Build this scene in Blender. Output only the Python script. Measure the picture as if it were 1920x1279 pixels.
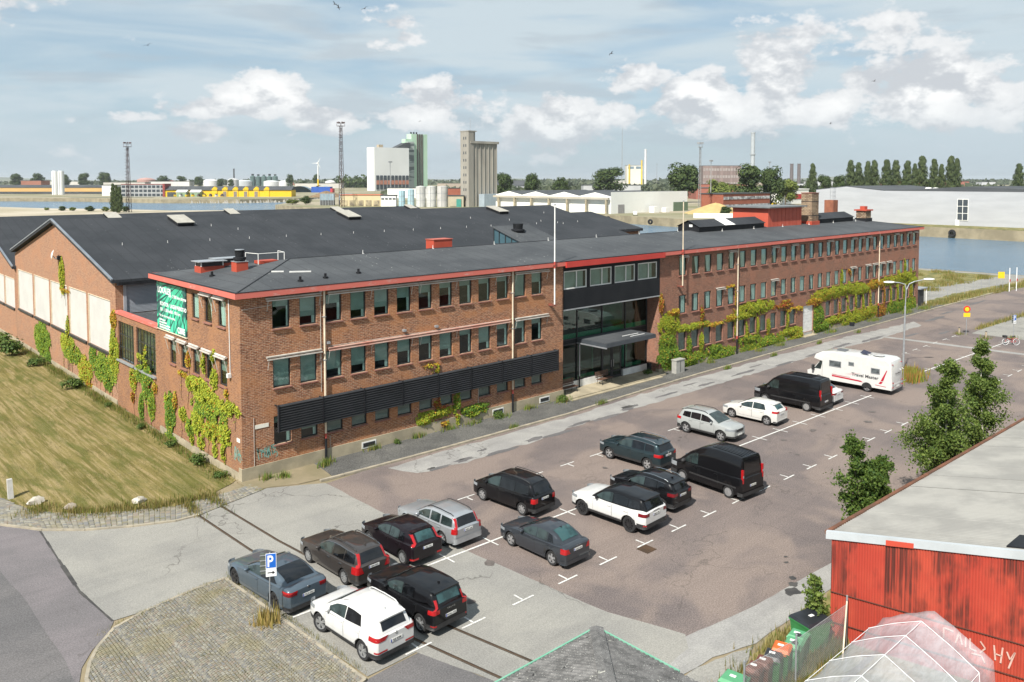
import bpy, math, random
from mathutils import Vector, Matrix

for o in list(bpy.data.objects):
 bpy.data.objects.remove(o, do_unlink=True)
SC = bpy.context.scene
COL = SC.collection
rnd = random.Random(7)
R = math.radians

# ---------------------------------------------------------------- camera
# World: X runs along the long brick facade, Y along its gable side, Z up, origin at the building corner.
cam_d = bpy.data.cameras.new('camera')
cam = bpy.data.objects.new('camera', cam_d)
COL.objects.link(cam)
SC.camera = cam
cam_d.sensor_width = 36.0
cam_d.lens = 28.856
cam_d.shift_y = -0.1134
cam_d.clip_start = 0.5
cam_d.clip_end = 60000
cam.location = (-19.45, -43.59, 17.0)
cam.rotation_euler = (R(90) - 0.055, 0, R(47.465) - R(90))

# ---------------------------------------------------------------- sky and sun
SUN_EL = 47.0
SUN_TO = Vector((-0.944, -0.33, 0)).normalized()          # horizontal direction towards the sun
world = bpy.data.worlds.new('World')
SC.world = world
world.use_nodes = True
world.cycles.sampling_method = 'MANUAL'
world.cycles.sample_map_resolution = 512
wn, wl = world.node_tree.nodes, world.node_tree.links
wn.clear()

def nd(nodes, t, **kw):
 n = nodes.new(t)
 for k, v in kw.items():
  if k == 'ins':
   for i, x in v.items():
    n.inputs[i].default_value = x
  else:
   setattr(n, k, v)
 return n

def build_sky():
 out = nd(wn, 'ShaderNodeOutputWorld')
 bg = nd(wn, 'ShaderNodeBackground', ins={'Strength': 0.052})
 wl.new(bg.outputs[0], out.inputs[0])
 sky = nd(wn, 'ShaderNodeTexSky', sky_type='NISHITA', sun_disc=False)
 sky.sun_elevation = R(SUN_EL)
 sky.sun_rotation = math.atan2(SUN_TO.x, SUN_TO.y)
 sky.air_density = 1.0
 sky.dust_density = 0.6
 sky.ozone_density = 1.6
 tc = nd(wn, 'ShaderNodeTexCoord')

 def vmath(op, a, b):
  n = nd(wn, 'ShaderNodeVectorMath', operation=op)
  for i, x in enumerate((a, b)):
   if x is None:
    continue
   if hasattr(x, 'links'):
    wl.new(x, n.inputs[i])
   else:
    n.inputs[i].default_value = x
  return n.outputs['Value' if op in ('LENGTH', 'DOT_PRODUCT') else 'Vector']

 def mth(op, a, b=0.0, clamp=False):
  n = nd(wn, 'ShaderNodeMath', operation=op, use_clamp=clamp)
  for i, x in enumerate((a, b)):
   if hasattr(x, 'links'):
    wl.new(x, n.inputs[i])
   else:
    n.inputs[i].default_value = x
  return n.outputs[0]

 def rng(x, a, b, lo=0.0, hi=1.0, smooth=True):
  n = nd(wn, 'ShaderNodeMapRange', interpolation_type='SMOOTHSTEP' if smooth else 'LINEAR')
  wl.new(x, n.inputs[0])
  for i, v in enumerate((a, b, lo, hi)):
   n.inputs[i + 1].default_value = v
  return n.outputs[0]

 def noise(vec, scale, detail=8, rough=0.55, dist=0.0):
  n = nd(wn, 'ShaderNodeTexNoise', ins={'Scale': scale, 'Detail': detail, 'Roughness': rough, 'Distortion': dist})
  wl.new(vec, n.inputs['Vector'])
  return n.outputs['Fac']

 def mix(f, a, b):
  n = nd(wn, 'ShaderNodeMix', data_type='RGBA')
  if hasattr(f, 'links'):
   wl.new(f, n.inputs[0])
  else:
   n.inputs[0].default_value = f
  for i, x in ((6, a), (7, b)):
   if hasattr(x, 'links'):
    wl.new(x, n.inputs[i])
   else:
    n.inputs[i].default_value = (*x, 1)
  return n.outputs[2]

 d = tc.outputs['Generated']
 sep = nd(wn, 'ShaderNodeSeparateXYZ')
 wl.new(d, sep.inputs[0])
 el = sep.outputs['Z']
 col = mix(0.55, sky.outputs[0], (3.3, 5.3, 6.9))
 # thin high veil, drawn out sideways
 veil = noise(vmath('MULTIPLY', d, (2.2, 2.2, 13.0)), 1.6, 4, 0.5, 0.5)
 veil = rng(veil, 0.35, 0.61, 0.28, 0.94)
 col = mix(veil, col, (6.2, 7.15, 7.7))
 # grey middle bank
 bank = noise(vmath('ADD', vmath('MULTIPLY', d, (4.0, 4.0, 24.0)), (3.1, 1.7, 0.4)), 1.5, 4, 0.55, 0.2)
 bank = rng(bank, 0.52, 0.70, 0.0, 0.55)
 col = mix(bank, col, (4.75, 5.45, 6.05))
 # cumulus: noise plus a bias where heaps stand
 heaps = [((.862, .497, .112), .060, .060, .35), ((.885, .46, .085), .10, .030, .30), ((.82, .562, .095), .070, .044, .34), ((.80, .59, .078), .11, .026, .28), ((.930, .35, .095), .12, .046, .35),
    ((.90, .42, .160), .13, .036, .19), ((.712, .699, .062), .075, .048, .33), ((.69, .72, .035), .10, .022, .24), ((.43, .898, .100), .062, .030, .30), ((.40, .91, .082), .08, .016, .24), ((.56, .81, .172), .040, .034, .24),
    ((.50, .863, .070), .055, .026, .30), ((.615, .782, .095), .09, .034, .30), ((.57, .82, .075), .12, .020, .25), ((.772, .624, .125), .060, .030, .24), ((.36, .93, .05), .10, .016, .20), ((.27, .96, .07), .08, .014, .18),
    ((-.6, .7, .15), .2, .06, .28), ((.3, -.9, .2), .25, .07, .28), ((-.8, -.5, .22), .22, .07, .26), ((.98, -.1, .14), .16, .05, .30), ((-.1, .98, .12), .14, .045, .26), ((.1, .99, .2), .2, .05, .24)]
 bias = None
 for c, sh, sv, amp in heaps:
  c = Vector(c).normalized()
  q = vmath('MULTIPLY', vmath('SUBTRACT', d, tuple(c)), (1 / sh, 1 / sh, 1 / sv))
  b = rng(vmath('LENGTH', q, None), 0.10, 1.45, amp, 0.0)
  bias = b if bias is None else mth('MAXIMUM', bias, b)
 p = vmath('MULTIPLY', d, (11.0, 11.0, 19.0))
 n1 = noise(p, 1.25, 8, 0.60, 0.0)
 n2 = noise(vmath('ADD', p, (-0.16, -0.06, 0.30)), 1.25, 5, 0.58, 0.0)
 cov = mth('ADD', n1, bias)
 mask = rng(cov, 0.62, 0.715)
 lit = rng(mth('SUBTRACT', n1, n2), -0.12, 0.08)
 body = rng(cov, 0.70, 0.95, 0.0, 1.0)
 shade = mix(mth('MULTIPLY', lit, mth('ADD', mth('MULTIPLY', body, 0.45), 0.55)), (6.1, 6.4, 6.8), (10.6, 10.6, 10.5))
 mask = mth('MULTIPLY', mask, rng(el, 0.0, 0.03, 0.6, 0.95))
 col = mix(mask, col, shade)
 # paler towards the horizon
 col = mix(rng(el, 0.0, 0.10, 0.6, 0.0), col, (4.9, 5.9, 6.6))
 wl.new(col, bg.inputs[0])

build_sky()
sun_d = bpy.data.lights.new('sun', 'SUN')
sun_d.energy = 4.1
sun_d.angle = R(1.4)
sun_d.color = (1.0, 0.95, 0.87)
sun = bpy.data.objects.new('sun', sun_d)
COL.objects.link(sun)
sun_vec = Vector((SUN_TO.x * math.cos(R(SUN_EL)), SUN_TO.y * math.cos(R(SUN_EL)), math.sin(R(SUN_EL))))
sun.rotation_euler = sun_vec.to_track_quat('Z', 'Y').to_euler()
sun.location = (0, 0, 80)

vs = SC.view_settings
vs.view_transform = 'Standard'
vs.look = 'None'
vs.exposure = 0.98
vs.gamma = 1.0
vs.use_curve_mapping = False
SC.cycles.max_bounces = 4
SC.cycles.transparent_max_bounces = 12

# ---------------------------------------------------------------- helpers

class MB:
 """collects faces, then builds one mesh object"""

 def __init__(s):
  s.v, s.f, s.m, s.c = [], [], [], []

 def add(s, vs, fs, mi=0):
  b = len(s.v)
  s.v.extend(tuple(p) for p in vs)
  for f in fs:
   s.f.append(tuple(b + i for i in f))
   s.m.append(mi)
  return s

 def box(s, x0, y0, z0, x1, y1, z1, mi=0):
  x0, x1 = min(x0, x1), max(x0, x1)
  y0, y1 = min(y0, y1), max(y0, y1)
  z0, z1 = min(z0, z1), max(z0, z1)
  return s.add([(x0, y0, z0), (x1, y0, z0), (x1, y1, z0), (x0, y1, z0), (x0, y0, z1), (x1, y0, z1), (x1, y1, z1), (x0, y1, z1)],
      [(0, 3, 2, 1), (4, 5, 6, 7), (0, 1, 5, 4), (1, 2, 6, 5), (2, 3, 7, 6), (3, 0, 4, 7)], mi)

 def prism(s, poly, off, mi=0, mi_side=None):
  """closed 3D polygon extruded by a vector"""
  n = len(poly)
  off = Vector(off)
  a = [Vector(p) for p in poly]
  vs = a + [p + off for p in a]
  b = len(s.v)
  s.v.extend(tuple(p) for p in vs)
  s.f.append(tuple(b + i for i in reversed(range(n)))); s.m.append(mi)
  s.f.append(tuple(b + n + i for i in range(n))); s.m.append(mi)
  for i in range(n):
   j = (i + 1) % n
   s.f.append((b + i, b + j, b + n + j, b + n + i)); s.m.append(mi if mi_side is None else mi_side)
  return s

 def cyl(s, x, y, z0, z1, r, n=12, r2=None, mi=0):
  r2 = r if r2 is None else r2
  vs, fs = [], []
  for i in range(n):
   a = 2 * math.pi * i / n
   vs.append((x + r * math.cos(a), y + r * math.sin(a), z0))
  for i in range(n):
   a = 2 * math.pi * i / n
   vs.append((x + r2 * math.cos(a), y + r2 * math.sin(a), z1))
  for i in range(n):
   j = (i + 1) % n
   fs.append((i, j, n + j, n + i))
  fs.append(tuple(reversed(range(n))))
  fs.append(tuple(range(n, 2 * n)))
  return s.add(vs, fs, mi)

 def tube(s, p, q, r, n=6, r2=None, mi=0):
  p, q = Vector(p), Vector(q)
  d = q - p
  if d.length < 1e-6:
   return s
  d.normalize()
  u = d.orthogonal().normalized()
  w = d.cross(u)
  r2 = r if r2 is None else r2
  vs = []
  for c, rr in ((p, r), (q, r2)):
   for i in range(n):
    a = 2 * math.pi * i / n
    vs.append(c + (u * math.cos(a) + w * math.sin(a)) * rr)
  fs = [(i, (i + 1) % n, n + (i + 1) % n, n + i) for i in range(n)]
  fs.append(tuple(reversed(range(n))))
  fs.append(tuple(range(n, 2 * n)))
  return s.add(vs, fs, mi)

 def path(s, pts, r, n=6, mi=0):
  for a, b in zip(pts, pts[1:]):
   s.tube(a, b, r, n, mi=mi)
  return s

 def lathe(s, prof, n=16, axis='z', c=(0, 0, 0), mi=0):
  """prof: (radius, height) points, spun about an axis through c"""
  vs, fs = [], []
  for r, h in prof:
   for i in range(n):
    a = 2 * math.pi * i / n
    x, y = r * math.cos(a), r * math.sin(a)
    vs.append({'z': (c[0] + x, c[1] + y, c[2] + h), 'x': (c[0] + h, c[1] + x, c[2] + y), 'y': (c[0] + x, c[1] + h, c[2] + y)}[axis])
  for k in range(len(prof) - 1):
   for i in range(n):
    j = (i + 1) % n
    fs.append((k * n + i, k * n + j, k * n + n + j, k * n + n + i))
  return s.add(vs, fs, mi)

 def grid(s, rows, mi=0, flip=False):
  """rows of equal length -> quads"""
  n = len(rows[0])
  b = len(s.v)
  for r in rows:
   s.v.extend(tuple(p) for p in r)
  for i in range(len(rows) - 1):
   for j in range(n - 1):
    f = (b + i * n + j, b + i * n + j + 1, b + (i + 1) * n + j + 1, b + (i + 1) * n + j)
    s.f.append(f[::-1] if flip else f)
    s.m.append(mi)
  return s

 def mesh(s, name, mats, smooth=None):
  me = bpy.data.meshes.new(name)
  me.from_pydata(s.v, [], s.f)
  if not isinstance(mats, (list, tuple)):
   mats = [mats]
  for m in mats:
   me.materials.append(m)
  if len(mats) > 1:
   me.polygons.foreach_set('material_index', s.m)
  if smooth is not None:
   me.polygons.foreach_set('use_smooth', [True] * len(me.polygons))
   if smooth < 179:
    me.set_sharp_from_angle(angle=R(smooth))
  me.update()
  return me

 def build(s, name, mats, parent=None, loc=(0, 0, 0), rz=0.0, smooth=None):
  return link(name, s.mesh(name, mats, smooth), parent, loc, rz)

def link(name, data, parent=None, loc=(0, 0, 0), rz=0.0):
 o = bpy.data.objects.new(name, data)
 COL.objects.link(o)
 o.location = loc
 o.rotation_euler = (0, 0, rz)
 if parent is not None:
  o.parent = parent
 return o

def tag(o, label=None, cat=None, group=None, kind=None):
 if label:
  o['label'] = label
 if cat:
  o['category'] = cat
 if group:
  o['group'] = group
 if kind:
  o['kind'] = kind
 return o

def thing(name, label, cat, loc=(0, 0, 0), rz=0.0, group=None):
 return tag(link(name, None, None, loc, rz), label, cat, group)

def struct(o):
 o['kind'] = 'structure'
 return o

KIDS = {}

def copy_tree(o, parent=None):
 c = o.copy()
 COL.objects.link(c)
 c.parent = parent
 for ch in o.children:
  copy_tree(ch, c)
 return c

# ---------------------------------------------------------------- materials
MATS = {}

def new_mat(name):
 m = bpy.data.materials.new(name)
 m.use_nodes = True
 nt = m.node_tree
 return m, nt, nt.nodes, nt.links, nt.nodes['Principled BSDF']

def c4(c):
 return (c[0], c[1], c[2], 1.0)

def mixrgb(N, L, f, a, b, mode='MIX'):
 n = N.new('ShaderNodeMix')
 n.data_type = 'RGBA'
 n.blend_type = mode
 if hasattr(f, 'links'):
  L.new(f, n.inputs[0])
 else:
  n.inputs[0].default_value = f
 for i, x in ((6, a), (7, b)):
  if hasattr(x, 'links'):
   L.new(x, n.inputs[i])
  else:
   n.inputs[i].default_value = c4(x)
 return n.outputs[2]

def nmap(N, L, x, a, b, lo=0.0, hi=1.0):
 n = N.new('ShaderNodeMapRange')
 n.interpolation_type = 'SMOOTHSTEP'
 L.new(x, n.inputs[0])
 for i, v in enumerate((a, b, lo, hi)):
  n.inputs[i + 1].default_value = v
 return n.outputs[0]

def nnoise(N, L, vec, scale, detail=5, rough=0.6, dist=0.0):
 n = N.new('ShaderNodeTexNoise')
 n.inputs['Scale'].default_value = scale
 n.inputs['Detail'].default_value = detail
 n.inputs['Roughness'].default_value = rough
 n.inputs['Distortion'].default_value = dist
 L.new(vec, n.inputs['Vector'])
 return n.outputs['Fac']

def nscale(N, L, vec, s, off=(0, 0, 0)):
 n = N.new('ShaderNodeMapping')
 n.inputs['Scale'].default_value = s
 n.inputs['Location'].default_value = off
 L.new(vec, n.inputs['Vector'])
 return n.outputs[0]

def npos(N, L, obj=False):
 if obj:
  return N.new('ShaderNodeTexCoord').outputs['Object']
 return N.new('ShaderNodeNewGeometry').outputs['Position']

def nbump(N, L, h, strength, dist, bsdf):
 b = N.new('ShaderNodeBump')
 b.inputs['Strength'].default_value = strength
 b.inputs['Distance'].default_value = dist
 L.new(h, b.inputs['Height'])
 L.new(b.outputs[0], bsdf.inputs['Normal'])

def M(name, c1, c2=None, scale=1.5, rough=0.8, bump=0.0, bscale=20, metal=0.0, spec=0.4, coat=0.0, stretch=(1, 1, 1), obj=False, lo=0.35, hi=0.65, detail=6):
 """general two-tone procedural material"""
 if name in MATS:
  return MATS[name]
 m, nt, N, L, b = new_mat(name)
 c2 = c2 or tuple(x * 0.82 for x in c1)
 pos = npos(N, L, obj)
 v = nscale(N, L, pos, stretch)
 f = nmap(N, L, nnoise(N, L, v, scale, detail), lo, hi)
 L.new(mixrgb(N, L, f, c1, c2), b.inputs['Base Color'])
 b.inputs['Roughness'].default_value = rough
 b.inputs['Metallic'].default_value = metal
 b.inputs['Specular IOR Level'].default_value = spec
 b.inputs['Coat Weight'].default_value = coat
 b.inputs['Coat Roughness'].default_value = 0.03
 if bump:
  nbump(N, L, nnoise(N, L, v, bscale, 4), bump, 0.02, b)
 MATS[name] = m
 return m

def asphalt(name, c1, c2, grain=0.35, gscale=22, blot=0.35, crack=0.5, patch=None):
 """fine aggregate speckle, broad stains and hairline cracks"""
 m, nt, N, L, b = new_mat(name)
 pos = npos(N, L)
 f = nmap(N, L, nnoise(N, L, pos, blot, 4, 0.62, 0.4), 0.36, 0.64)
 col = mixrgb(N, L, f, c1, c2)
 if patch:
  f2 = nmap(N, L, nnoise(N, L, nscale(N, L, pos, (1, 1, 1), (31, 7, 0)), 0.13, 3, 0.55, 0.8), 0.47, 0.60)
  col = mixrgb(N, L, f2, col, patch)
 # tyre-worn streaks along the lanes
 st = nnoise(N, L, nscale(N, L, pos, (0.05, 0.9, 1)), 1.1, 3, 0.6)
 col = mixrgb(N, L, nmap(N, L, st, 0.45, 0.75, 0.0, 0.22), col, tuple(x * 0.62 for x in c2))
 g = nnoise(N, L, pos, gscale, 3, 0.75)
 gl = nmap(N, L, g, 0.30, 0.72, 1 - grain, 1 + grain)
 mul = N.new('ShaderNodeVectorMath')
 mul.operation = 'SCALE'
 L.new(col, mul.inputs[0])
 L.new(gl, mul.inputs['Scale'])
 col = mul.outputs[0]
 if crack:
  vo = N.new('ShaderNodeTexVoronoi')
  vo.feature = 'DISTANCE_TO_EDGE'
  vo.inputs['Scale'].default_value = 0.16
  wv = N.new('ShaderNodeVectorMath')
  wv.operation = 'ADD'
  nz = N.new('ShaderNodeTexNoise')
  nz.inputs['Scale'].default_value = 0.7
  nz.inputs['Detail'].default_value = 3
  L.new(pos, nz.inputs['Vector'])
  sc = N.new('ShaderNodeVectorMath')
  sc.operation = 'SCALE'
  sc.inputs['Scale'].default_value = 3.0
  L.new(nz.outputs['Color'], sc.inputs[0])
  L.new(pos, wv.inputs[0])
  L.new(sc.outputs[0], wv.inputs[1])
  L.new(wv.outputs[0], vo.inputs['Vector'])
  ln = nmap(N, L, vo.outputs['Distance'], 0.0, 0.010, 1.0, 0.0)
  where = nmap(N, L, nnoise(N, L, pos, 0.11, 3), 0.47, 0.58)
  mm = N.new('ShaderNodeMath')
  mm.operation = 'MULTIPLY'
  L.new(ln, mm.inputs[0])
  L.new(where, mm.inputs[1])
  m2 = N.new('ShaderNodeMath')
  m2.operation = 'MULTIPLY'
  L.new(mm.outputs[0], m2.inputs[0])
  m2.inputs[1].default_value = crack
  col = mixrgb(N, L, m2.outputs[0], col, (0.05, 0.045, 0.04))
 L.new(col, b.inputs['Base Color'])
 b.inputs['Roughness'].default_value = 0.92
 b.inputs['Specular IOR Level'].default_value = 0.25
 nbump(N, L, g, 0.35, 0.01, b)
 MATS[name] = m
 return m

def brick_mat(name, c1, c2, mortar, blot=None, w=0.29, h=0.095, ms=0.013, dark=0.5):
 m, nt, N, L, b = new_mat(name)
 pos = npos(N, L)
 sp = N.new('ShaderNodeSeparateXYZ')
 L.new(pos, sp.inputs[0])
 ad = N.new('ShaderNodeMath')
 ad.operation = 'ADD'
 L.new(sp.outputs[0], ad.inputs[0])
 L.new(sp.outputs[1], ad.inputs[1])
 cb = N.new('ShaderNodeCombineXYZ')
 L.new(ad.outputs[0], cb.inputs[0])
 L.new(sp.outputs[2], cb.inputs[1])
 br = N.new('ShaderNodeTexBrick')
 br.offset = 0.5
 br.inputs['Scale'].default_value = 1.0
 br.inputs['Brick Width'].default_value = w
 br.inputs['Row Height'].default_value = h
 br.inputs['Mortar Size'].default_value = ms
 br.inputs['Mortar Smooth'].default_value = 0.2
 br.inputs['Bias'].default_value = 0.0
 br.inputs['Color1'].default_value = c4(c1)
 br.inputs['Color2'].default_value = c4(c2)
 br.inputs['Mortar'].default_value = c4(mortar)
 L.new(cb.outputs[0], br.inputs['Vector'])
 # second, coarser random tone per few bricks
 n1 = nnoise(N, L, nscale(N, L, cb.outputs[0], (4.0, 13.0, 1)), 1.0, 2, 0.7)
 col = mixrgb(N, L, nmap(N, L, n1, 0.42, 0.70, 0.0, dark), br.outputs['Color'], tuple(x * 0.28 for x in c2))
 n2 = nnoise(N, L, nscale(N, L, pos, (1, 1, 1.6)), 0.42, 5, 0.6, 0.6)
 col = mixrgb(N, L, nmap(N, L, n2, 0.45, 0.66, 0.0, 0.5), col, blot or tuple(x * 0.7 for x in c1))
 L.new(col, b.inputs['Base Color'])
 b.inputs['Roughness'].default_value = 0.9
 b.inputs['Specular IOR Level'].default_value = 0.2
 nbump(N, L, br.outputs['Fac'], -0.5, 0.012, b)
 MATS[name] = m
 return m

def glass_mat(name, tint=(0.5, 0.62, 0.6), refl=0.06, rough=0.01):
 m = bpy.data.materials.new(name)
 m.use_nodes = True
 N, L = m.node_tree.nodes, m.node_tree.links
 N.clear()
 out = N.new('ShaderNodeOutputMaterial')
 mx = N.new('ShaderNodeMixShader')
 tr = N.new('ShaderNodeBsdfTransparent')
 gl = N.new('ShaderNodeBsdfGlossy')
 fr = N.new('ShaderNodeLayerWeight')
 pw = N.new('ShaderNodeMath')
 pw.operation = 'POWER'
 pw.inputs[1].default_value = 4.5
 L.new(fr.outputs['Facing'], pw.inputs[0])
 ad = N.new('ShaderNodeMath')
 ad.operation = 'ADD'
 ad.use_clamp = True
 tr.inputs[0].default_value = c4(tint)
 gl.inputs['Roughness'].default_value = rough
 gl.inputs['Color'].default_value = (0.92, 0.95, 0.95, 1)
 ad.inputs[1].default_value = refl
 # old panes are never quite flat
 bp = N.new('ShaderNodeBump')
 bp.inputs['Strength'].default_value = 0.06
 bp.inputs['Distance'].default_value = 0.02
 L.new(nnoise(N, L, npos(N, L), 0.9, 2), bp.inputs['Height'])
 L.new(bp.outputs[0], gl.inputs['Normal'])
 L.new(pw.outputs[0], ad.inputs[0])
 L.new(ad.outputs[0], mx.inputs[0])
 L.new(tr.outputs[0], mx.inputs[1])
 L.new(gl.outputs[0], mx.inputs[2])
 L.new(mx.outputs[0], out.inputs[0])
 MATS[name] = m
 return m

def leaf_mat(name, attr=False, c1=(0.05, 0.10, 0.02), c2=(0.12, 0.17, 0.03), trans=0.25):
 m, nt, N, L, b = new_mat(name)
 if attr:
  a = N.new('ShaderNodeAttribute')
  a.attribute_name = 'tone'
  col = a.outputs['Color']
 else:
  g = N.new('ShaderNodeNewGeometry')
  col = mixrgb(N, L, g.outputs['Random Per Island'], c1, c2)
 L.new(col, b.inputs['Base Color'])
 b.inputs['Roughness'].default_value = 0.6
 b.inputs['Specular IOR Level'].default_value = 0.25
 tr = N.new('ShaderNodeBsdfTranslucent')
 L.new(col, tr.inputs[0])
 mx = N.new('ShaderNodeMixShader')
 mx.inputs[0].default_value = trans
 L.new(b.outputs[0], mx.inputs[1])
 L.new(tr.outputs[0], mx.inputs[2])
 L.new(mx.outputs[0], N['Material Output'].inputs[0])
 MATS[name] = m
 return m

def paint(name, col, metal=0.0, rough=0.35, flake=0.0):
 m, nt, N, L, b = new_mat(name)
 f = nnoise(N, L, npos(N, L, True), 3.0, 4)
 L.new(mixrgb(N, L, nmap(N, L, f, 0.3, 0.7), col, tuple(x * 0.93 for x in col)), b.inputs['Base Color'])
 b.inputs['Metallic'].default_value = metal
 b.inputs['Roughness'].default_value = rough
 b.inputs['Specular IOR Level'].default_value = 0.08
 b.inputs['Coat Weight'].default_value = 0.65 if max(col) < 0.02 else 1.0
 b.inputs['Coat Roughness'].default_value = 0.03
 MATS[name] = m
 return m

TEXTS = {}

def text_mesh(body, size, mat, extrude=0.0, bold=0.0):
 """lettering as a mesh in its own XY plane, anchored left on the base line"""
 cu = bpy.data.curves.new('lettering', 'FONT')
 cu.body = body
 cu.size = size
 cu.extrude = extrude
 cu.offset = bold
 cu.resolution_u = 3
 ob = bpy.data.objects.new('lettering', cu)
 COL.objects.link(ob)
 dg = bpy.context.evaluated_depsgraph_get()
 me = bpy.data.meshes.new_from_object(ob.evaluated_get(dg))
 bpy.data.objects.remove(ob)
 bpy.data.curves.remove(cu)
 me.materials.clear()
 me.materials.append(mat)
 return me

def text_width(me):
 xs = [v.co.x for v in me.vertices]
 return (min(xs), max(xs)) if xs else (0, 0)

# shared plain materials
WHITE = M('white_paint', (0.72, 0.72, 0.69), (0.62, 0.62, 0.60), 2.0, 0.6)
CREAM = M('cream_paint', (0.66, 0.58, 0.44), (0.52, 0.44, 0.33), 1.2, 0.6)
BLACKP = M('black_paint', (0.011, 0.012, 0.014), (0.017, 0.018, 0.021), 1.5, 0.6, spec=0.2)
FRAME = M('dark_frame', (0.022, 0.024, 0.026), (0.03, 0.032, 0.034), 3, 0.45)
GALV = M('galvanised_steel', (0.42, 0.44, 0.46), (0.33, 0.35, 0.37), 3, 0.45, metal=0.5)
STEEL = M('brushed_steel', (0.55, 0.56, 0.57), (0.45, 0.46, 0.48), 3, 0.35, metal=0.8)
RUBBER = M('rubber', (0.014, 0.014, 0.015), (0.022, 0.022, 0.023), 9, 0.85, obj=True)
REDTRIM = M('red_fascia_paint', (0.42, 0.075, 0.055), (0.36, 0.055, 0.045), 0.8, 0.65)

# ---------------------------------------------------------------- the ground and the water
PINK = asphalt('pink_asphalt', (0.165, 0.135, 0.124), (0.128, 0.108, 0.104), 0.36, 17, 0.22, 0.38, patch=(0.195, 0.157, 0.138))
GREYA = asphalt('grey_asphalt', (0.255, 0.248, 0.225), (0.215, 0.21, 0.195), 0.20, 17, 0.25, 0.6)
LIGHTA = asphalt('worn_concrete', (0.285, 0.28, 0.265), (0.235, 0.23, 0.222), 0.18, 15, 0.5, 0.5)
PURPLE = asphalt('mauve_asphalt', (0.165, 0.150, 0.155), (0.135, 0.126, 0.130), 0.26, 17, 0.3, 0.6)
DARKA = asphalt('dark_asphalt', (0.135, 0.128, 0.128), (0.105, 0.102, 0.104), 0.28, 17, 0.3, 0.6)
GRAVEL = asphalt('gravelled_asphalt', (0.115, 0.113, 0.105), (0.085, 0.084, 0.08), 0.45, 13, 0.5, 0.0)
DIRT = M('dry_dirt', (0.26, 0.21, 0.14), (0.17, 0.145, 0.085), 0.35, 0.95, 0.4, 9, lo=0.3, hi=0.7, detail=9)
SANDG = M('pale_sand', (0.42, 0.37, 0.29), (0.30, 0.26, 0.18), 0.03, 0.95, 0.3, 2, detail=9)
KERB = M('granite_kerb', (0.33, 0.29, 0.22), (0.24, 0.215, 0.17), 1.6, 0.9, 0.4, 14)
CONC = M('old_concrete', (0.37, 0.32, 0.225), (0.265, 0.232, 0.165), 0.8, 0.92, 0.35, 9, detail=9)
LINE = M('road_marking_paint', (0.60, 0.60, 0.575), (0.30, 0.285, 0.265), 6.0, 0.7, lo=0.42, hi=0.80, detail=9)
TAR = M('tar_patch', (0.035, 0.034, 0.034), (0.065, 0.062, 0.058), 1.3, 0.75, 0.4, 12)

def lawn_mat():
 m, nt, N, L, b = new_mat('mown_dry_grass')
 pos = npos(N, L)
 # mowing swaths run away from the camera beside the wall
 sw = nscale(N, L, pos, (1.15, 0.035, 1))
 s1 = nnoise(N, L, sw, 1.6, 4, 0.55, 0.25)
 s2 = nnoise(N, L, nscale(N, L, pos, (3.6, 0.16, 1)), 1.5, 5, 0.6)
 br = nnoise(N, L, nscale(N, L, pos, (1.6, 0.35, 1)), 0.5, 6, 0.65, 0.4)
 col = mixrgb(N, L, nmap(N, L, s1, 0.38, 0.62), (0.125, 0.108, 0.034), (0.195, 0.160, 0.062))
 col = mixrgb(N, L, nmap(N, L, s2, 0.46, 0.60, 0.0, 0.85), col, (0.275, 0.215, 0.110))
 col = mixrgb(N, L, nmap(N, L, br, 0.46, 0.62, 0.0, 0.65), col, (0.078, 0.090, 0.020))
 fl = nnoise(N, L, pos, 5.5, 4, 0.8)
 col = mixrgb(N, L, nmap(N, L, fl, 0.55, 0.70, 0.0, 0.75), col, (0.05, 0.058, 0.014))
 wh = nnoise(N, L, nscale(N, L, pos, (1, 1, 1), (9, 4, 0)), 7.0, 3, 0.8)
 col = mixrgb(N, L, nmap(N, L, wh, 0.68, 0.74, 0.0, 0.9), col, (0.45, 0.42, 0.33))
 L.new(col, b.inputs['Base Color'])
 b.inputs['Roughness'].default_value = 1.0
 b.inputs['Specular IOR Level'].default_value = 0.1
 nbump(N, L, fl, 0.8, 0.06, b)
 return m

LAWN = lawn_mat()
DRYGRASS = M('dry_rough_grass', (0.23, 0.19, 0.075), (0.085, 0.095, 0.025), 0.55, 1.0, 0.8, 8, lo=0.32, hi=0.66, detail=10)

def sheet(name, pts, z, mat, jit=0.0, sub=0.0, seed=1, thick=0.0):
 """flat polygon, its outline optionally ragged"""
 rr = random.Random(seed)
 out = []
 n = len(pts)
 for i in range(n):
  a, b = Vector(pts[i]), Vector(pts[(i + 1) % n])
  k = max(1, int((b - a).length / sub)) if sub else 1
  for j in range(k):
   p = a.lerp(b, j / k)
   if jit:
    p += Vector((rr.uniform(-jit, jit), rr.uniform(-jit, jit)))
   out.append((p.x, p.y, z))
 mb = MB()
 if thick:
  mb.prism([(x, y, z - thick) for x, y, z in out], (0, 0, thick))
 else:
  mb.add(out, [tuple(range(len(out)))])
 o = mb.build(name, mat)
 # always face up
 if o.data.polygons[0].normal.z < 0 and not thick:
  o.data.flip_normals()
 return o

def blob(x, y, rx, ry, n=14, seed=0, rot=0.0):
 rr = random.Random(seed)
 pts = []
 for i in range(n):
  a = 2 * math.pi * i / n
  k = rr.uniform(0.62, 1.12)
  u, v = rx * k * math.cos(a), ry * k * math.sin(a)
  pts.append((x + u * math.cos(rot) - v * math.sin(rot), y + u * math.sin(rot) + v * math.cos(rot)))
 return pts

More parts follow.
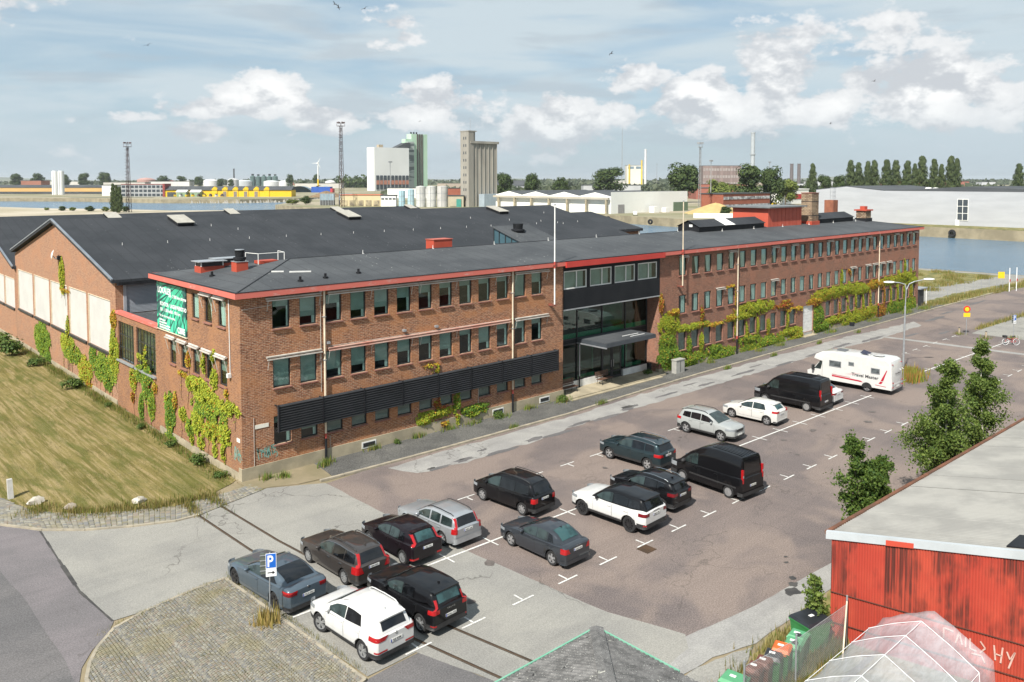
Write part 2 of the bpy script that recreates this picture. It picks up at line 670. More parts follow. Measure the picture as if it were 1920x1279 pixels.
def water_mat():
 m, nt, N, L, b = new_mat('harbour_water')
 pos = npos(N, L)
 f = nnoise(N, L, nscale(N, L, pos, (0.02, 0.05, 1)), 1.0, 5)
 L.new(mixrgb(N, L, nmap(N, L, f, 0.35, 0.65), (0.085, 0.145, 0.205), (0.105, 0.17, 0.235)), b.inputs['Base Color'])
 b.inputs['Roughness'].default_value = 0.2
 b.inputs['Specular IOR Level'].default_value = 0.35
 b.inputs['IOR'].default_value = 1.33
 n1 = nnoise(N, L, nscale(N, L, pos, (0.5, 0.9, 1)), 0.55, 7, 0.7)
 nbump(N, L, n1, 1.0, 0.9, b)
 return m

WATERM = water_mat()
WATER_Z = -2.3
struct(sheet('water', [(-3000, -2000), (9000, -2000), (9000, 9000), (-3000, 9000)], WATER_Z, WATERM))

# our own land: one slab with a quay wall on the basin side
landA = [(-900, -600), (165, -600), (152, -120), (147, -20), (146, 3), (144.5, 20), (143.5, 120), (143, 250), (150, 330), (196, 380), (172, 402), (150, 419), (130, 470), (109, 497), (92, 552), (60, 640), (-900, 1400)]
QUAY = M('quay_concrete', (0.30, 0.255, 0.17), (0.205, 0.175, 0.115), 0.22, 0.95, 0.3, 3, detail=9)

def land(name, pts, z, mats, depth=6.0):
 mb = MB()
 mb.prism([(x, y, z - depth) for x, y in pts], (0, 0, depth), 0, 1)
 o = mb.build(name, mats)
 return struct(o)

land('ground', landA, -0.02, [DIRT, QUAY])
sheet_s = lambda *a, **k: struct(sheet(*a, **k))
sheet_s('sandy_shore', [(-300, 75), (60, 100), (100, 250), (140, 300), (190, 380), (150, 418), (130, 470), (109, 496), (92, 550), (60, 640), (-300, 900)], -0.012, SANDG, 2.0, 20, 3)
# opposite quay and the far shore
FARLAND = M('far_ground', (0.30, 0.26, 0.19), (0.15, 0.15, 0.075), 0.012, 0.95, detail=9)
landB = [(270, -900), (270, 37), (272, 68), (262, 130), (256, 158), (266, 211), (262, 250), (232, 310), (218, 350), (214, 395), (222, 442), (277, 516), (398, 647), (700, 900), (2600, 2600), (9000, 6500), (20000, 8000), (30000, -900)]
land('far_quay', landB, 1.1, [FARLAND, QUAY])
landC = [(140, 807), (186, 751), (224, 649), (272, 605), (326, 608), (406, 660), (690, 905), (2590, 2610), (9000, 6510), (19990, 8010), (30000, 14000), (30000, 40000), (-30000, 40000), (-4000, 3200), (-600, 1300), (60, 900)]
land('far_shore', landC, 0.8, [FARLAND, QUAY])

# car park, roads and pavement, each sheet a few millimetres above the one below
sheet_s('car_park', [(3.4, -3.3), (3.38, -9.1), (3.9, -16), (4.5, -23), (5.4, -26.2), (9.4, -26.7), (14.8, -27.0), (40, -27.6), (150, -29), (147, -4), (126, -2.6), (98, -2.2), (59, -2.2), (39.7, -2.5), (32, -2.75), (22.8, -3.2), (13, -3.1), (6.3, -3.0)], 0.004, PINK, 0.05, 1.2, 5)
sheet_s('concrete_road', [(-10.0, 0.7), (-8.4, -0.85), (-6.5, -1.95), (-4.7, -2.75), (-3.6, -2.9), (-1.4, -2.2), (0.6, -1.7), (3.41, -3.2), (3.44, -9.1), (3.96, -16), (4.56, -23), (5.5, -26.0), (4.8, -26.7), (0, -27.0), (-1.6, -23.5), (-2.6, -20.1), (-4.7, -20.2), (-4.9, -17.3), (-5.05, -14.3), (-5.3, -10.9), (-5.5, -10.1), (-7.5, -10.3), (-9.1, -10.55), (-10.02, -10.5), (-10.28, -7.2), (-10.15, -3.4)], 0.008, GREYA, 0.03, 0.8, 6)
sheet_s('side_road', [(-9.9, 0.5), (-10.1, -3.4), (-10.22, -7.2), (-9.98, -10.55), (-10.3, -11.1), (-11.2, -12.1), (-11.75, -13), (-12.1, -14), (-12.6, -24), (-14, -40), (-30, -40), (-30, 16), (-14.5, 9), (-11.3, 2.6)], 0.003, PURPLE, 0.02, 1.0, 7)
sheet_s('wheel_lane', [(-12.3, -2.8), (-12.1, -6.7), (-12.05, -12.1), (-12.2, -14.5), (-12.8, -24), (-14.5, -40), (-30, -40), (-30, 10), (-13.5, 4)], 0.0065, DARKA, 0.03, 0.8, 8)
sheet_s('lower_road', [(-4.7, -20.3), (-2.55, -20.2), (-1.55, -23.6), (0, -27.1), (2, -33), (4, -40), (-14, -40), (-12.5, -24), (-8, -21.5)], 0.005, DARKA, 0.03, 0.8, 9)
# tar seam between the two surfaces
mb = MB()
sp = [(-10.0, 0.6), (-10.16, -3.4), (-10.28, -7.2), (-10.0, -10.5)]
rr = random.Random(4)
for a, b in zip(sp, sp[1:]):
 for k in range(5):
  p, q = Vector(a).lerp(Vector(b), k / 5), Vector(a).lerp(Vector(b), (k + 1) / 5)
  w = rr.uniform(0.03, 0.10)
  mb.add([(p.x - w, p.y, 0.0115), (q.x - w, q.y, 0.0115), (q.x + w, q.y, 0.0115), (p.x + w, p.y, 0.0115)], [(0, 1, 2, 3)])
struct(mb.build('tar_seam', TAR))
# the worn concrete strip under the kerb
sheet_s('worn_strip', [(7.3, -3.55), (8.0, -5.5), (11.2, -5.9), (17, -5.85), (21.5, -5.35), (28.4, -5.4), (43, -5.4), (60, -5.6), (68, -6.1), (80, -5.9), (82, -4.3), (67, -3.2), (43, -2.95), (33, -3.1), (23, -3.55), (13, -3.45)], 0.0085, LIGHTA, 0.16, 0.7, 10)
for i, (x, y, rx, ry) in enumerate([(9.6, -5.6, .9, .22), (11.5, -5.5, .8, .3), (14.2, -5.9, 1.4, .28), (17.5, -5.5, 1.0, .3), (19.6, -5.8, 1.6, .3), (22.2, -5.2, 1.2, .22), (24.6, -5.5, 1.5, .3), (27.5, -5.1, .9, .35), (28.6, -4.9, .5, .25),
         (33, -4.6, 1.8, .2), (38, -4.8, 1.4, .22), (44, -4.7, 2.2, .25), (50, -5.3, 1.8, .28), (56, -5.2, 2.4, .3), (62, -5.0, 2.2, .28), (68, -5.6, 2.8, .35), (73, -7.5, 2.0, .3), (77, -9.4, 1.6, .3), (37, -3.9, 1.1, .16), (47, -4.0, 1.4, .16), (86, -5.2, 3, .4), (13.5, -4.9, .5, .14), (92, -4.4, 2.5, .25), (104, -4.0, 3.5, .3)]):
 sheet_s('pothole_repair', blob(x, y, rx, ry, 16, i), 0.0125 + 0.0002 * i, DARKA, 0.03, 0.3, i)
for i, (x, y, rx, ry) in enumerate([(27.9, -4.75, .75, .28), (9.2, -5.35, .35, .12), (11.5, -5.35, .3, .1), (11.4, -27.1, .42, .3), (12.0, -26.8, .26, .2), (12.5, -26.5, .2, .15), (13.6, -25.6, .12, .09), (14.1, -25.3, .1, .08)]):
 sheet_s('oil_stain', blob(x, y, rx, ry, 14, 50 + i), 0.0185 + 0.0003 * i, TAR, 0.02, 0.15, i)
STAIN = M('old_oil_mark', (0.085, 0.074, 0.068), (0.115, 0.098, 0.09), 2.5, 0.8, lo=0.4, hi=0.6)
rr = random.Random(88)
for i in range(26):
 k = rr.randint(-1, 15)
 x = 2.74 + 2.575 * (k + .5) + rr.uniform(-.5, .5)
 y = -15.3 + rr.choice((2.6, -2.6)) + rr.uniform(-1.2, 1.2)
 s_ = rr.uniform(.08, .3)
 sheet_s('oil_stain', blob(x, y, s_ * rr.uniform(.8, 1.6), s_, 12, 200 + i, rr.uniform(0, 3)), 0.0205 + 0.00005 * i, STAIN, 0.015, 0.1, i)
# pavement with its kerb stones
SIDEW = [(0.6, -1.7), (3.5, -2.6), (6.3, -2.75), (13, -2.85), (22.8, -2.95), (32, -2.45), (39.7, -2.2), (59, -1.95), (98, -1.9), (98, 0.2), (38, 0.2), (38, 0.2), (0, 0.2)]
sheet_s('pavement', [(4.2, -2.6), (6.3, -2.75), (13, -2.85), (22.8, -2.95), (32, -2.45), (39.7, -2.2), (59, -1.95), (98, -1.9), (98, 1.6), (4.6, 1.6)], 0.06, GRAVEL, 0.0, 0, 1, 0.08)
sheet_s('pavement_end', [(-0.2, -1.5), (0.9, -1.8), (2.2, -2.4), (4.15, -2.62), (4.55, 0.3), (-0.2, 0.3)], 0.05, DIRT, 0, 0, 1, 0.07)
kerb = struct(link('kerb', None))
kp = [(3.3, -2.8), (6.3, -2.95), (13, -3.05), (22.8, -3.15), (32, -2.65), (39.7, -2.4), (59, -2.15), (98, -2.1), (126, -2.3)]
ks = MB()
ks.box(0, -0.10, 0, 1.46, 0.10, 0.115)
ks_me = ks.mesh('kerb_stone', KERB)
for a, b in zip(kp, kp[1:]):
 a, b = Vector(a), Vector(b)
 d = b - a
 n = max(1, int(d.length / 1.5))
 for k in range(n):
  p = a.lerp(b, k / n)
  s = link('kerb_stone', ks_me, kerb, (p.x, p.y, rnd.uniform(-0.012, 0.004)), math.atan2(d.y, d.x) + rnd.uniform(-0.006, 0.006))
  s.scale.x = d.length / n / 1.5

# lawn beside the gable wall
sheet_s('lawn', [(-0.1, 0.6), (-1.9, -0.5), (-4.0, -0.9), (-5.9, 0.0), (-8.0, 1.35), (-9.7, 3.4), (-10.6, 6.5), (-11.5, 12), (-16, 30), (-30, 75), (-0.1, 75)], 0.012, LAWN, 0.12, 0.7, 11)

# sett paving: stones laid in arcs, and the strip around the lawn corner
SETT = None

def sett_mat():
 m, nt, N, L, b = new_mat('granite_sett')
 g = N.new('ShaderNodeNewGeometry')
 r = g.outputs['Random Per Island']
 ramp = N.new('ShaderNodeValToRGB')
 cr = ramp.color_ramp
 cr.interpolation = 'CONSTANT'
 cr.elements[0].position = 0.0
 cr.elements[0].color = (0.175, 0.165, 0.138, 1)
 cr.elements[1].position = 0.3
 cr.elements[1].color = (0.215, 0.20, 0.162, 1)
 for p, c in ((0.5, (0.14, 0.136, 0.125, 1)), (0.68, (0.195, 0.165, 0.135, 1)), (0.82, (0.24, 0.23, 0.195, 1)), (0.92, (0.16, 0.16, 0.155, 1))):
  e = cr.elements.new(p)
  e.color = c
 L.new(r, ramp.inputs[0])
 f = nnoise(N, L, g.outputs['Position'], 0.5, 6)
 col = mixrgb(N, L, nmap(N, L, f, 0.5, 0.68, 0.0, 0.45), ramp.outputs[0], (0.20, 0.17, 0.075))
 L.new(col, b.inputs['Base Color'])
 b.inputs['Roughness'].default_value = 0.9
 nbump(N, L, nnoise(N, L, g.outputs['Position'], 30, 3), 0.4, 0.01, b)
 return m

SETT = sett_mat()
ISLAND = [(-5.42, -10.25), (-6.6, -10.3), (-7.5, -10.45), (-9.0, -10.75), (-10.15, -11.2), (-11.0, -12.15), (-11.5, -13.0), (-11.85, -13.9), (-12.4, -17), (-12.6, -21.6), (-8, -21.4), (-4.9, -20.35), (-5.05, -17.3), (-5.2, -14.3), (-5.4, -11)]

def inside(p, poly):
 x, y = p
 c = False
 j = len(poly) - 1
 for i in range(len(poly)):
  xi, yi = poly[i]
  xj, yj = poly[j]
  if (yi > y) != (yj > y) and x < (xj - xi) * (y - yi) / (yj - yi) + xi:
   c = not c
  j = i
 return c

sheet_s('paved_island', ISLAND, 0.085, M('sett_joint_earth', (0.125, 0.105, 0.06), (0.075, 0.07, 0.035), 1.0, 1.0), 0, 0, 1, 0.1)
mb = MB()
rr = random.Random(12)

def sett(mb, x, y, a, lx, ly, z):
 ca, sa = math.cos(a), math.sin(a)
 h = z + rr.uniform(0.010, 0.024)
 P = []
 for u, v, k in ((-1, -1, 1), (1, -1, 1), (1, 1, 1), (-1, 1, 1), (-1, -1, .76), (1, -1, .76), (1, 1, .76), (-1, 1, .76)):
  u, v = u * lx * k, v * ly * k
  P.append((x + u * ca - v * sa, y + u * sa + v * ca, h if k < 1 else z - 0.012))
 mb.add(P, [(4, 5, 6, 7), (0, 1, 5, 4), (1, 2, 6, 5), (2, 3, 7, 6), (3, 0, 4, 7)])

LW = 1.25
for lane in range(-2, 9):
 x0 = -13.2 + lane * LW
 for row in range(0, 118):
  yc = -22.6 + row * 0.118 + (lane % 2) * 0.059
  for k in range(-6, 7):
   th = k * 0.118 / 0.90
   x = x0 + 0.90 * math.sin(th)
   y = yc + 0.90 * math.cos(th)
   if abs(x - x0) <= LW / 2 + .02 and inside((x, y), ISLAND):
    sett(mb, x + rr.uniform(-.006, .006), y + rr.uniform(-.006, .006), -th + rr.uniform(-.08, .08), rr.uniform(.049, .056), rr.uniform(.047, .055), 0.085)
o = mb.build('sett_paving', SETT)
tag(o, 'grey granite setts laid in arcs on the rounded island', 'setts', kind='stuff')
# edge stones of the island
isl = struct(link('island_kerb', None))
for a, b in zip(ISLAND, ISLAND[1:] + ISLAND[:1]):
 a, b = Vector(a), Vector(b)
 d = b - a
 n = max(1, round(d.length / 0.95))
 for k in range(n):
  p = a.lerp(b, k / n)
  s = link('kerb_stone', ks_me, isl, (p.x, p.y, -0.012 + rnd.uniform(-.006, .006)), math.atan2(d.y, d.x) + rnd.uniform(-.008, .008))
  s.scale = (d.length / n / 1.475, 0.62, 1.0)
# strip of weathered setts around the lawn corner
outer = [(-14.2, 8.8), (-11.29, 2.62), (-9.9, 0.5), (-8.37, -0.9), (-6.51, -2.02), (-4.73, -2.8), (-3.69, -2.87), (-1.5, -2.3), (0.4, -1.8)]
inner = [(-12.2, 11.0), (-10.55, 6.54), (-9.73, 3.39), (-8.01, 1.36), (-5.86, 0.02), (-4.03, -0.9), (-2.6, -0.95), (-1.2, -0.9), (0.2, -0.6)]
STRIPM = M('weathered_sett', (0.30, 0.28, 0.225), (0.20, 0.185, 0.13), 2.5, 0.95, 0.4, 20)
mb = MB()
base = MB()
for i in range(len(outer) - 1):
 a, b, c, d = [Vector(p) for p in (outer[i], outer[i + 1], inner[i + 1], inner[i])]
 base.add([(a.x, a.y, 0.035), (b.x, b.y, 0.035), (c.x, c.y, 0.035), (d.x, d.y, 0.035)], [(0, 1, 2, 3)])
 L1 = (b - a).length
 W1 = ((d - a).length + (c - b).length) / 2
 nw, nl = int(W1 / 0.16), int(L1 / 0.24)
 for u in range(nl):
  for v in range(nw):
   if rr.random() < 0.07:
    continue
   p = a.lerp(b, (u + .5) / nl).lerp(d.lerp(c, (u + .5) / nl), (v + .5) / nw)
   LL = L1 + ((c - d).length - L1) * (v + .5) / nw
   WW = (d - a).length + ((c - b).length - (d - a).length) * (u + .5) / nl
   an = math.atan2((b - a).y, (b - a).x)
   sett(mb, p.x, p.y, an + rr.uniform(-.1, .1), LL / nl * .48, WW / nw * .48, 0.04)
struct(base.build('verge', M('verge_earth', (0.22, 0.195, 0.135), (0.13, 0.125, 0.06), 1.2, 1.0)))
tag(mb.build('verge_setts', SETT), 'uneven old setts paving the strip round the lawn corner', 'setts', kind='stuff')
kv = struct(link('verge_kerb', None))
for a, b in zip(outer[:7], outer[1:7]):
 a, b = Vector(a), Vector(b)
 d = b - a
 n = max(1, round(d.length / 1.1))
 for k in range(n):
  p = a.lerp(b, k / n)
  s = link('kerb_stone', ks_me, kv, (p.x, p.y, -0.03), math.atan2(d.y, d.x))
  s.scale = (d.length / n / 1.475, 0.6, 1.0)

# tram rails sunk in the road
RAILM = M('rusty_rail', (0.105, 0.062, 0.035), (0.06, 0.04, 0.026), 1.5, 0.7, metal=0.3)
GROOVE = M('rail_groove', (0.03, 0.024, 0.018), (0.05, 0.04, 0.028), 2, 0.95)
for rail in ([(-3.75, -1.2), (-3.62, -2.7), (-3.4, -8.2), (-2.95, -13.4), (-2.3, -18.6), (-1.3, -23.75), (-0.3, -27.5), (1.5, -34)], [(-2.36, -1.2), (-2.28, -2.5), (-2.0, -8.2), (-1.5, -13.4), (-0.85, -18.6), (0.15, -23.75), (1.15, -27.5), (2.95, -34)]):
 t = struct(link('rail_track', None))
 m1, m2 = MB(), MB()
 for a, b in zip(rail, rail[1:]):
  a, b = Vector((*a, 0)), Vector((*b, 0))
  d = (b - a).normalized()
  n = Vector((-d.y, d.x, 0))
  for mbx, o0, o1, z in ((m1, -0.045, 0.01, 0.022), (m2, -0.075, -0.045, 0.0128), (m2, 0.01, 0.07, 0.0128)):
   mbx.add([a + n * o0 + Vector((0, 0, z)), b + n * o0 + Vector((0, 0, z)), b + n * o1 + Vector((0, 0, z)), a + n * o1 + Vector((0, 0, z))], [(0, 1, 2, 3)])
 m1.build('rail', RAILM, t)
 m2.build('groove', GROOVE, t)

# lower right: concrete gutter strips and rough grass by the shed
sheet_s('gutter_strip', [(5.4, -26.1), (9.4, -26.65), (14.8, -26.95), (40, -27.5), (40, -28.6), (12.5, -28.05), (6.9, -28.1), (5.0, -27.55), (3.6, -27.45), (1.5, -27.2), (0, -27.05), (4.8, -26.6)], 0.010, LIGHTA, 0.03, 0.6, 13)
sheet_s('rough_verge', [(12.5, -28.2), (40, -28.7), (40, -36), (2, -36), (1.8, -29), (3.4, -28.6), (6.9, -28.3)], 0.014, DRYGRASS, 0.2, 0.5, 14)
sheet_s('gutter_slab', [(2.2, -27.4), (4.9, -27.65), (6.6, -28.15), (5.0, -28.7), (3.0, -28.9), (1.0, -28.6)], 0.0178, GREYA, 0.06, 0.4, 15)

# right-hand side: end of the lot, grass banks, cracked yard
sheet_s('yard', [(98, -1.5), (126, 0), (145, 1), (144, 18), (143, 70), (95, 70), (95, 0)], 0.006, GREYA, 0.3, 2, 16)
sheet_s('grass_bank', [(95.5, -1.2), (111, -2.0), (126, -3.2), (140, -4.4), (141, -1.5), (126, 0.4), (111, 1.6), (97, 1.2)], 0.02, DRYGRASS, 0.3, 1.0, 17)
sheet_s('grass_patch', [(118, 6), (142, 4), (142, 24), (128, 28), (112, 24), (108, 14)], 0.02, DRYGRASS, 0.6, 1.5, 18)
sheet_s('side_pavement', [(79, -11.6), (91, -11.3), (120, -12.6), (120, -22), (79, -20)], 0.012, GREYA, 0.05, 1, 19)
sheet_s('grass_edge', [(82.5, -10.9), (91, -11.0), (100, -11.6), (118, -12.4), (118, -13.0), (100, -12.2), (91, -11.6), (82.5, -11.5)], 0.03, DRYGRASS, 0.1, 0.6, 20)
sheet_s('pale_seam', [(69.3, -4.9), (70.2, -4.9), (71.3, -19.5), (70.4, -19.5)], 0.010, LIGHTA, 0.03, 0.6, 21)
sheet_s('quay_grass', [(270.4, 37), (272.4, 68), (262.5, 130), (288, 120), (289, 40)], 1.12, DRYGRASS, 0.5, 4, 22)

# painted bay markings
MARK_Z = 0.0225

def cline(x):
 return -15.08 - 0.0138 * (x - 2.7)

def strip(mb, a, b, w):
 a, b = Vector((*a, MARK_Z)), Vector((*b, MARK_Z))
 d = (b - a).normalized()
 n = Vector((-d.y, d.x, 0)) * w / 2
 k = max(1, int((b - a).length / 0.8))
 for i in range(k):
  p, q = a.lerp(b, i / k), a.lerp(b, (i + 1) / k)
  mb.add([p - n, q - n, q + n, p + n], [(0, 1, 2, 3)])

mb = MB()
strip(mb, (-4.75, cline(-4.75)), (44.6, cline(44.6)), 0.11)
struct(mb.build('bay_line', LINE))
for k in range(-2, 17):
 x = 2.74 + 2.575 * k
 y = cline(x)
 mb = MB()
 strip(mb, (x, y - 0.55), (x, y - 0.06), 0.08)
 strip(mb, (x, y + 0.06), (x, y + 0.55), 0.08)
 struct(mb.build('bay_cross', LINE))
for k in range(-2, 15):
 for s in (-1, 1):
  if s == 1 and k < 2:
   continue
  x = 2.74 + 2.575 * k
  y = cline(x) + s * 5.0
  mb = MB()
  strip(mb, (x - 0.58, y), (x + 0.58, y), 0.08)
  strip(mb, (x, y - s * 0.56), (x, y - s * 0.06), 0.08)
  struct(mb.build('bay_mark', LINE))
mb = MB()
strip(mb, (55.5, -15.2), (77.5, -15.9), 0.12)
struct(mb.build('bay_line', LINE))
for k in range(0, 8):
 x = 57.5 + 2.6 * k
 for y, s in ((-10.9, 1), (-20.9, -1)):
  mb = MB()
  strip(mb, (x - 0.58, y), (x + 0.58, y), 0.08)
  strip(mb, (x, y - s * 0.56), (x, y - s * 0.06), 0.08)
  struct(mb.build('bay_mark', LINE))
 mb = MB()
 y = -15.2 - 0.03 * (x - 55)
 strip(mb, (x, y - 0.55), (x, y - 0.07), 0.08)
 strip(mb, (x, y + 0.07), (x, y + 0.55), 0.08)
 struct(mb.build('bay_cross', LINE))
mb = MB()
for i in range(6):
 mb.box(9.78, -20.86 + i * 0.1, 0.013, 10.38, -20.81 + i * 0.1, 0.03)
mb.box(9.74, -20.9, 0.0125, 10.42, -20.25, 0.022)
struct(mb.build('drain_grate', RAILM))
mb = MB()
mb.cyl(-14.2, -8.9, 0.004, 0.022, 0.38, 20)
struct(mb.build('manhole_cover', M('cast_iron', (0.07, 0.062, 0.06), (0.05, 0.045, 0.043), 6, 0.7)))

# ---------------------------------------------------------------- the long brick office building
BR_FRONT = brick_mat('brown_brick', (0.36, 0.148, 0.074), (0.235, 0.088, 0.052), (0.44, 0.345, 0.24), (0.42, 0.185, 0.076), dark=0.75)
BR_FAR = brick_mat('red_brown_brick', (0.30, 0.128, 0.080), (0.195, 0.084, 0.060), (0.30, 0.23, 0.175), (0.31, 0.14, 0.092), dark=0.65)
BR_SIDE = brick_mat('orange_brick', (0.33, 0.155, 0.075), (0.235, 0.105, 0.06), (0.27, 0.20, 0.14), (0.35, 0.175, 0.085), dark=0.5)
BR_HALL = brick_mat('hall_brick', (0.40, 0.21, 0.12), (0.29, 0.14, 0.085), (0.36, 0.27, 0.20), (0.37, 0.185, 0.105), dark=0.6)
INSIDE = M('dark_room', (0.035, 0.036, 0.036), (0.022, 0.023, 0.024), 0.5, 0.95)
PANE = glass_mat('window_glass', (0.84, 0.93, 0.91), 0.04)
SHOPG = glass_mat('green_shop_glass', (0.42, 0.64, 0.56), 0.055)
BLIND = M('roller_blind', (0.30, 0.335, 0.31), (0.22, 0.25, 0.235), 0.7, 0.8)
CURT = M('net_curtain', (0.62, 0.66, 0.64), (0.46, 0.50, 0.48), 1.5, 0.85, stretch=(6, 6, 0.6))
SHUT = M('grey_shutter', (0.175, 0.175, 0.165), (0.14, 0.14, 0.132), 0.7, 0.75)
SILL = M('red_stone_sill', (0.27, 0.125, 0.095), (0.21, 0.095, 0.075), 2, 0.8)
AWN = M('awning_metal', (0.52, 0.50, 0.46), (0.40, 0.37, 0.33), 1.5, 0.6)
AWNR = M('faded_red_awning', (0.48, 0.22, 0.17), (0.52, 0.35, 0.29), 0.8, 0.8)

def felt_mat(name, c1, c2, specks=0.0, pitch=1.0):
 m, nt, N, L, b = new_mat(name)
 pos = npos(N, L)
 f = nnoise(N, L, pos, 0.25, 7, 0.6, 0.3)
 col = mixrgb(N, L, nmap(N, L, f, 0.34, 0.66), c1, c2)
 wv = N.new('ShaderNodeTexBrick')
 wv.offset = 0.37
 for k, v in (('Scale', 1.0), ('Brick Width', 7.5), ('Row Height', pitch), ('Mortar Size', 0.045), ('Mortar Smooth', 0.4)):
  wv.inputs[k].default_value = v
 sp = N.new('ShaderNodeSeparateXYZ')
 L.new(pos, sp.inputs[0])
 cb = N.new('ShaderNodeCombineXYZ')
 L.new(sp.outputs[1], cb.inputs[0])
 L.new(sp.outputs[0], cb.inputs[1])
 L.new(cb.outputs[0], wv.inputs['Vector'])
 col = mixrgb(N, L, nmap(N, L, wv.outputs['Fac'], 0.0, 1.0, 0.0, 0.75), col, tuple(x * 0.45 for x in c1))
 g = nnoise(N, L, pos, 9, 3, 0.7)
 col = mixrgb(N, L, nmap(N, L, g, 0.35, 0.7, 0.0, 0.25), col, tuple(x * 1.5 for x in c1))
 if specks:
  vo = N.new('ShaderNodeTexVoronoi')
  vo.inputs['Scale'].default_value = 2.4
  L.new(pos, vo.inputs['Vector'])
  dot = nmap(N, L, vo.outputs['Distance'], 0.085, 0.14, 1.0, 0.0)
  w = nmap(N, L, nnoise(N, L, pos, 0.30, 5, 0.7), 0.50, 0.68, 0.0, specks)
  mm = N.new('ShaderNodeMath')
  mm.operation = 'MULTIPLY'
  L.new(dot, mm.inputs[0])
  L.new(w, mm.inputs[1])
  col = mixrgb(N, L, mm.outputs[0], col, (0.45, 0.45, 0.42))
 L.new(col, b.inputs['Base Color'])
 b.inputs['Roughness'].default_value = 0.85
 b.inputs['Specular IOR Level'].default_value = 0.3
 nbump(N, L, g, 0.3, 0.02, b)
 return m

FELT = felt_mat('office_roof_felt', (0.066, 0.071, 0.076), (0.040, 0.044, 0.049), 1.0)
FELTD = felt_mat('hall_roof_felt', (0.032, 0.035, 0.040), (0.019, 0.022, 0.026), 0.5, 1.0)
FLASH = M('metal_flashing', (0.30, 0.33, 0.37), (0.22, 0.25, 0.29), 1.0, 0.4, metal=0.5)

def wall_open(mb, O, U, N, u0, u1, z0, z1, ops, depth=0.14, mi=0):
 """brick skin with real openings and reveals"""
 O, U, N = Vector(O), Vector(U), Vector(N)
 us = sorted({u0, u1, *[a for o in ops for a in o[:2]]})
 zs = sorted({z0, z1, *[a for o in ops for a in o[2:4]]})
 P = lambda u, z, d=0.0: O + U * u + Vector((0, 0, z)) - N * d
 for i in range(len(us) - 1):
  # merge runs of wall in z
  run = None
  for j in range(len(zs) - 1):
   cu, cz = (us[i] + us[i + 1]) / 2, (zs[j] + zs[j + 1]) / 2
   hole = any(o[0] < cu < o[1] and o[2] < cz < o[3] for o in ops)
   if not hole:
    run = (run[0], zs[j + 1]) if run else (zs[j], zs[j + 1])
   if (hole or j == len(zs) - 2) and run:
    mb.add([P(us[i], run[0]), P(us[i + 1], run[0]), P(us[i + 1], run[1]), P(us[i], run[1])], [(0, 1, 2, 3)], mi)
    run = None
 for a, b, c, d in [o[:4] for o in ops]:
  mb.add([P(a, c), P(a, c, depth), P(a, d, depth), P(a, d)], [(0, 1, 2, 3)], mi)
  mb.add([P(b, c, depth), P(b, c), P(b, d), P(b, d, depth)], [(0, 1, 2, 3)], mi)
  mb.add([P(a, d), P(a, d, depth), P(b, d, depth), P(b, d)], [(0, 1, 2, 3)], mi)
  mb.add([P(a, c, depth), P(a, c), P(b, c), P(b, c, depth)], [(0, 1, 2, 3)], mi)

def frame_mb(w, h, t=0.07, d=0.06, bars_v=(), bars_h=()):
 mb = MB()
 mb.box(0, 0, 0, t, d, h)
 mb.box(w - t, 0, 0, w, d, h)
 mb.box(t, 0, 0, w - t, d, t)
 mb.box(t, 0, h - t, w - t, d, h)
 for x in bars_v:
  mb.box(x - t / 2, 0.002, t, x + t / 2, d - 0.002, h - t)
 for z in bars_h:
  mb.box(t, 0.004, z - t / 2, w - t, d - 0.004, z + t / 2)
 return mb

WCACHE = {}

def cached(key, fn):
 if key not in WCACHE:
  WCACHE[key] = fn()
 return WCACHE[key]

def window(parent, loc, rz, w, h, style, fm=None, name='window'):
 """frame with pane, sill and whatever hangs behind it; local x runs along the wall, -y is outside"""
 fm = fm or FRAME
 o = link(name, cached(('f', w, h, fm.name), lambda: frame_mb(w, h).mesh('window_frame', fm)), parent, loc, rz)
 link('pane', cached(('p', w, h), lambda: MB().box(0.06, 0.025, 0.06, w - 0.06, 0.035, h - 0.06).mesh('pane', PANE)), o)
 if style != 'bare':
  link('sill', cached(('s', w), lambda: MB().box(-0.04, -0.20, -0.07, w + 0.04, 0.0, -0.003).mesh('sill', SILL)), o)
 r = rnd.random()
 if style == 'shutter':
  link('shutter', cached(('sh', w, h), lambda: MB().box(0.07, 0.05, 0.07, w - 0.07, 0.075, h - 0.07).mesh('shutter', SHUT)), o)
 elif style == 'blind':
  k = rnd.choice([0.25, 0.35, 0.45, 0.5, 0.7, 0.95])
  link('blind', cached(('b', w, h, k), lambda: MB().box(0.05, 0.05, h * (1 - k), w - 0.05, 0.06, h - 0.03).mesh('blind', BLIND)), o)
  s = rnd.choice([0.12, 0.16, 0.2])
  link('curtain', cached(('c', w, h, s), lambda: MB().box(w - 0.05 - s, 0.065, 0.05, w - 0.05, 0.075, h - 0.04).mesh('curtain', CURT)), o)
 elif style == 'curtain':
  s = rnd.choice([0.5, 0.6, 0.7, 0.85]) * w
  sh = rnd.choice([0.0, 0.12, 0.25]) * w

  def drape():
   mb = MB()
   rows = []
   for zi in range(7):
    z = 0.05 + (h - 0.09) * zi / 6
    row = []
    for xi in range(9):
     f = xi / 8
     a = w - 0.05 - s + sh * (1 - zi / 6) * 1.0
     row.append((a + (w - 0.05 - a) * f, 0.062 + 0.016 * math.sin(f * 19), z))
    rows.append(row)
   return mb.grid(rows).mesh('curtain', CURT)
  link('curtain', cached(('d', w, h, s, sh), drape), o)
 return o

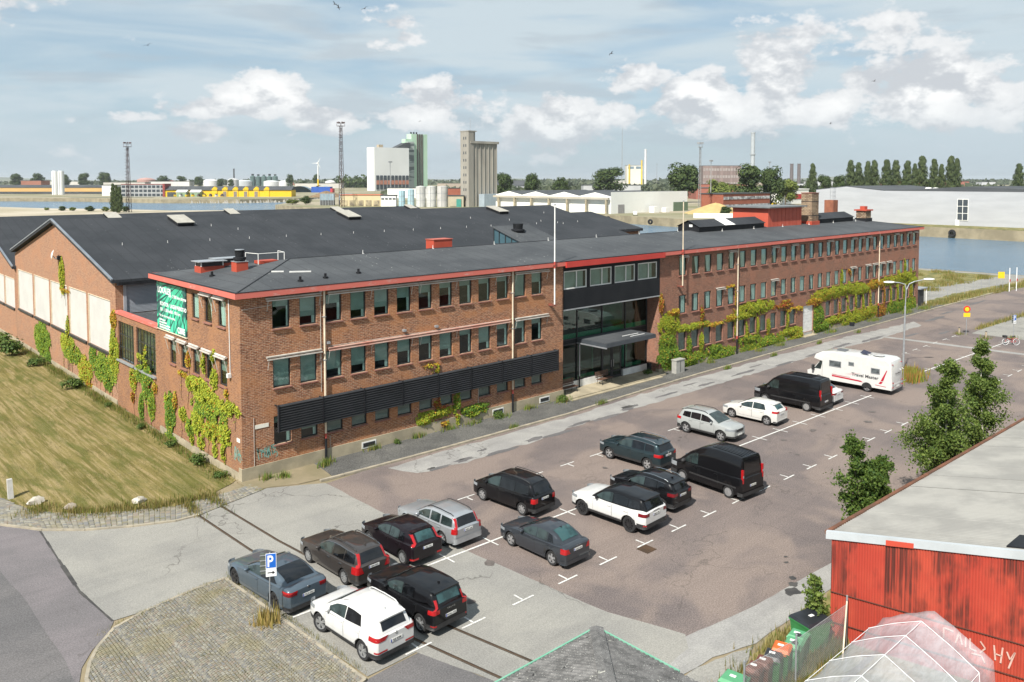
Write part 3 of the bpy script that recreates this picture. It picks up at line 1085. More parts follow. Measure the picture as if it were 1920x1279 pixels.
office = thing('brick_office_building', 'long three-storey brown brick office building with red eaves and glazed entrance', 'building')
WZ = [(1.72, 3.38), (5.03, 6.70), (8.46, 10.13)]          # sill and head of the three window rows
LW_ = [1.93 + 1.715 * i for i in range(13)]
RW_ = [40.74 + 1.968 * i for i in range(27)]
GATE = (63.2, 65.45, 0.1, 3.35)
opsL, opsR, opsS = [], [], []
for z0, z1 in WZ:
 for x in LW_:
  opsL.append((x, x + 1.1, z0, z1))
for r, (z0, z1) in enumerate(WZ):
 for i, x in enumerate(RW_):
  if r == 0 and 11 <= i <= 13:
   continue
  opsR.append((x, x + 1.13, z0 - 0.02, z1 - 0.04))
SIDE_UP = [(5.76, 6.85), (3.82, 4.92), (1.87, 2.97)]
SIDE_LO = [(9.65, 10.7), (7.74, 8.78), (5.8, 6.85), (3.82, 4.87), (1.82, 2.9)]
opsS = [(a, b, 8.5, 10.05) for a, b in SIDE_UP] + [(a, b, 5.05, 6.6) for a, b in SIDE_LO]

mb = MB()
wall_open(mb, (0, 0, 0), (1, 0, 0), (0, -1, 0), 0, 25.88, 0.75, 10.5, opsL)
mb.add([(25.88, 0, 0.75), (25.88, 1.5, 0.75), (25.88, 1.5, 10.5), (25.88, 0, 10.5)], [(0, 1, 2, 3)])
mb.build('wall', BR_FRONT, office)
mb = MB()
wall_open(mb, (0, 0, 0), (1, 0, 0), (0, -1, 0), 38.0, 94.0, 0.45, 10.5, opsR + [(GATE[0], GATE[1], 0.46, GATE[3])])
mb.add([(38.0, 1.5, 0.2), (38.0, 0, 0.2), (38.0, 0, 10.5), (38.0, 1.5, 10.5)], [(0, 1, 2, 3)])
mb.add([(94.0, 0, 0), (94.0, 12.7, 0), (94.0, 12.7, 10.5), (94.0, 0, 10.5)], [(0, 1, 2, 3)])
mb.build('wall', BR_FAR, office)
mb = MB()
wall_open(mb, (0, 0, 0), (0, 1, 0), (-1, 0, 0), 0, 12.7, 0.45, 10.5, opsS)
mb.add([(0, 12.7, 0), (94, 12.7, 0), (94, 12.7, 10.5), (0, 12.7, 10.5)], [(0, 1, 2, 3)])
mb.build('wall', BR_SIDE, office)
# concrete plinth
mb = MB()
mb.box(-0.06, -0.05, -0.1, 25.92, 0.35, 0.76)
mb.box(37.96, -0.04, -0.1, GATE[0] - 0.05, 0.35, 0.46)
mb.box(GATE[1] + 0.05, -0.04, -0.1, 94.03, 0.35, 0.46)
mb.box(-0.06, 0.35, -0.1, 0.2, 12.7, 0.42)
mb.build('plinth', CONC, office)
# dark rooms behind the panes
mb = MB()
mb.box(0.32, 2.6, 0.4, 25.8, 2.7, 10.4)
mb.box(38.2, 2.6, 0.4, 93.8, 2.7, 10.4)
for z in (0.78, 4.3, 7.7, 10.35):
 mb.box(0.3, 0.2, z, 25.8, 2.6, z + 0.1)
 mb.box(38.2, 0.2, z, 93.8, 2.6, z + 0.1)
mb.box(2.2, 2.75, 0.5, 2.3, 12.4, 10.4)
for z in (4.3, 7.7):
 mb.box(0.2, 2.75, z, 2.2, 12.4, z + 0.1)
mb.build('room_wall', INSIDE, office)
for (a, b, c, d) in opsL:
 window(office, (a, 0.085, c), 0, b - a, d - c, 'shutter' if c < 3 and a > 4 else 'blind')
for (a, b, c, d) in opsR:
 window(office, (a, 0.085, c), 0, b - a, d - c, 'shutter' if c < 3 else 'curtain')
for (a, b, c, d) in opsS:
 window(office, (0.085, b, c), -math.pi / 2, round(b - a, 3), d - c, 'blind' if c < 7 else 'curtain')
# loading gate
mb = MB()
for k in range(9):
 mb.box(GATE[0], 0.10, 0.1 + k * 0.36, GATE[1], 0.16, 0.1 + k * 0.36 + 0.345)
mb.build('gate', WHITE, office)
MB().box(GATE[0] - 0.3, -0.5, 0.0, GATE[1] + 0.2, 0.09, 0.1).build('step', CONC, office)
# cellar windows in the plinth
for x in (7.75, 18.6, 23.3):
 w = MB()
 w.box(x, -0.075, 0.18, x + 1.05, -0.052, 0.6, 0)
 w.box(x + .09, -0.09, 0.26, x + .96, -0.0755, 0.52, 1)
 w.build('cellar_window', [WHITE, FRAME], office)

# roof: low hip with red fascia
E0, E1 = -0.4, 0.4
rz0, rzr = 10.74, 11.76
xa, xb, ya, yb = -0.4, 94.4, -0.4, 13.1
mb = MB()
c_ = [(xa, ya, rz0), (xb, ya, rz0), (xb, yb, rz0), (xa, yb, rz0), (6.35, 6.35, rzr), (87.65, 6.35, rzr)]
mb.add(c_, [(0, 1, 5, 4), (2, 3, 4, 5), (3, 0, 4), (1, 2, 5)])
roof = mb.build('roof', FELT, office)
mb = MB()
for a, b in ((c_[0], c_[4]), (c_[1], c_[5]), (c_[4], c_[5])):
 mb.tube((a[0], a[1], a[2] + 0.0), (b[0], b[1], b[2] + 0.0), 0.05, 6)
mb.build('ridge_seam', FELTD, roof)
FASC = M('weathered_red_fascia', (0.52, 0.135, 0.105), (0.47, 0.29, 0.26), 1.1, 0.65, lo=0.56, hi=0.72, stretch=(1, 1, 3), detail=9)
for nm, bx in (('fascia', (xa, ya - 0.04, 10.43, 25.7, ya, 10.76)), ('fascia', (38.0, ya - 0.04, 10.43, xb, ya, 10.76)), ('fascia', (xa - 0.04, ya - 0.04, 10.43, xa, yb + 0.04, 10.76)), ('fascia', (xb, ya - 0.04, 10.43, xb + 0.04, yb + 0.04, 10.76)), ('fascia', (xa, yb, 10.43, xb, yb + 0.04, 10.76))):
 MB().box(*bx).build(nm, FASC, office)
MB().box(25.7, ya - 0.16, 10.30, 38.0, ya - 0.02, 10.73).build('fascia', M('fresh_red_fascia', (0.46, 0.045, 0.035), (0.40, 0.038, 0.03), 0.5, 0.5), office)
mb = MB()
mb.box(xa, ya, 10.44, xb, 0.05, 10.50)
mb.box(xa, 0.05, 10.44, 0.05, yb, 10.50)
mb.box(xa - 0.05, ya - 0.055, 10.765, xb + 0.05, ya + 0.1, 10.79)
mb.box(xa - 0.055, ya + 0.1, 10.765, xa + 0.1, yb, 10.79)
mb.build('soffit', BLACKP, office)

# awnings along the first wing

def awning(parent, x0, x1, z, arms, mat, side=False):
 mb = MB()
 mb.tube((x0, -0.12, z), (x1, -0.12, z), 0.05, 8)
 mb.box(x0, -0.26, z - 0.14, x1, -0.19, z - 0.08)
 mb.box(x0, -0.2, z + 0.03, x1, -0.002, z + 0.055)
 a = mb.build('awning', mat, parent)
 for x in arms:
  MB().tube((x, -0.22, z - 0.1), (x, -0.05, z - 0.72), 0.018, 5).build('awning_arm', AWN, a)
 return a

for z, m in ((10.25, AWN), (6.86, AWN)):
 awning(office, 1.5, 5.0, z, (1.6, 4.9), m)
 awning(office, 5.45, 12.1, z, (5.5, 8.5, 11.6), AWN if z > 8 else AWNR)
 awning(office, 12.15, 20.25, z, (12.3, 15.3, 18.9, 20.1), AWN if z > 8 else AWNR)
 awning(office, 20.75, 24.2, z, (20.85, 24.05), AWN)
for i in (0, 4, 8, 10, 14, 17, 18, 19, 23, 25, 26):
 x = RW_[i]
 awning(office, x - 0.12, x + 1.25, 10.2, (x - 0.08, x + 1.2) if i % 3 else (x + 1.2,), AWN)
for i in (3, 8, 17, 19, 20, 21, 22):
 x = RW_[i]
 awning(office, x - 0.12, x + 1.25, 6.78, (x + 1.2,), AWN)

def side_awning(parent, y0, y1, z):
 mb = MB()
 mb.tube((-0.14, y0, z), (-0.14, y1, z), 0.07, 8)
 mb.box(-0.3, y0, z - 0.12, -0.2, y1, z - 0.06)
 a = mb.build('awning', AWN, parent)
 for y in (y0 + 0.05, y1 - 0.05):
  MB().tube((-0.25, y, z - 0.1), (-0.04, y, z - 0.95), 0.018, 5).build('awning_arm', AWN, a)

for a, b in SIDE_LO:
 side_awning(office, a - 0.22, b + 0.22, 6.85)
for a, b in SIDE_UP[1:]:
 side_awning(office, a - 0.22, b + 0.22, 10.25)
# camera boom cable on the gable side
MB().path([(-0.04, 1.35, 10.2), (-0.04, 1.3, 6.0)], 0.025).build('cable', WHITE, office)
MB().box(-0.22, 1.2, 5.75, -0.02, 1.42, 5.98).build('camera', WHITE, office)

# sun louvre across the ground floor
lou = link('louvre_screen', None, office)
slat = MB().prism([(0, -0.50, 0.0), (0, -0.47, -0.045), (0, -0.33, 0.045), (0, -0.36, 0.09)], (22.95, 0, 0)).mesh('slat', M('louvre_slat', (0.022, 0.024, 0.027), (0.03, 0.032, 0.036), 1, 0.45, spec=0.5))
for k in range(11):
 s = link('slat', slat, lou, (1.97, 0, 2.56 + k * 0.145))
 s.rotation_euler = (rnd.uniform(-.004, .004), 0, 0)
br = MB().box(-0.025, -0.52, 2.5, 0.025, -0.485, 4.14).box(-0.02, -0.485, 4.02, 0.02, 0.0, 4.08).box(-0.02, -0.33, 2.5, 0.02, 0.0, 2.55).mesh('bracket', BLACKP)
for k in range(9):
 link('bracket', br, lou, (2.0 + k * 2.86, 0, 0))

# drain pipes
for x, zt, zb, blk in ((5.2, 10.42, 0.0, True), (20.5, 10.42, 0.0, True), (50.1, 10.42, 0.1, True), (81.6, 10.42, 0.1, False)):
 p = link('drainpipe', None, office)
 mb = MB()
 mb.tube((x, -0.13, zb + 1.75), (x, -0.13, zt), 0.06, 10)
 mb.tube((x, -0.13, zt), (x, -0.42, zt + 0.12), 0.06, 8)
 mb.build('pipe', CREAM, p, smooth=40)
 mb = MB()
 mb.tube((x, -0.13, zb), (x, -0.13, zb + 1.45), 0.075, 10)
 mb.build('lower_pipe', BLACKP, p, smooth=40)
 MB().tube((x, -0.13, zb + 1.45), (x, -0.13, zb + 1.75), 0.068, 10).build('collar', REDTRIM, p)
 mb = MB()
 for z in (3.9, 6.2, 8.8):
  mb.box(x - 0.09, -0.2, z, x + 0.09, 0, z + 0.05)
 mb.build('clamp', GALV, p)
# thin conduits on the facade
mb = MB()
for x, a, b in ((0.7, 0.78, 3.55), (5.0, 4.3, 10.3), (5.55, 0.35, 1.5), (17.3, 0.3, 2.4), (20.65, 4.2, 7.4)):
 mb.tube((x, -0.03, a), (x, -0.03, b), 0.016, 5)
mb.tube((0.1, -0.03, 9.75), (1.9, -0.03, 9.86), 0.014, 5)
mb.tube((24.0, -0.03, 6.9), (5.5, -0.03, 6.98), 0.014, 5)
mb.build('conduit', AWN, office)
for x, z in ((5.35, 7.15), (4.85, 10.35), (13.5, 7.15), (10.9, 7.2)):
 MB().box(x, -0.2, z, x + 0.2, 0, z + 0.14).build('lamp_box', GALV, office)
MB().box(0.78, -0.03, 2.88, 1.6, -0.004, 3.10).build('street_plate', M('enamel_plate', (0.74, 0.72, 0.64), (0.66, 0.64, 0.56), 3, 0.5), office)
MB().box(-0.03, 0.22, 2.2, -0.004, 0.62, 2.42).build('street_plate', MATS['enamel_plate'], office)
# teal scribbles left on the corner
GRAF = M('teal_spray', (0.13, 0.34, 0.30), (0.22, 0.42, 0.36), 5, 0.7)
rr = random.Random(3)
for org, ux, n in ((Vector((0.9, -0.006, 1.0)), Vector((1, 0, 0)), 7), (Vector((-0.006, 1.0, 1.05)), Vector((0, -1, 0)), 6)):
 mb = MB()
 for k in range(n):
  p = org + ux * (0.09 + k * 0.17) + Vector((0, 0, rr.uniform(0, 0.3)))
  for s in range(rr.randint(3, 5)):
   q = org + ux * (0.05 + k * 0.17 + rr.uniform(-0.12, 0.16)) + Vector((0, 0, rr.uniform(0.0, 0.85)))
   d = (q - p)
   if d.length < 0.02:
    continue
   n_ = Vector((0, 0, 1)).cross(ux).cross(d.normalized()).normalized() * 0.022
   mb.add([p - n_, q - n_, q + n_, p + n_], [(0, 1, 2, 3)])
   p = q
 mb.build('graffiti', GRAF, office)

# ---- entrance bay
ent = link('entrance', None, office)
CLAD = M('black_cladding', (0.010, 0.011, 0.013), (0.015, 0.016, 0.018), 0.6, 0.65, spec=0.2)
GW = [(25.98, 28.62), (28.98, 31.62), (31.98, 34.62), (34.98, 37.62)]
mb = MB()
ops = [(a, b, 8.52, 9.95) for a, b in GW]
wall_open(mb, (0, 0.02, 0), (1, 0, 0), (0, -1, 0), 25.9, 37.98, 8.45, 10.42, ops, 0.12)
mb.box(25.9, 0.3, 6.9, 37.98, 0.4, 10.4)
mb.build('upper_wall', CLAD, ent)
for k in range(12):
 z = 6.98 + k * 0.123
 MB().prism([(25.9, -0.012, z), (25.9, 0.02, z + 0.12), (25.9, 0.06, z + 0.12), (25.9, 0.06, z)], (12.08, 0, 0)).build('board', CLAD, ent)
MB().box(25.9, -0.03, 6.88, 37.98, 1.35, 6.975).build('soffit_edge', GALV, ent)
for a, b in GW:
 w = b - a
 f = frame_mb(w, 1.43, 0.09, 0.07, bars_v=(w * 0.56,)).build('window', WHITE, ent, (a, 0.06, 8.52))
 MB().box(0.08, 0.03, 0.08, w - 0.08, 0.04, 1.35).build('pane', PANE, f)
 MB().box(0.08, 0.15, 0.08, w * rnd.uniform(.75, 1) - 0.08, 0.16, 1.35).build('blind', BLIND, f)
gy = 1.4
mb = MB()
mull = [25.9, 28.95, 31.98, 35.0, 37.92]
for x in mull:
 mb.box(x - 0.04, gy - 0.06, 0.75, x + 0.04, gy + 0.06, 6.9)
for z in (0.75, 3.75, 4.15, 6.8):
 mb.box(25.9, gy - 0.05, z, 37.95, gy + 0.05, z + 0.09)
mb.build('mullion', FRAME, ent)
for a, b in zip(mull, mull[1:]):
 for z0, z1 in ((0.84, 3.75), (4.24, 6.8)):
  if a == mull[2] and z0 < 1:
   continue
  MB().box(a + 0.04, gy - 0.01, z0, b - 0.04, gy + 0.01, z1).build('pane', SHOPG, ent)
MB().box(25.9, gy - 0.03, 3.84, 37.95, gy + 0.03, 4.15).build('band', CLAD, ent)
mb = MB()
mb.box(25.9, gy - 0.1, 0.2, mull[2] + 0.1, gy + 0.1, 0.75)
mb.box(34.7, gy - 0.1, 0.2, 37.95, gy + 0.1, 0.75)
mb.build('plinth', WHITE, ent)
# hall behind the glass
mb = MB()
mb.box(25.9, 6.4, 0.2, 37.98, 6.5, 6.9, 0)
mb.box(25.9, 1.5, 0.1, 37.98, 6.4, 0.25, 1)
mb.box(25.95, 1.5, 3.8, 37.95, 6.4, 4.1, 0)
mb.box(26.3, 1.7, 0.3, 28.6, 1.85, 1.0, 2)
mb.box(29.3, 1.7, 0.3, 31.4, 1.85, 1.0, 2)
mb.box(35.4, 1.7, 0.3, 37.6, 1.85, 1.05, 2)
mb.box(25.95, 1.5, 4.1, 37.95, 1.56, 4.6, 2)
mb.box(36.9, 3.2, 0.3, 37.5, 3.5, 3.6, 2)
mb.box(34.2, 4.5, 0.3, 34.4, 6.3, 3.6, 2)
mb.box(35.2, 4.0, 4.1, 37.7, 4.1, 6.7, 2)
mb.build('foyer', [M('foyer_wall', (0.055, 0.06, 0.058), (0.04, 0.044, 0.043), 0.6, 0.9), M('foyer_floor', (0.10, 0.10, 0.09), (0.08, 0.08, 0.07), 0.5, 0.5), M('mint_panel', (0.48, 0.72, 0.56), (0.38, 0.60, 0.46), 0.8, 0.8)], ent)
# double door
for x0, hx in ((32.05, 33.12), (33.3, 33.42)):
 d = frame_mb(1.18, 2.75, 0.13, 0.06).build('door', FRAME, ent, (x0, gy - 0.04, 0.3))
 MB().box(0.12, 0.02, 0.12, 1.06, 0.035, 2.63).build('pane', SHOPG, d)
 mh = MB()
 mh.tube((hx - x0, -0.06, 0.9), (hx - x0, -0.06, 1.5), 0.02, 8)
 mh.build('handle', STEEL, d)
MB().box(32.0, gy - 0.05, 3.08, 34.6, gy + 0.04, 3.75).build('door_head', CLAD, ent)
# canopy
can = link('canopy', None, ent)
mb = MB()
mb.prism([(28.9, -1.8, 3.86), (28.9, gy - 0.07, 3.9), (28.9, gy - 0.07, 4.2), (28.9, -1.8, 4.16)], (6.25, 0, 0))
mb.build('slab', M('canopy_sheet', (0.055, 0.064, 0.074), (0.045, 0.052, 0.06), 1, 0.5), can)
mb = MB()
mb.box(28.95, -1.75, 4.17, 35.1, gy - 0.1, 4.2)
mb.build('roof_felt', FELT, can)
mb = MB()
mb.box(32.6, -1.2, 4.205, 34.4, -1.14, 4.24)
mb.box(32.2, -0.7, 4.205, 34.2, -0.64, 4.24)
mb.build('lath', WHITE, can)
MB().box(28.85, -1.83, 3.78, 28.95, gy - .1, 3.87).build('gutter', GALV, can)
MB().cyl(29.05, gy - 0.22, 0.2, 3.8, 0.05, 10).build('pillar', GALV, can)
MB().cyl(29.05, gy - 0.22, 0.06, 1.1, 0.06, 10).build('pillar_foot', BLACKP, can)
mb = MB()
mb.box(25.92, -0.75, 0.0, 38.0, 1.32, 0.2)
mb.box(25.92, -1.05, 0.0, 37.2, -0.75, 0.12)
struct(mb.build('entrance_step', CONC))

# ---- flag poles bolted to the facade
for i, (x, lab) in enumerate(((24.42, 'white flagpole with red band on the facade left of the entrance'), (40.58, 'white flagpole with red band on the facade right of the entrance'))):
 t = thing('flagpole', lab, 'flagpole', (x, -0.52, 0), 0, 'flagpoles on the facade')
 MB().tube((0, 0, 7.6), (0, 0, 15.1), 0.058, 12, 0.045).build('pole', CREAM if i else WHITE, t, smooth=40)
 MB().tube((0, 0, 10.35), (0, 0, 10.85), 0.068, 12).build('band', REDTRIM, t, smooth=40)
 MB().lathe([(0.0, 15.2), (0.08, 15.18), (0.09, 15.12), (0.05, 15.08)], 10).build('cap', GALV, t)
 for bb in ((-0.12, -0.06, 7.5, 0.12, 0.52, 7.62), (-0.1, -0.06, 10.5, 0.1, 0.1, 10.6)):
  MB().box(*bb).build('bracket', M('rusty_bracket', (0.22, 0.06, 0.04), (0.12, 0.05, 0.035), 6, 0.8), t)

# ---- things on the office roof

def roofz(x, y):
 return rz0 + (rzr - rz0) * min((y - ya) / 6.75, (x - xa) / 6.75, (yb - y) / 6.75, (xb - x) / 6.75)

ROOFRED = M('roof_red_sheet', (0.40, 0.065, 0.035), (0.34, 0.055, 0.03), 0.7, 0.6)
t = thing('roof_ventilator', 'low red ventilation hood with pale flat lids on the roof corner', 'vent', (1.3, 8.6, roofz(1.8, 8.6) - 0.1))
t.scale = (.68, .68, .68)
mb = MB()
mb.box(0, 0, 0, 2.3, 1.5, 0.62)
mb.box(1.9, 0.9, 0, 4.2, 2.1, 0.75)
mb.build('housing', ROOFRED, t)
mb = MB()
mb.box(0.1, 0.1, 0.63, 2.2, 1.4, 1.05)
mb.box(2.0, 1.0, 0.76, 4.1, 2.0, 1.15)
mb.build('grille', FRAME, t)
mb = MB()
for x, y, z in ((0.05, 0.05, .63), (2.15, .05, .63), (.05, 1.37, .63), (4.05, .95, .76), (2.05, .95, .76)):
 mb.box(x, y, z, x + 0.09, y + 0.09, z + 0.45)
mb.build('post', WHITE, t)
MB().box(-0.25, -0.25, 1.06, 2.5, 1.75, 1.13).build('lid', GALV, t)
MB().box(1.7, 0.7, 1.16, 4.4, 2.3, 1.23).build('lid', GALV, t)
t = thing('roof_stack', 'red square stack with a round black exhaust fan on top', 'vent', (2.9, 6.35, roofz(2.9, 6.3) - 0.1))
t.scale = (.64, .64, .70)
MB().box(-0.55, -0.5, 0, 0.65, 0.7, 0.95).build('base', ROOFRED, t)
MB().box(-0.6, -0.55, 0.955, 0.7, 0.75, 1.0).build('rim', GALV, t)
MB().lathe([(0.5, 1.0), (0.62, 1.15), (0.62, 1.35), (0.42, 1.4), (0.48, 1.95), (0.55, 1.98), (0.0, 2.0)], 16, c=(0.05, 0.1, 0)).build('fan', BLACKP, t, smooth=35)
MB().cyl(0.05, 0.1, 2.0, 2.06, 0.45, 14).build('cap', GALV, t)
t = thing('roof_hatch', 'flat red roof hatch inside a white guard rail', 'hatch', (5.1, 7.2, roofz(5.0, 7.2) - 0.05))
t.scale = (.85, .85, .7)
MB().box(-0.75, -0.5, 0, 0.75, 0.5, 0.28).build('lid', ROOFRED, t)
mb = MB()
P = [(-1.3, 0.8), (-1.0, -0.75), (1.15, -0.75), (1.4, 0.8)]
for a, b in zip(P, P[1:]):
 mb.tube((*a, 1.0), (*b, 1.0), 0.03)
for p in P:
 mb.tube((*p, 0), (*p, 1.0), 0.03)
mb.build('guard_rail', WHITE, t)
t = thing('roof_box', 'plain red sheet-metal box standing behind the ridge', 'vent', (19.6, 7.4, roofz(19.6, 7.4) - 0.1))
MB().box(-0.9, -0.5, 0, 0.9, 0.5, 0.85).build('housing', ROOFRED, t)
MB().box(-0.95, -0.55, 0.855, 0.95, 0.55, 0.9).build('lid', M('faded_red_lid', (0.42, 0.10, 0.07), (0.36, 0.09, 0.06), 1, 0.6), t)
t = thing('roof_glazing', 'sloping blue-framed roof light littered with gravel beside the ridge', 'skylight', (27.9, 7.8, roofz(27.9, 7.8)))
mb = MB()
mb.prism([(0, -1.6, -0.1), (0, 2.6, -0.1), (0, 2.6, 1.25)], (4.2, 0, 0))
mb.build('frame', M('petrol_sheet', (0.05, 0.10, 0.125), (0.04, 0.085, 0.105), 1, 0.5), t)
mb = MB()
mb.add([(-0.15, -1.7, 0.02), (4.35, -1.7, 0.02), (4.35, 2.7, 1.38), (-0.15, 2.7, 1.38)], [(0, 1, 2, 3)])
mb.add([(-0.15, -1.7, -.06), (-0.15, 2.7, 1.30), (-0.15, 2.7, 1.38), (-0.15, -1.7, 0.02)], [(0, 1, 2, 3)])
mb.build('deck', FELT, t)
mb = MB()
for y in (0.2, 1.0, 1.8, 2.5):
 mb.box(-0.06, y, -0.05, -0.005, y + 0.07, (y + 1.6) / 4.2 * 1.3)
mb.build('rib', FRAME, t)
t = thing('roof_fan', 'round black exhaust fan on the sloping roof light', 'vent', (29.6, 9.1, roofz(29.6, 9.0) + 0.55))
MB().box(-0.45, -0.45, 0, 0.45, 0.45, 0.5).build('base', BLACKP, t)
MB().lathe([(0.5, 0.5), (0.6, 0.6), (0.6, 0.75), (0.42, 0.8), (0.46, 1.25), (0.0, 1.3)], 14).build('fan', BLACKP, t, smooth=35)
for nm, lab, x0, x1 in (('roof_lantern', 'long black pitched roof lantern with one white pane', 51.4, 64.0), ('roof_lantern', 'short black pitched roof lantern behind the tall chimney', 74.5, 86.0)):
 t = thing(nm, lab, 'skylight', (x0, 6.6, roofz(x0, 6.6) - 0.1), 0, 'roof lanterns')
 L_ = x1 - x0
 MB().prism([(0, -1.3, 0), (0, 1.3, 0), (0, 1.3, 0.55), (0, 0, 1.15), (0, -1.3, 0.55)], (L_, 0, 0)).build('body', BLACKP, t)
 mb = MB()
 mb.add([(-0.15, -1.45, 0.52), (L_ + .15, -1.45, 0.52), (L_ + .15, 0, 1.19), (-0.15, 0, 1.19)], [(0, 1, 2, 3)])
 mb.add([(-0.15, 1.45, 0.52), (-0.15, 0, 1.19), (L_ + .15, 0, 1.19), (L_ + .15, 1.45, 0.52)], [(0, 1, 2, 3)])
 mb.build('roof', FELTD, t)
 if L_ > 10 and x0 < 60:
  mb = MB()
  mb.add([(4.6, -1.42, 0.565), (6.6, -1.42, 0.565), (6.6, -0.05, 1.20), (4.6, -0.05, 1.20)], [(0, 1, 2, 3)])
  mb.build('pane', WHITE, t)
  MB().box(-0.02, -0.5, .5, -0.005, -0.1, .75).build('hatch', WHITE, t)
t = thing('roof_penthouse', 'large red machine room with a grey flat roof', 'penthouse', (65.0, 5.4, roofz(65, 5.4) - 0.2))
mb = MB()
mb.box(0, 0, 0, 7.6, 4.6, 2.35)
mb.build('wall', M('penthouse_red', (0.45, 0.085, 0.05), (0.40, 0.075, 0.045), 0.7, 0.6), t)
mb = MB()
for k in range(9):
 mb.box(0.4 + k * 0.85, -0.02, 0.05, 0.44 + k * 0.85, -0.004, 2.3)
mb.build('panel_seam', M('penthouse_seam', (0.30, 0.06, 0.04), (0.26, 0.05, 0.035), 1, 0.7), t)
MB().box(-0.5, -0.5, 2.36, 8.0, 5.1, 2.52).build('roof', M('grey_roof_sheet', (0.16, 0.175, 0.18), (0.12, 0.13, 0.135), 0.6, 0.7), t)
# chimneys of patterned brick
CHIM = brick_mat('patterned_brick', (0.42, 0.33, 0.22), (0.24, 0.15, 0.10), (0.075, 0.055, 0.045), (0.36, 0.27, 0.18), w=0.36, h=0.17, ms=0.035, dark=0.7)
for lab, x, y, w, h, capm in (('tall patterned brick chimney on a red plinth', 75.0, 5.6, 0.85, 3.7, 0), ('short patterned brick chimney with a red cap near the roof end', 88.8, 5.2, 0.8, 1.3, 1)):
 t = thing('chimney', lab, 'chimney', (x, y, roofz(x, y) - 0.2), 0, 'chimneys of the office')
 MB().box(-w, -w * .8, 0.35, w, w * .8, h + 0.2).build('shaft', CHIM, t)
 MB().box(-w - .12, -w * .8 - .12, 0, w + .12, w * .8 + .12, 0.55).build('base', BLACKP if capm else ROOFRED, t)
 if capm:
  MB().box(-w - .2, -w * .8 - .2, h + .2, w + .2, w * .8 + .2, h + .38).build('cap', ROOFRED, t)
  MB().box(-w * .5, -w * .4, h + .38, w * .5, w * .4, h + .8).build('pot', ROOFRED, t)
 else:
  MB().box(-w - .04, -w * .8 - .04, h + .2, w + .04, w * .8 + .04, h + .3).build('cap', SILL, t)
  mb = MB()
  for z in (1.2, 2.9):
   mb.box(-w - .02, -w * .8 - .02, z, w + .02, w * .8 + .02, z + .05)
  mb.build('strap', FRAME, t)
t = thing('chimney', 'narrow plain red-brown chimney with a wire cage on top', 'chimney', (97.5, 14.0, 8.0))
MB().box(-0.7, -0.7, 0, 0.7, 0.7, 6.0).build('shaft', M('rust_brick', (0.26, 0.10, 0.055), (0.2, 0.075, 0.045), 2, 0.85), t)
mb = MB()
for a, b in (((-.5, -.5), (.3, -.5)), ((.3, -.5), (.3, .3))):
 for z in (6.6, 7.2, 7.8):
  mb.tube((*a, z), (*b, z), 0.03)
for p in ((-.5, -.5), (-.1, -.5), (.3, -.5), (.3, .3)):
 mb.tube((*p, 6), (*p, 7.8), 0.03)
mb.build('cage', GALV, t)
# small pale fall-arrest posts, one row along each ridge
anchor = MB()
anchor.cyl(0, 0, 0, 0.04, 0.10, 8)
anchor.cyl(0, 0, 0.04, 0.28, 0.028, 8, 0.012)
anchor_me = anchor.mesh('anchor_post', WHITE)
for i in range(13):
 x = 12 + i * 6.2
 a = link('anchor_post', anchor_me, None, (x, 6.35 - (1.2 if 50 < x < 90 else 0), roofz(x, 6.35 - (1.2 if 50 < x < 90 else 0)) - 0.01))
 tag(a, 'small pale anchor post in the row along the office roof ridge', 'anchor post', 'anchor posts along the office ridge')
mb = MB()
for p, q in (((4.6, 3.0, 0), (5.9, 2.7, 0)), ((3.6, 3.4, 0), (4.3, 3.2, 0))):
 a, b = Vector(p), Vector(q)
 a.z, b.z = roofz(a.x, a.y) + 0.05, roofz(b.x, b.y) + 0.05
 t = MB().tube(a, b, 0.06, 4).build('loose_lath', WHITE)
 tag(t, 'longer pale lath lying on the roof by the hip' if p[0] > 4 else 'shorter pale lath lying on the roof by the hip', 'lath')
for i, (x, y, lab) in enumerate(((4.2, 0.9, 'nearest dark vent cap by the eaves corner'), (6.0, 1.1, 'middle dark vent cap behind the eaves'), (8.6, 1.5, 'farthest dark vent cap along the eaves'), (1.2, 6.6, 'dark vent cap beside the gable-side eaves'))):
 tag(MB().cyl(0, 0, 0, 0.12, 0.16, 10).cyl(0, 0, 0.12, 0.32, 0.08, 8).build('vent_cap', BLACKP, None, (x, y, roofz(x, y) - 0.02)), lab, 'vent', 'vent caps on the office roof')

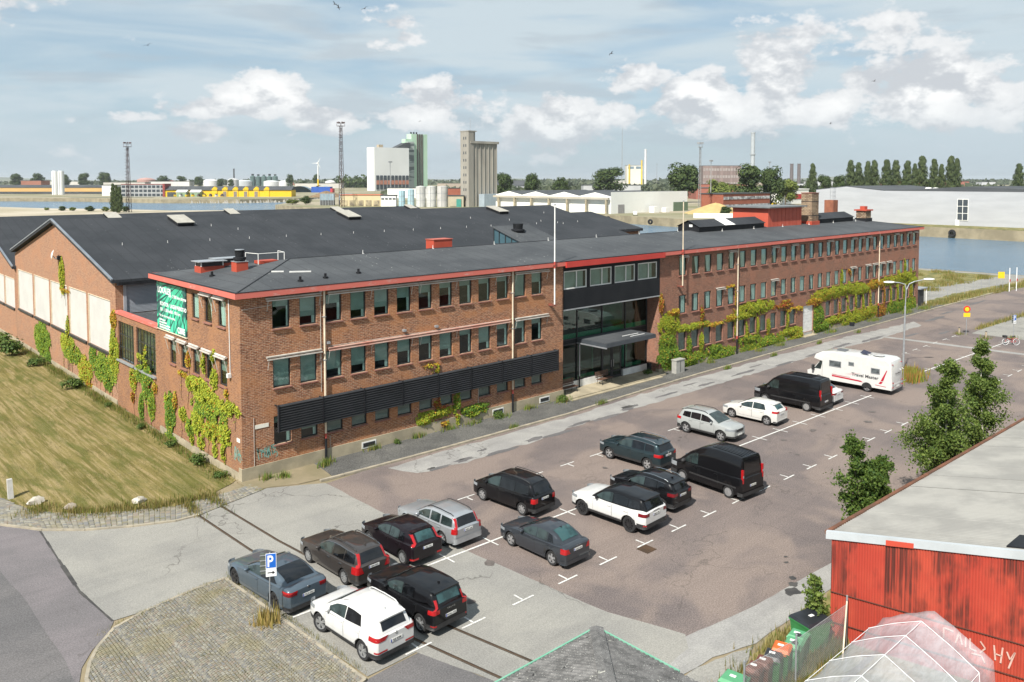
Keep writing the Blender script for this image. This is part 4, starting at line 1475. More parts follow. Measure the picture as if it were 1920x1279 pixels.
# ---------------------------------------------------------------- low link with the big workshop windows
lk = thing('link_building', 'low brick link with two tall steel-framed workshop windows and red coping', 'building')
ops = [(17.75, 21.2, 3.62, 6.5), (13.35, 17.25, 3.62, 6.55)]
mb = MB()
wall_open(mb, (0, 0, 0), (0, 1, 0), (-1, 0, 0), 12.7, 21.62, 0.0, 7.0, ops, 0.15)
mb.build('wall', BR_SIDE, lk)
MB().box(-0.08, 12.72, 7.0, 0.35, 21.6, 7.22).build('coping', FASC, lk)
MB().box(0.36, 12.75, 6.7, 30, 21.6, 6.85).build('roof', FELT, lk)
MB().box(1.5, 12.8, 0.1, 1.6, 21.5, 6.6).build('room_wall', INSIDE, lk)
for a, b, c, d in ops:
 w, h = b - a, d - c
 f = frame_mb(w, h, 0.06, 0.06, bars_v=[w * k / 6 for k in range(1, 6)], bars_h=[h * 0.33, h * 0.66]).build('window', FRAME, lk, (0.09, b, c), -math.pi / 2)
 MB().box(0.05, 0.02, 0.05, w - 0.05, 0.03, h - 0.05).build('pane', PANE, f)
 MB().box(0.05, 0.4, 0.05, w - 0.05, 0.42, h - 0.05).build('blind', M('dusty_backing', (0.075, 0.095, 0.09), (0.05, 0.06, 0.058), 0.8, 0.9), f)
 MB().box(-0.1, -0.25, -0.12, w + 0.1, 0, -0.005).build('sill', GALV, f)

# ---------------------------------------------------------------- workshop halls with dark pitched roofs
PANEL = M('white_board', (0.52, 0.515, 0.49), (0.465, 0.46, 0.44), 0.5, 0.6)

def hall(label, y0, yr, y1, ze0, zr, ze1, x1, panels, pz):
 t = thing('workshop_hall', label, 'hall')
 mb = MB()
 ops = [(a, b, pz[0], pz[1]) for a, b in panels]
 wall_open(mb, (0, 0, 0), (0, 1, 0), (-1, 0, 0), y0, y1, 0.3, min(ze0, ze1) - 0.05, ops, 0.12)
 zb = min(ze0, ze1) - 0.05
 poly = [(0, y0, zb), (0, y1, zb), (0, y1, ze1), (0, yr, zr), (0, y0, ze0)]
 mb.add(poly, [(0, 1, 2, 3, 4)])
 mb.box(0.02, y1 - 0.3, 0, x1, y1, ze1 - 0.1)
 mb.add([(x1, y0, 0), (x1, y1, 0), (x1, y1, ze1), (x1, yr, zr), (x1, y0, ze0)], [(0, 1, 2, 3, 4)])
 mb.build('wall', BR_HALL, t)
 MB().box(-0.05, y0, -0.1, 0.3, y1, 0.34).build('plinth', CONC, t)
 for nm, ya_, za_, yb_, zb_ in (('roof', y0 - 0.55, ze0 - 0.12, yr, zr), ('roof', yr, zr, y1 + 0.0, ze1)):
  mb = MB()
  mb.prism([(-0.4, ya_, za_ + 0.12), (-0.4, yb_, zb_ + 0.12), (-0.4, yb_, zb_ + 0.36), (-0.4, ya_, za_ + 0.36)], (x1 + 0.9, 0, 0))
  mb.build(nm, FELTD, t)
  mb = MB()
  mb.prism([(-0.44, ya_ - 0.02, za_ + 0.36), (-0.44, yb_, zb_ + 0.36), (-0.44, yb_, zb_ + 0.47), (-0.44, ya_ - 0.02, za_ + 0.47)], (0.16, 0, 0))
  mb.build('verge', FLASH, t)
 for a, b in panels:
  w, h = b - a, pz[1] - pz[0]
  p = MB().box(0.03, -0.02, 0.0, w - 0.03, 0.06, h).build('board_panel', PANEL, t, (0.06, b, pz[0]), -math.pi / 2)
  MB().box(-0.02, -0.2, -0.2, w + 0.02, -0.03, -0.01).build('sill', FRAME, p)
  mf = MB()
  mf.box(-0.02, -0.09, 0, 0.06, -0.022, h)
  mf.box(-0.02, -0.09, h, w, -0.022, h + 0.06)
  mf.build('batten', CREAM, p)
 return t

h1 = hall('near workshop hall with orange brick gable and five white boarded windows', 21.7, 37.9, 54.25, 9.3, 13.1, 9.35, 62.0, [(22.96, 28.5), (29.2, 34.1), (34.9, 40.2), (40.9, 46.35), (47.1, 53.0)], (3.75, 7.75))
h2 = hall('far workshop hall with boarded windows at the left picture edge', 54.3, 70.6, 87.0, 7.75, 12.2, 7.75, 62.4, [(54.9, 59.3), (59.9, 64.5), (65.2, 70)], (3.5, 6.55))
# pale metal side wall between the hall and the office
mb = MB()
CLADG = M('grey_metal_sheet', (0.30, 0.32, 0.35), (0.265, 0.285, 0.315), 0.6, 0.5)
for k in range(26):
 z = 6.9 + k * 0.1
 mb.prism([(0.75, 21.60, z), (0.75, 21.56, z + 0.02), (0.75, 21.56, z + 0.08), (0.75, 21.60, z + 0.1)], (61, 0, 0))
mb.build('side_cladding', CLADG, h1)
MB().box(0.55, 21.48, 6.86, 0.75, 21.66, 9.4).build('corner_trim', CLADG, h1)
MB().box(0.0, 21.62, 0, 62, 21.7, 9.4).build('side_wall', BR_HALL, h1)
mb = MB()
mb.prism([(0, 21.05, 9.12), (0, 21.25, 9.12), (0, 21.25, 9.36), (0, 21.05, 9.36)], (62.5, 0, 0))
mb.build('gutter', BLACKP, h1)
# lower extension at the far end
ax = thing('hall_extension', 'lower dark-roofed extension at the far end of the near hall', 'building')
mb = MB()
mb.add([(62.1, 28.6, 0), (71, 28.6, 0), (71, 28.6, 10), (62.1, 28.6, 10)], [(0, 1, 2, 3)])
mb.add([(71, 28.6, 0), (71, 46, 0), (71, 46, 10), (71, 37.9, 12.0), (71, 28.6, 10)], [(0, 1, 2, 3, 4)])
mb.build('wall', BR_HALL, ax)
MB().prism([(62.6, 28.2, 9.9), (62.6, 37.9, 11.95), (62.6, 47.5, 9.9), (62.6, 47.5, 10.25), (62.6, 37.9, 12.3), (62.6, 28.2, 10.25)], (8.6, 0, 0)).build('roof', FELTD, ax)
# skylights on the hall ridges
for i, (x, y, w, l, lab) in enumerate(((10.2, 35.6, 1.5, 3.3, 'pale roof light on the near slope at the gable end'), (28.6, 35.6, 1.5, 3.3, 'pale roof light on the near slope behind the red box'), (50.6, 35.6, 1.5, 3.3, 'pale roof light on the near slope below the concrete silo'),
          (14.0, 69.0, 1.5, 3.0, 'pale roof light on the far hall beyond the gable peak'), (30.0, 69.3, 1.3, 3.0, 'pale roof light on the far hall below the yellow sheds'), (47.0, 69.0, 1.4, 3.0, 'pale roof light on the far hall below the lattice mast'), (61.0, 69.3, 1.3, 2.6, 'pale roof light at the end of the far hall'))):
 near = y < 50
 yr, zr, ye, ze = (37.9, 13.42, 21.15, 9.5) if near else (70.6, 12.5, 54.3, 8.0)
 z = zr + (ze - zr) * (yr - y) / (yr - ye)
 t = thing('roof_light', lab, 'skylight', (x, y, z), 0, 'roof lights on the halls')
 sl = math.atan2(zr - ze, yr - ye)
 t.rotation_euler = (sl, 0, 0)
 MB().box(-w / 2, -l / 2 + .3, -0.1, w / 2, l / 2 - .3, 0.36).build('upstand', BLACKP, t)
 MB().box(-w / 2 - .06, -l / 2 + .24, 0.362, w / 2 + .06, l / 2 - .24, 0.43).build('cover', M('aged_acrylic', (0.40, 0.38, 0.33), (0.30, 0.28, 0.24), 2, 0.5, stretch=(1, 3, 1)), t)
for i in range(16):
 x, y = 3 + i * 3.75, 29.5
 z = 9.5 + 3.92 * (y - 21.15) / (37.9 - 21.15)
 tag(link('anchor_post', anchor_me, None, (x, y, z - 0.02)), 'small pale anchor post in the row halfway up the hall roof', 'anchor post', 'anchor posts on the hall roof')
for i, (x, y) in enumerate(((44, 33), (47.5, 29), (49, 31.5), (53.5, 30.5), (56, 29), (12.5, 34), (14.5, 32.5), (57.5, 34))):
 z = 9.5 + 3.92 * (y - 21.15) / (37.9 - 21.15)
 tag(link('anchor_post', anchor_me, None, (x, y, z - 0.02)), 'stray pale anchor post on the upper hall roof', 'anchor post', 'stray anchor posts on the hall roof')
# satellite dish on the gable
t = thing('satellite_dish', 'small white satellite dish high on the orange gable', 'dish', (0, 36.7, 10.3))
o = MB().lathe([(0.0, 0.0), (0.25, 0.04), (0.44, 0.12), (0.45, 0.14), (0.25, 0.06), (0.0, 0.02)], 16, axis='x', c=(-0.05, 0, 0)).build('reflector', WHITE, t, smooth=50)
o.location = (-0.6, 0.35, 0.1)
o.rotation_euler = (0, R(12), R(-16))
MB().path([(0, 0, -0.2), (-0.4, 0, -0.25), (-0.55, 0.1, 0)], 0.04).build('arm', GALV, t)
MB().box(-0.3, -0.45, -0.35, 0, -0.05, 0).build('box', BLACKP, t)

# ---------------------------------------------------------------- printed banner on the gable side

def banner_mat():
 m, nt, N, L, b = new_mat('banner_print')
 pos = npos(N, L)
 sp = N.new('ShaderNodeSeparateXYZ')
 L.new(pos, sp.inputs[0])
 # perspective beams: rays from two vanishing points of the printed tower picture
 def ray(yc, zc, k, th, w):
  a = N.new('ShaderNodeMath'); a.operation = 'SUBTRACT'; L.new(sp.outputs[1], a.inputs[0]); a.inputs[1].default_value = yc
  c = N.new('ShaderNodeMath'); c.operation = 'SUBTRACT'; L.new(sp.outputs[2], c.inputs[0]); c.inputs[1].default_value = zc
  t = N.new('ShaderNodeMath'); t.operation = 'ARCTAN2'; L.new(c.outputs[0], t.inputs[0]); L.new(a.outputs[0], t.inputs[1])
  s = N.new('ShaderNodeMath'); s.operation = 'MULTIPLY'; L.new(t.outputs[0], s.inputs[0]); s.inputs[1].default_value = k
  i = N.new('ShaderNodeMath'); i.operation = 'SINE'; L.new(s.outputs[0], i.inputs[0])
  return nmap(N, L, i.outputs[0], th, th + w)
 col = mixrgb(N, L, nmap(N, L, nnoise(N, L, pos, 0.6, 2), 0.35, 0.65), (0.045, 0.50, 0.28), (0.07, 0.58, 0.36))
 col = mixrgb(N, L, ray(9.2, 10.4, 30, 0.45, 0.3), col, (0.012, 0.17, 0.12))
 col = mixrgb(N, L, ray(6.5, 11.2, 46, 0.78, 0.12), col, (0.008, 0.06, 0.055))
 dz = nmap(N, L, nnoise(N, L, nscale(N, L, pos, (1, 1, 1), (0, 3.4, 0.7)), 0.42, 2), 0.52, 0.64, 0.0, 0.85)
 col = mixrgb(N, L, dz, col, (0.012, 0.035, 0.05))
 L.new(col, b.inputs['Base Color'])
 b.inputs['Roughness'].default_value = 0.5
 return m

ban = thing('banner', 'green printed advertising banner on the gable wall', 'banner', (0, 0, 0))
MB().box(-0.09, 7.62, 7.14, -0.01, 12.62, 10.22).build('sheet', banner_mat(), ban)
MB().box(-0.11, 7.55, 7.07, -0.005, 12.7, 7.14).build('rail', CREAM, ban)
TW = M('white_print', (0.78, 0.80, 0.78), (0.74, 0.77, 0.75), 1, 0.6)
for body, size, y, z, bold in (('LOKALER', 0.56, 12.42, 9.55, 0.012), ('350 - 2 000 kvm uthyres', 0.30, 10.5, 9.40, 0.006), ('KONTOR', 0.36, 12.05, 8.72, 0.008), ('350 - 1 500 kvm', 0.30, 12.05, 8.36, 0.004), ('LAGER/VERKSTAD', 0.34, 10.25, 8.72, 0.008), ('500 - 900 kvm', 0.30, 10.25, 8.36, 0.004),
        ('F\u00f6r mer information kontakta', 0.23, 12.2, 7.98, 0.003), ('Hans Olsson', 0.19, 12.2, 7.75, 0.0), ('hans.olsson', 0.19, 12.2, 7.57, 0.0), ('0708 - 10 00 00', 0.19, 12.2, 7.40, 0.0), ('www.cbre.se', 0.19, 12.2, 7.23, 0.0), ('CBRE', 0.52, 9.05, 7.26, 0.02)):
 if body in ('Hans Olsson', 'hans.olsson', '0708 - 10 00 00', 'www.cbre.se'):
  continue
 o = link('lettering', text_mesh(body, size, TW, 0.002, bold), ban, (-0.094, y, z))
 o.rotation_euler = (R(90), 0, -math.pi / 2)
rr = random.Random(5)
for k in range(4):
 mb = MB()
 y = 12.2
 while y > 12.2 - (1.0, 1.25, 1.9, 1.8)[k]:
  w = rr.uniform(0.05, 0.13)
  mb.box(-0.096, y - w, 7.72 - k * 0.17, -0.0905, y, 7.72 - k * 0.17 + rr.uniform(.07, .12))
  y -= w + 0.035
 mb.build('print_line', TW, ban)
VINES = {
 'ra': [(39.3, 4.26, 1.33, 0.94, 'y'), (39.11, 2.82, 0.99, 0.8, 'gy'), (40.16, 5.3, 1.12, 0.27, 'o'), (39.13, 1.61, 1.32, 1.07, 'g'), (42.22, 3.7, 2.59, 0.3, 'y'), (42.37, 1.97, 0.32, 0.97, 'gy'), (44.25, 1.99, 0.34, 0.84, 'y'), (42.28, 0.74, 2.36, 0.55, 'gy'), (44.09, 3.76, 1.45, 0.21, 'yo'), (47.85, 0.42, 2.08, 0.61, 'gy'), (46.33, 1.14, 1.26, 0.4, 'g'), (44.31, 4.71, 0.24, 0.63, 'r'), (46.28, 3.49, 1.51, 0.14, 'o'), (38.19, 6.24, 0.3, 0.79, 'r'), (40.24, 1.18, 1.35, 0.81, 'g')],
 'rb': [(53.33, 4.31, 3.15, 0.63, 'y'), (50.89, 3.76, 2.46, 0.33, 'y'), (49.31, 3.79, 1.05, 0.26, 'o'), (49.66, 5.5, 0.21, 1.02, 'o'), (48.97, 6.88, 0.65, 0.12, 'o'), (55.44, 0.48, 3.89, 0.65, 'gy'), (53.74, 0.1, 1.72, 0.38, 'y'), (58.87, 3.96, 1.86, 0.19, 'r'), (59.47, 4.38, 0.78, 0.13, 'r'), (61.07, 3.34, 1.93, 0.19, 'o'), (60.52, 1.08, 1.91, 0.35, 'y'), (61.97, 0.33, 1.46, 0.73, 'yo'), (59.02, -0.16, 1.55, 0.4, 'g'), (59.7, 2.29, 0.37, 0.96, 'y'), (53.81, 2.37, 0.4, 0.91, 'y'), (55.96, 2.11, 0.35, 0.77, 'yo'), (51.75, 2.02, 0.38, 1.05, 'y'), (49.6, 2.59, 0.26, 0.88, 'yo'), (52.32, 1.35, 1.67, 0.45, 'gy')],
 'rc': [(66.37, 1.85, 1.25, 1.18, 'g'), (67.11, 0.76, 2.48, 0.59, 'g'), (65.95, 3.81, 1.73, 0.3, 'o'), (65.63, 3.43, 1.37, 0.17, 'r'), (68.7, 4.31, 3.27, 0.61, 'yo'), (72.69, 4.46, 4.26, 0.63, 'y'), (76.95, 4.07, 2.44, 0.51, 'y'), (81.02, 4.35, 2.58, 0.52, 'o'), (85.34, 4.46, 3.19, 0.53, 'yo'), (89.43, 4.71, 2.88, 0.82, 'y'), (89.35, 5.98, 0.38, 0.78, 'y'), (91.86, 3.82, 1.47, 0.5, 'y'), (70.63, 1.19, 2.23, 0.38, 'y'), (75.15, 0.85, 2.78, 0.9, 'y'), (78.71, 1.18, 2.92, 0.83, 'yo'), (82.5, 0.77, 1.3, 0.85, 'r'), (87.36, 0.72, 2.81, 1.07, 'g'), (91.11, 0.63, 1.95, 1.19, 'gy')],
 'rd': [(71.31, 2.33, 0.33, 1.22, 'o'), (73.32, 2.29, 0.34, 1.24, 'y'), (75.39, 2.43, 0.35, 1.34, 'y'), (77.37, 2.23, 0.36, 1.27, 'y'), (79.26, 2.4, 0.37, 1.29, 'yo'), (83.26, 2.38, 0.39, 1.32, 'r'), (85.2, 2.19, 0.4, 1.34, 'y'), (87.26, 2.38, 0.41, 1.36, 'y'), (89.58, 2.35, 0.43, 1.38, 'y'), (91.72, 2.35, 0.44, 1.4, 'yo'), (72.97, 6.53, 0.95, 0.14, 'r'), (74.12, 6.09, 0.31, 0.44, 'r'), (71.88, 5.92, 0.3, 0.78, 'y')],
 'lw': [(13.32, 4.7, 0.57, 0.09, 'o'), (13.69, 4.4, 0.15, 0.25, 'yo'), (13.55, 1.41, 1.28, 0.31, 'y'), (12.55, 1.05, 0.56, 0.2, 'y'), (15.36, 1.8, 0.29, 0.73, 'gy'), (16.83, 1.1, 1.25, 0.21, 'g'), (17.1, 0.78, 0.97, 0.19, 'gy'), (14.06, 1.93, 0.64, 0.31, 'r'), (15.42, 0.84, 0.16, 0.52, 'y'), (14.31, 0.54, 0.32, 0.12, 'o')],
 'sa': [(4.94, 4.02, 1.68, 0.52, 'y'), (5.99, 4.52, 1.31, 0.44, 'y'), (5.05, 5.99, 0.34, 0.52, 'y'), (3.55, 6.66, 0.33, 0.34, 'y'), (3.62, 5.3, 0.51, 0.51, 'y'), (7.5, 5.77, 0.23, 0.54, 'o'), (8.48, 4.79, 0.71, 0.11, 'o'), (7.35, 4.36, 0.5, 0.36, 'y'), (4.55, 3.23, 2.26, 0.52, 'gy'), (1.69, 4.0, 1.34, 0.35, 'y'), (6.12, 2.11, 1.1, 0.63, 'y'), (4.19, 2.11, 1.44, 0.52, 'yo'), (2.16, 2.32, 0.78, 0.51, 'y'), (2.4, 1.25, 0.24, 0.51, 'y'), (5.74, 1.05, 0.44, 0.36, 'y'), (8.63, 2.2, 0.52, 0.37, 'y'), (7.5, 1.53, 0.51, 0.55, 'gy'), (7.08, 0.91, 0.18, 0.27, 'y'), (3.62, 1.04, 0.21, 0.35, 'y'), (1.85, 4.79, 0.16, 0.25, 'o')],
 'sb': [(10.86, 1.73, 0.81, 1.24, 'g'), (10.71, 0.06, 1.01, 0.35, 'g'), (11.31, 2.68, 0.36, 0.24, 'y'), (9.81, 2.7, 0.2, 0.57, 'o')],
 'sc': [(15.06, 2.84, 1.01, 1.11, 'g'), (16.36, 4.62, 0.59, 0.12, 'y'), (16.45, 3.39, 0.88, 0.51, 'gy'), (15.22, 4.61, 0.2, 0.8, 'y'), (14.31, 1.6, 0.61, 0.9, 'gy'), (13.53, 2.93, 0.33, 0.3, 'o'), (17.99, 2.71, 0.61, 0.73, 'yo'), (18.09, 1.45, 0.25, 0.42, 'r'), (16.34, 0.98, 0.35, 0.93, 'g')],
 'sd': [(22.19, 6.55, 0.6, 0.64, 'o'), (22.41, 3.97, 1.09, 1.62, 'y'), (24.85, 2.27, 2.59, 1.0, 'gy'), (27.51, 2.83, 1.01, 0.69, 'g'), (23.88, 1.45, 0.93, 0.66, 'g')],
 'se': [(35.09, 2.73, 1.83, 0.93, 'y'), (33.85, 2.19, 2.53, 0.74, 'gy'), (29.96, 1.22, 1.76, 1.07, 'yo'), (28.88, 0.37, 0.81, 0.35, 'o'), (34.93, 4.23, 0.46, 0.93, 'y')],
 'sf': [(43.77, 1.85, 2.55, 1.43, 'gy'), (41.66, 0.38, 0.76, 0.5, 'g')],
 'sg': [(36.24, 8.68, 0.74, 1.39, 'y'), (35.57, 7.42, 1.32, 0.11, 'o')],
}

# ---------------------------------------------------------------- vehicles
CARGLASS = None

def car_glass(name, col, tint=0.0):
 m, nt, N, L, b = new_mat(name)
 f = nnoise(N, L, npos(N, L, True), 1.7, 3)
 L.new(mixrgb(N, L, nmap(N, L, f, 0.4, 0.62), col, tuple(x * 0.45 for x in col)), b.inputs['Base Color'])
 b.inputs['Roughness'].default_value = 0.03
 b.inputs['IOR'].default_value = 1.5
 b.inputs['Specular IOR Level'].default_value = 0.6
 return m

GL_CAR = car_glass('car_glass', (0.030, 0.045, 0.045))
GL_TEAL = car_glass('tinted_rear_glass', (0.030, 0.075, 0.078))
GL_DARK = car_glass('privacy_glass', (0.009, 0.010, 0.012))
TRIM = M('black_plastic_trim', (0.022, 0.022, 0.023), (0.03, 0.03, 0.031), 6, 0.6, obj=True)
CHROME = M('chrome', (0.62, 0.63, 0.64), (0.52, 0.53, 0.54), 4, 0.18, metal=1.0, obj=True)
RIM = M('alloy_rim', (0.50, 0.51, 0.52), (0.40, 0.41, 0.42), 8, 0.3, metal=0.7, obj=True)
RIMD = M('black_rim', (0.02, 0.02, 0.022), (0.035, 0.035, 0.037), 8, 0.35, metal=0.3, obj=True)
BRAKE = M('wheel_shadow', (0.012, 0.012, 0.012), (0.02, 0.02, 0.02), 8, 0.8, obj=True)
TAIL = paint('red_lens', (0.34, 0.010, 0.012), 0.0, 0.25)
TAILD = paint('dark_red_lens', (0.14, 0.008, 0.012), 0.0, 0.25)
LENS = paint('clear_lens', (0.26, 0.28, 0.30), 0.2, 0.2)
PLATE = M('number_plate', (0.70, 0.70, 0.67), (0.66, 0.66, 0.63), 4, 0.5, obj=True)
PLATEB = M('plate_blue', (0.02, 0.06, 0.35), (0.02, 0.05, 0.3), 4, 0.5, obj=True)
PLATET = M('plate_lettering', (0.03, 0.03, 0.03), (0.04, 0.04, 0.04), 4, 0.6, obj=True)

def lerpf(pts, x):
 if x <= pts[0][0]:
  return pts[0][1]
 for (a, p), (b, q) in zip(pts, pts[1:]):
  if x <= b:
   return p + (q - p) * (x - a) / (b - a) if b > a else q
 return pts[-1][1]

def smoothf(pts, x):
 """lerp with eased corners"""
 e = 0.09
 return (lerpf(pts, x - e) + 2 * lerpf(pts, x) + lerpf(pts, x + e)) / 4

def wheel_meshes(r, w, style, dark):
 key = ('wheel', round(r, 3), w, style, dark)
 if key in WCACHE:
  return WCACHE[key]
 t = MB()
 t.lathe([(r * .66, -w / 2 + .01), (r * .93, -w / 2), (r * .985, -w / 2 + .03), (r, -w / 4), (r, w / 4), (r * .985, w / 2 - .03), (r * .93, w / 2), (r * .66, w / 2 - .01)], 28, axis='x')
 tm = t.mesh('tyre', RUBBER, 50)
 m = MB()
 m.lathe([(r * .69, -w / 2 + .005), (r * .69, w / 2 - .005)], 28, axis='x', mi=0)
 for s in (1, -1):
  m.lathe([(r * .69, s * (w / 2 - .012)), (r * .63, s * (w / 2 - .018)), (r * .60, s * (w / 2 - .05))], 28, axis='x', mi=0)
  m.lathe([(r * .62, s * (w / 2 - .075)), (0.0, s * (w / 2 - .075))], 20, axis='x', mi=1)
  n = {'5': 5, '10': 10, 'cover': 14, '7': 7, 'y5': 5}[style]
  for k in range(n):
   a0 = 2 * math.pi * k / n + 0.3
   offs = (0,) if style != 'y5' else (-0.2, 0.2)
   for of in offs:
    w0, w1 = {'5': (.10, .17), '10': (.07, .07), 'cover': (.05, .13), '7': (.10, .13), 'y5': (.08, .09)}[style]
    P = []
    for rad, hw, da in ((r * .10, w0, 0), (r * .63, w1, of)):
     ca, sa = math.cos(a0 + da), math.sin(a0 + da)
     for sg in (-1, 1):
      P.append((s * (w / 2 - (.02 if rad > r * .3 else .012)), ca * rad - sa * sg * hw * r, sa * rad + ca * sg * hw * r))
    Q = [(p[0] - s * .04, p[1], p[2]) for p in P]
    m.add(P + Q, [(0, 1, 3, 2), (0, 2, 6, 4), (1, 5, 7, 3), (2, 3, 7, 6)], 0)
  m.lathe([(r * .16, s * (w / 2 - .04)), (r * .15, s * (w / 2 - .008)), (0, s * (w / 2 - .006))], 12, axis='x', mi=0)
 rm = m.mesh('rim', [RIMD if dark else RIM, BRAKE], 40)
 WCACHE[key] = (tm, rm)
 return WCACHE[key]

def car(label, cat, S, x, y, dev, paintm, roofm=None, plate='', group='cars parked in the lot', face=1):
 """S: body dimensions. (x, y) is the ground point midway between the axles; dev: degrees the nose turns from +Y towards -X"""
 L_, W, H, wb = S['L'], S['W'], S['H'], S['wb']
 fo = S.get('fo', 0.9)
 r = S.get('r', 0.335)
 hw = W / 2
 wf, wr = fo, fo + wb
 mid = fo + wb / 2
 zs = S.get('sill', 0.27)
 belt = S['belt']                    # list (s, z) of the waist line
 hood = S['hood']                    # list (s, z) of the top line of the lower body
 gh = S['gh']                        # list (s, z) of the roof line, from windscreen base to rear glass base
 rear = S.get('rear', 'hatch')
 name = S.get('name', 'parked_car')
 t = thing(name, label, cat, (x, y, 0.012), R(dev) + (0 if face > 0 else math.pi), group)
 cut = lambda s: s if s < wr + .2 else wr + .2 + (s - wr - .2) * .84
 T = lambda s, lat, z: (lat, mid - cut(s), z)          # car space: nose along +Y
 taper = S.get('taper', [(0, .70), (.06, .82), (.18, .905), (.45, .965), (.9, .995), (L_ * .5, 1), (L_ - .8, .99), (L_ - .3, .965), (L_ - .1, .93), (L_ - .02, .88), (L_, .84)])
 bl = S.get('nose_z', .42)
 arch = r + 0.055

 def zbot(s):
  z = zs
  if s < 0.5:
   z = zs - 0.0 + 0.02 * (0.5 - s)
  if s > L_ - 0.5:
   z = zs + 0.16 * (s - L_ + 0.5)
  return z
 st = {0, .03, .08, .16, .28, .45, .65, L_ * .5, L_ - .6, L_ - .42, L_ - .26, L_ - .15, L_ - .07, L_ - .025, L_}
 for c in (wf, wr):
  for k in range(-6, 7):
   st.add(round(c + arch * math.sin(k * math.pi / 12.4), 4))
  st.add(c - arch - 0.004)
  st.add(c + arch + 0.004)
 for s, z in hood:
  st.add(s)
 k = 1.0
 while k < L_ - .6:
  st.add(k)
  k += 0.28
 st = sorted(v for v in st if 0 <= v <= L_)
 hoodf = lambda s: smoothf(hood, s)
 fl = S.get('flare', 0.012)

 def section(s):
  w = hw * lerpf(taper, s)
  zb = zbot(s)
  inarch = False
  for c in (wf, wr):
   d = abs(s - c)
   if d <= arch:
    zb = max(zb, r - 0.01 + math.sqrt(max(0, arch * arch - d * d)))
    inarch = True
  zt = hoodf(s)
  if s < .10:
   zt = min(zt, zt)
  zsh = zt - S.get('shoulder', .13) * min(1, max(.35, s / .5)) * min(1, max(.5, (L_ - s) / .3))
  zm = max(zs + (zsh - zs) * .56, zb + .03)
  zl = max(zb + .10, zs + .14)
  zsh = max(zsh, zm + .02)
  zl = min(zl, zm - .01)
  f = fl if inarch else 0
  cr = .02 if s > .5 else .02 * s / .5
  return [(0, zb), (w * .80, zb), (w * .965 + f, zb + .012), (w * .985 + f, zl), (w * 1.0 + f * .6, zm), (w * .988, zsh), (w * .955, zt - .035), (w * .86, zt + .002), (w * .5, zt + cr), (0, zt + cr * 1.35)]
 secs = [(s, section(s)) for s in st]
 clad = S.get('clad', False)
 b = MB()
 nk = 10
 rows = []
 for s, sec in secs:
  row = [T(s, -p[0], p[1]) for p in reversed(sec)][:-1] + [T(s, p[0], p[1]) for p in sec]
  rows.append(row)
 n = len(rows[0])
 base = len(b.v)
 for rw in rows:
  b.v.extend(rw)
 for i in range(len(rows) - 1):
  s = (secs[i][0] + secs[i + 1][0]) / 2
  for j in range(n - 1):
   kk = (nk - 1 - j - 1) if j < nk - 1 else j - (nk - 1)
   low = kk in (0,) or (kk == 1) or (clad and kk == 2)
   b.f.append((base + i * n + j, base + i * n + j + 1, base + (i + 1) * n + j + 1, base + (i + 1) * n + j))
   b.m.append(1 if low else 0)
 for i, rv in ((0, True), (len(rows) - 1, False)):
  idx = [base + i * n + j for j in range(n)]
  # split end face: bumper bottom in trim
  b.f.append(tuple(idx if rv else reversed(idx)))
  b.m.append(0)
 # close the underside
 # ---- greenhouse
 tum = S.get('tumble', .32)
 g0, g1 = gh[0][0], gh[-1][0]
 belt = [p for p in belt if p[0] < g1 - .4] + [(g1 - .4, lerpf(belt, g1 - .4)), (g1 - .04, gh[-1][1])]
 beltf = lambda s: lerpf(belt, s)
 ghf = lambda s: lerpf(gh, s)
 gst = sorted({g0, g1, *[p[0] for p in gh], *[g0 + (g1 - g0) * k / 22 for k in range(23)]})
 gw = S.get('gw', .93)

 def gwid(s):
  return hw * gw * lerpf(taper, s) * lerpf([(g0, .965), (g0 + .6, 1.0), (g1 - .9, 1.0), (g1, S.get('gtail', .93))], s)

 def gsec(s):
  zb_ = beltf(s) - .05
  w = gwid(s)
  h = max(ghf(s), zb_ + .012)
  side = lambda z: w - tum * max(0, z - beltf(s))
  z1 = zb_ + (h - zb_) * .86 if h - zb_ < .3 else h - .075
  return [(w + .004, zb_), (side(zb_ + (z1 - zb_) * .5), zb_ + (z1 - zb_) * .5), (side(z1), z1), (side(h) - .035, h - .024), (max(.02, side(h) - .11), h), (side(h) * .5, h + .014), (0, h + .020)]
 gsecs = [(s, gsec(s)) for s in gst]
 rows = []
 for s, sec in gsecs:
  rows.append([T(s, -p[0], p[1]) for p in sec][:-1] + [T(s, p[0], p[1]) for p in reversed(sec)])
 n = len(rows[0])
 base = len(b.v)
 for rw in rows:
  b.v.extend(rw)
 for i in range(len(rows) - 1):
  for j in range(n - 1):
   b.f.append((base + i * n + j, base + i * n + j + 1, base + (i + 1) * n + j + 1, base + (i + 1) * n + j))
   roofy = 2 <= j <= n - 4
   b.m.append(2 if roofm else 0)
 b.f.append(tuple(base + (len(rows) - 1) * n + j for j in reversed(range(n))))
 b.m.append(0)
 b.build('body', [paintm, TRIM, roofm or paintm], t, smooth=38)

 # ---- glass
 def side_y(s, z):
  return gwid(s) - tum * max(0, z - beltf(s)) + .007

 def pane(nm, s0, s1, z0f, z1f, side, mat, parent=t, slant=(0, 0)):
  mb = MB()
  rows = []
  for i in range(9):
   s = s0 + (s1 - s0) * i / 8
   row = []
   for k in range(4):
    f = k / 3
    ss = s + (slant[0] * (1 - i / 8) + slant[1] * i / 8) * f
    z0, z1 = z0f(ss), max(z1f(ss), z0f(ss) + .008)
    z = z0 + (z1 - z0) * f
    row.append(T(ss, side * side_y(ss, z), z))
   rows.append(row)
  mb.grid(rows, flip=side < 0)
  return mb.build(nm, mat, parent, smooth=60)
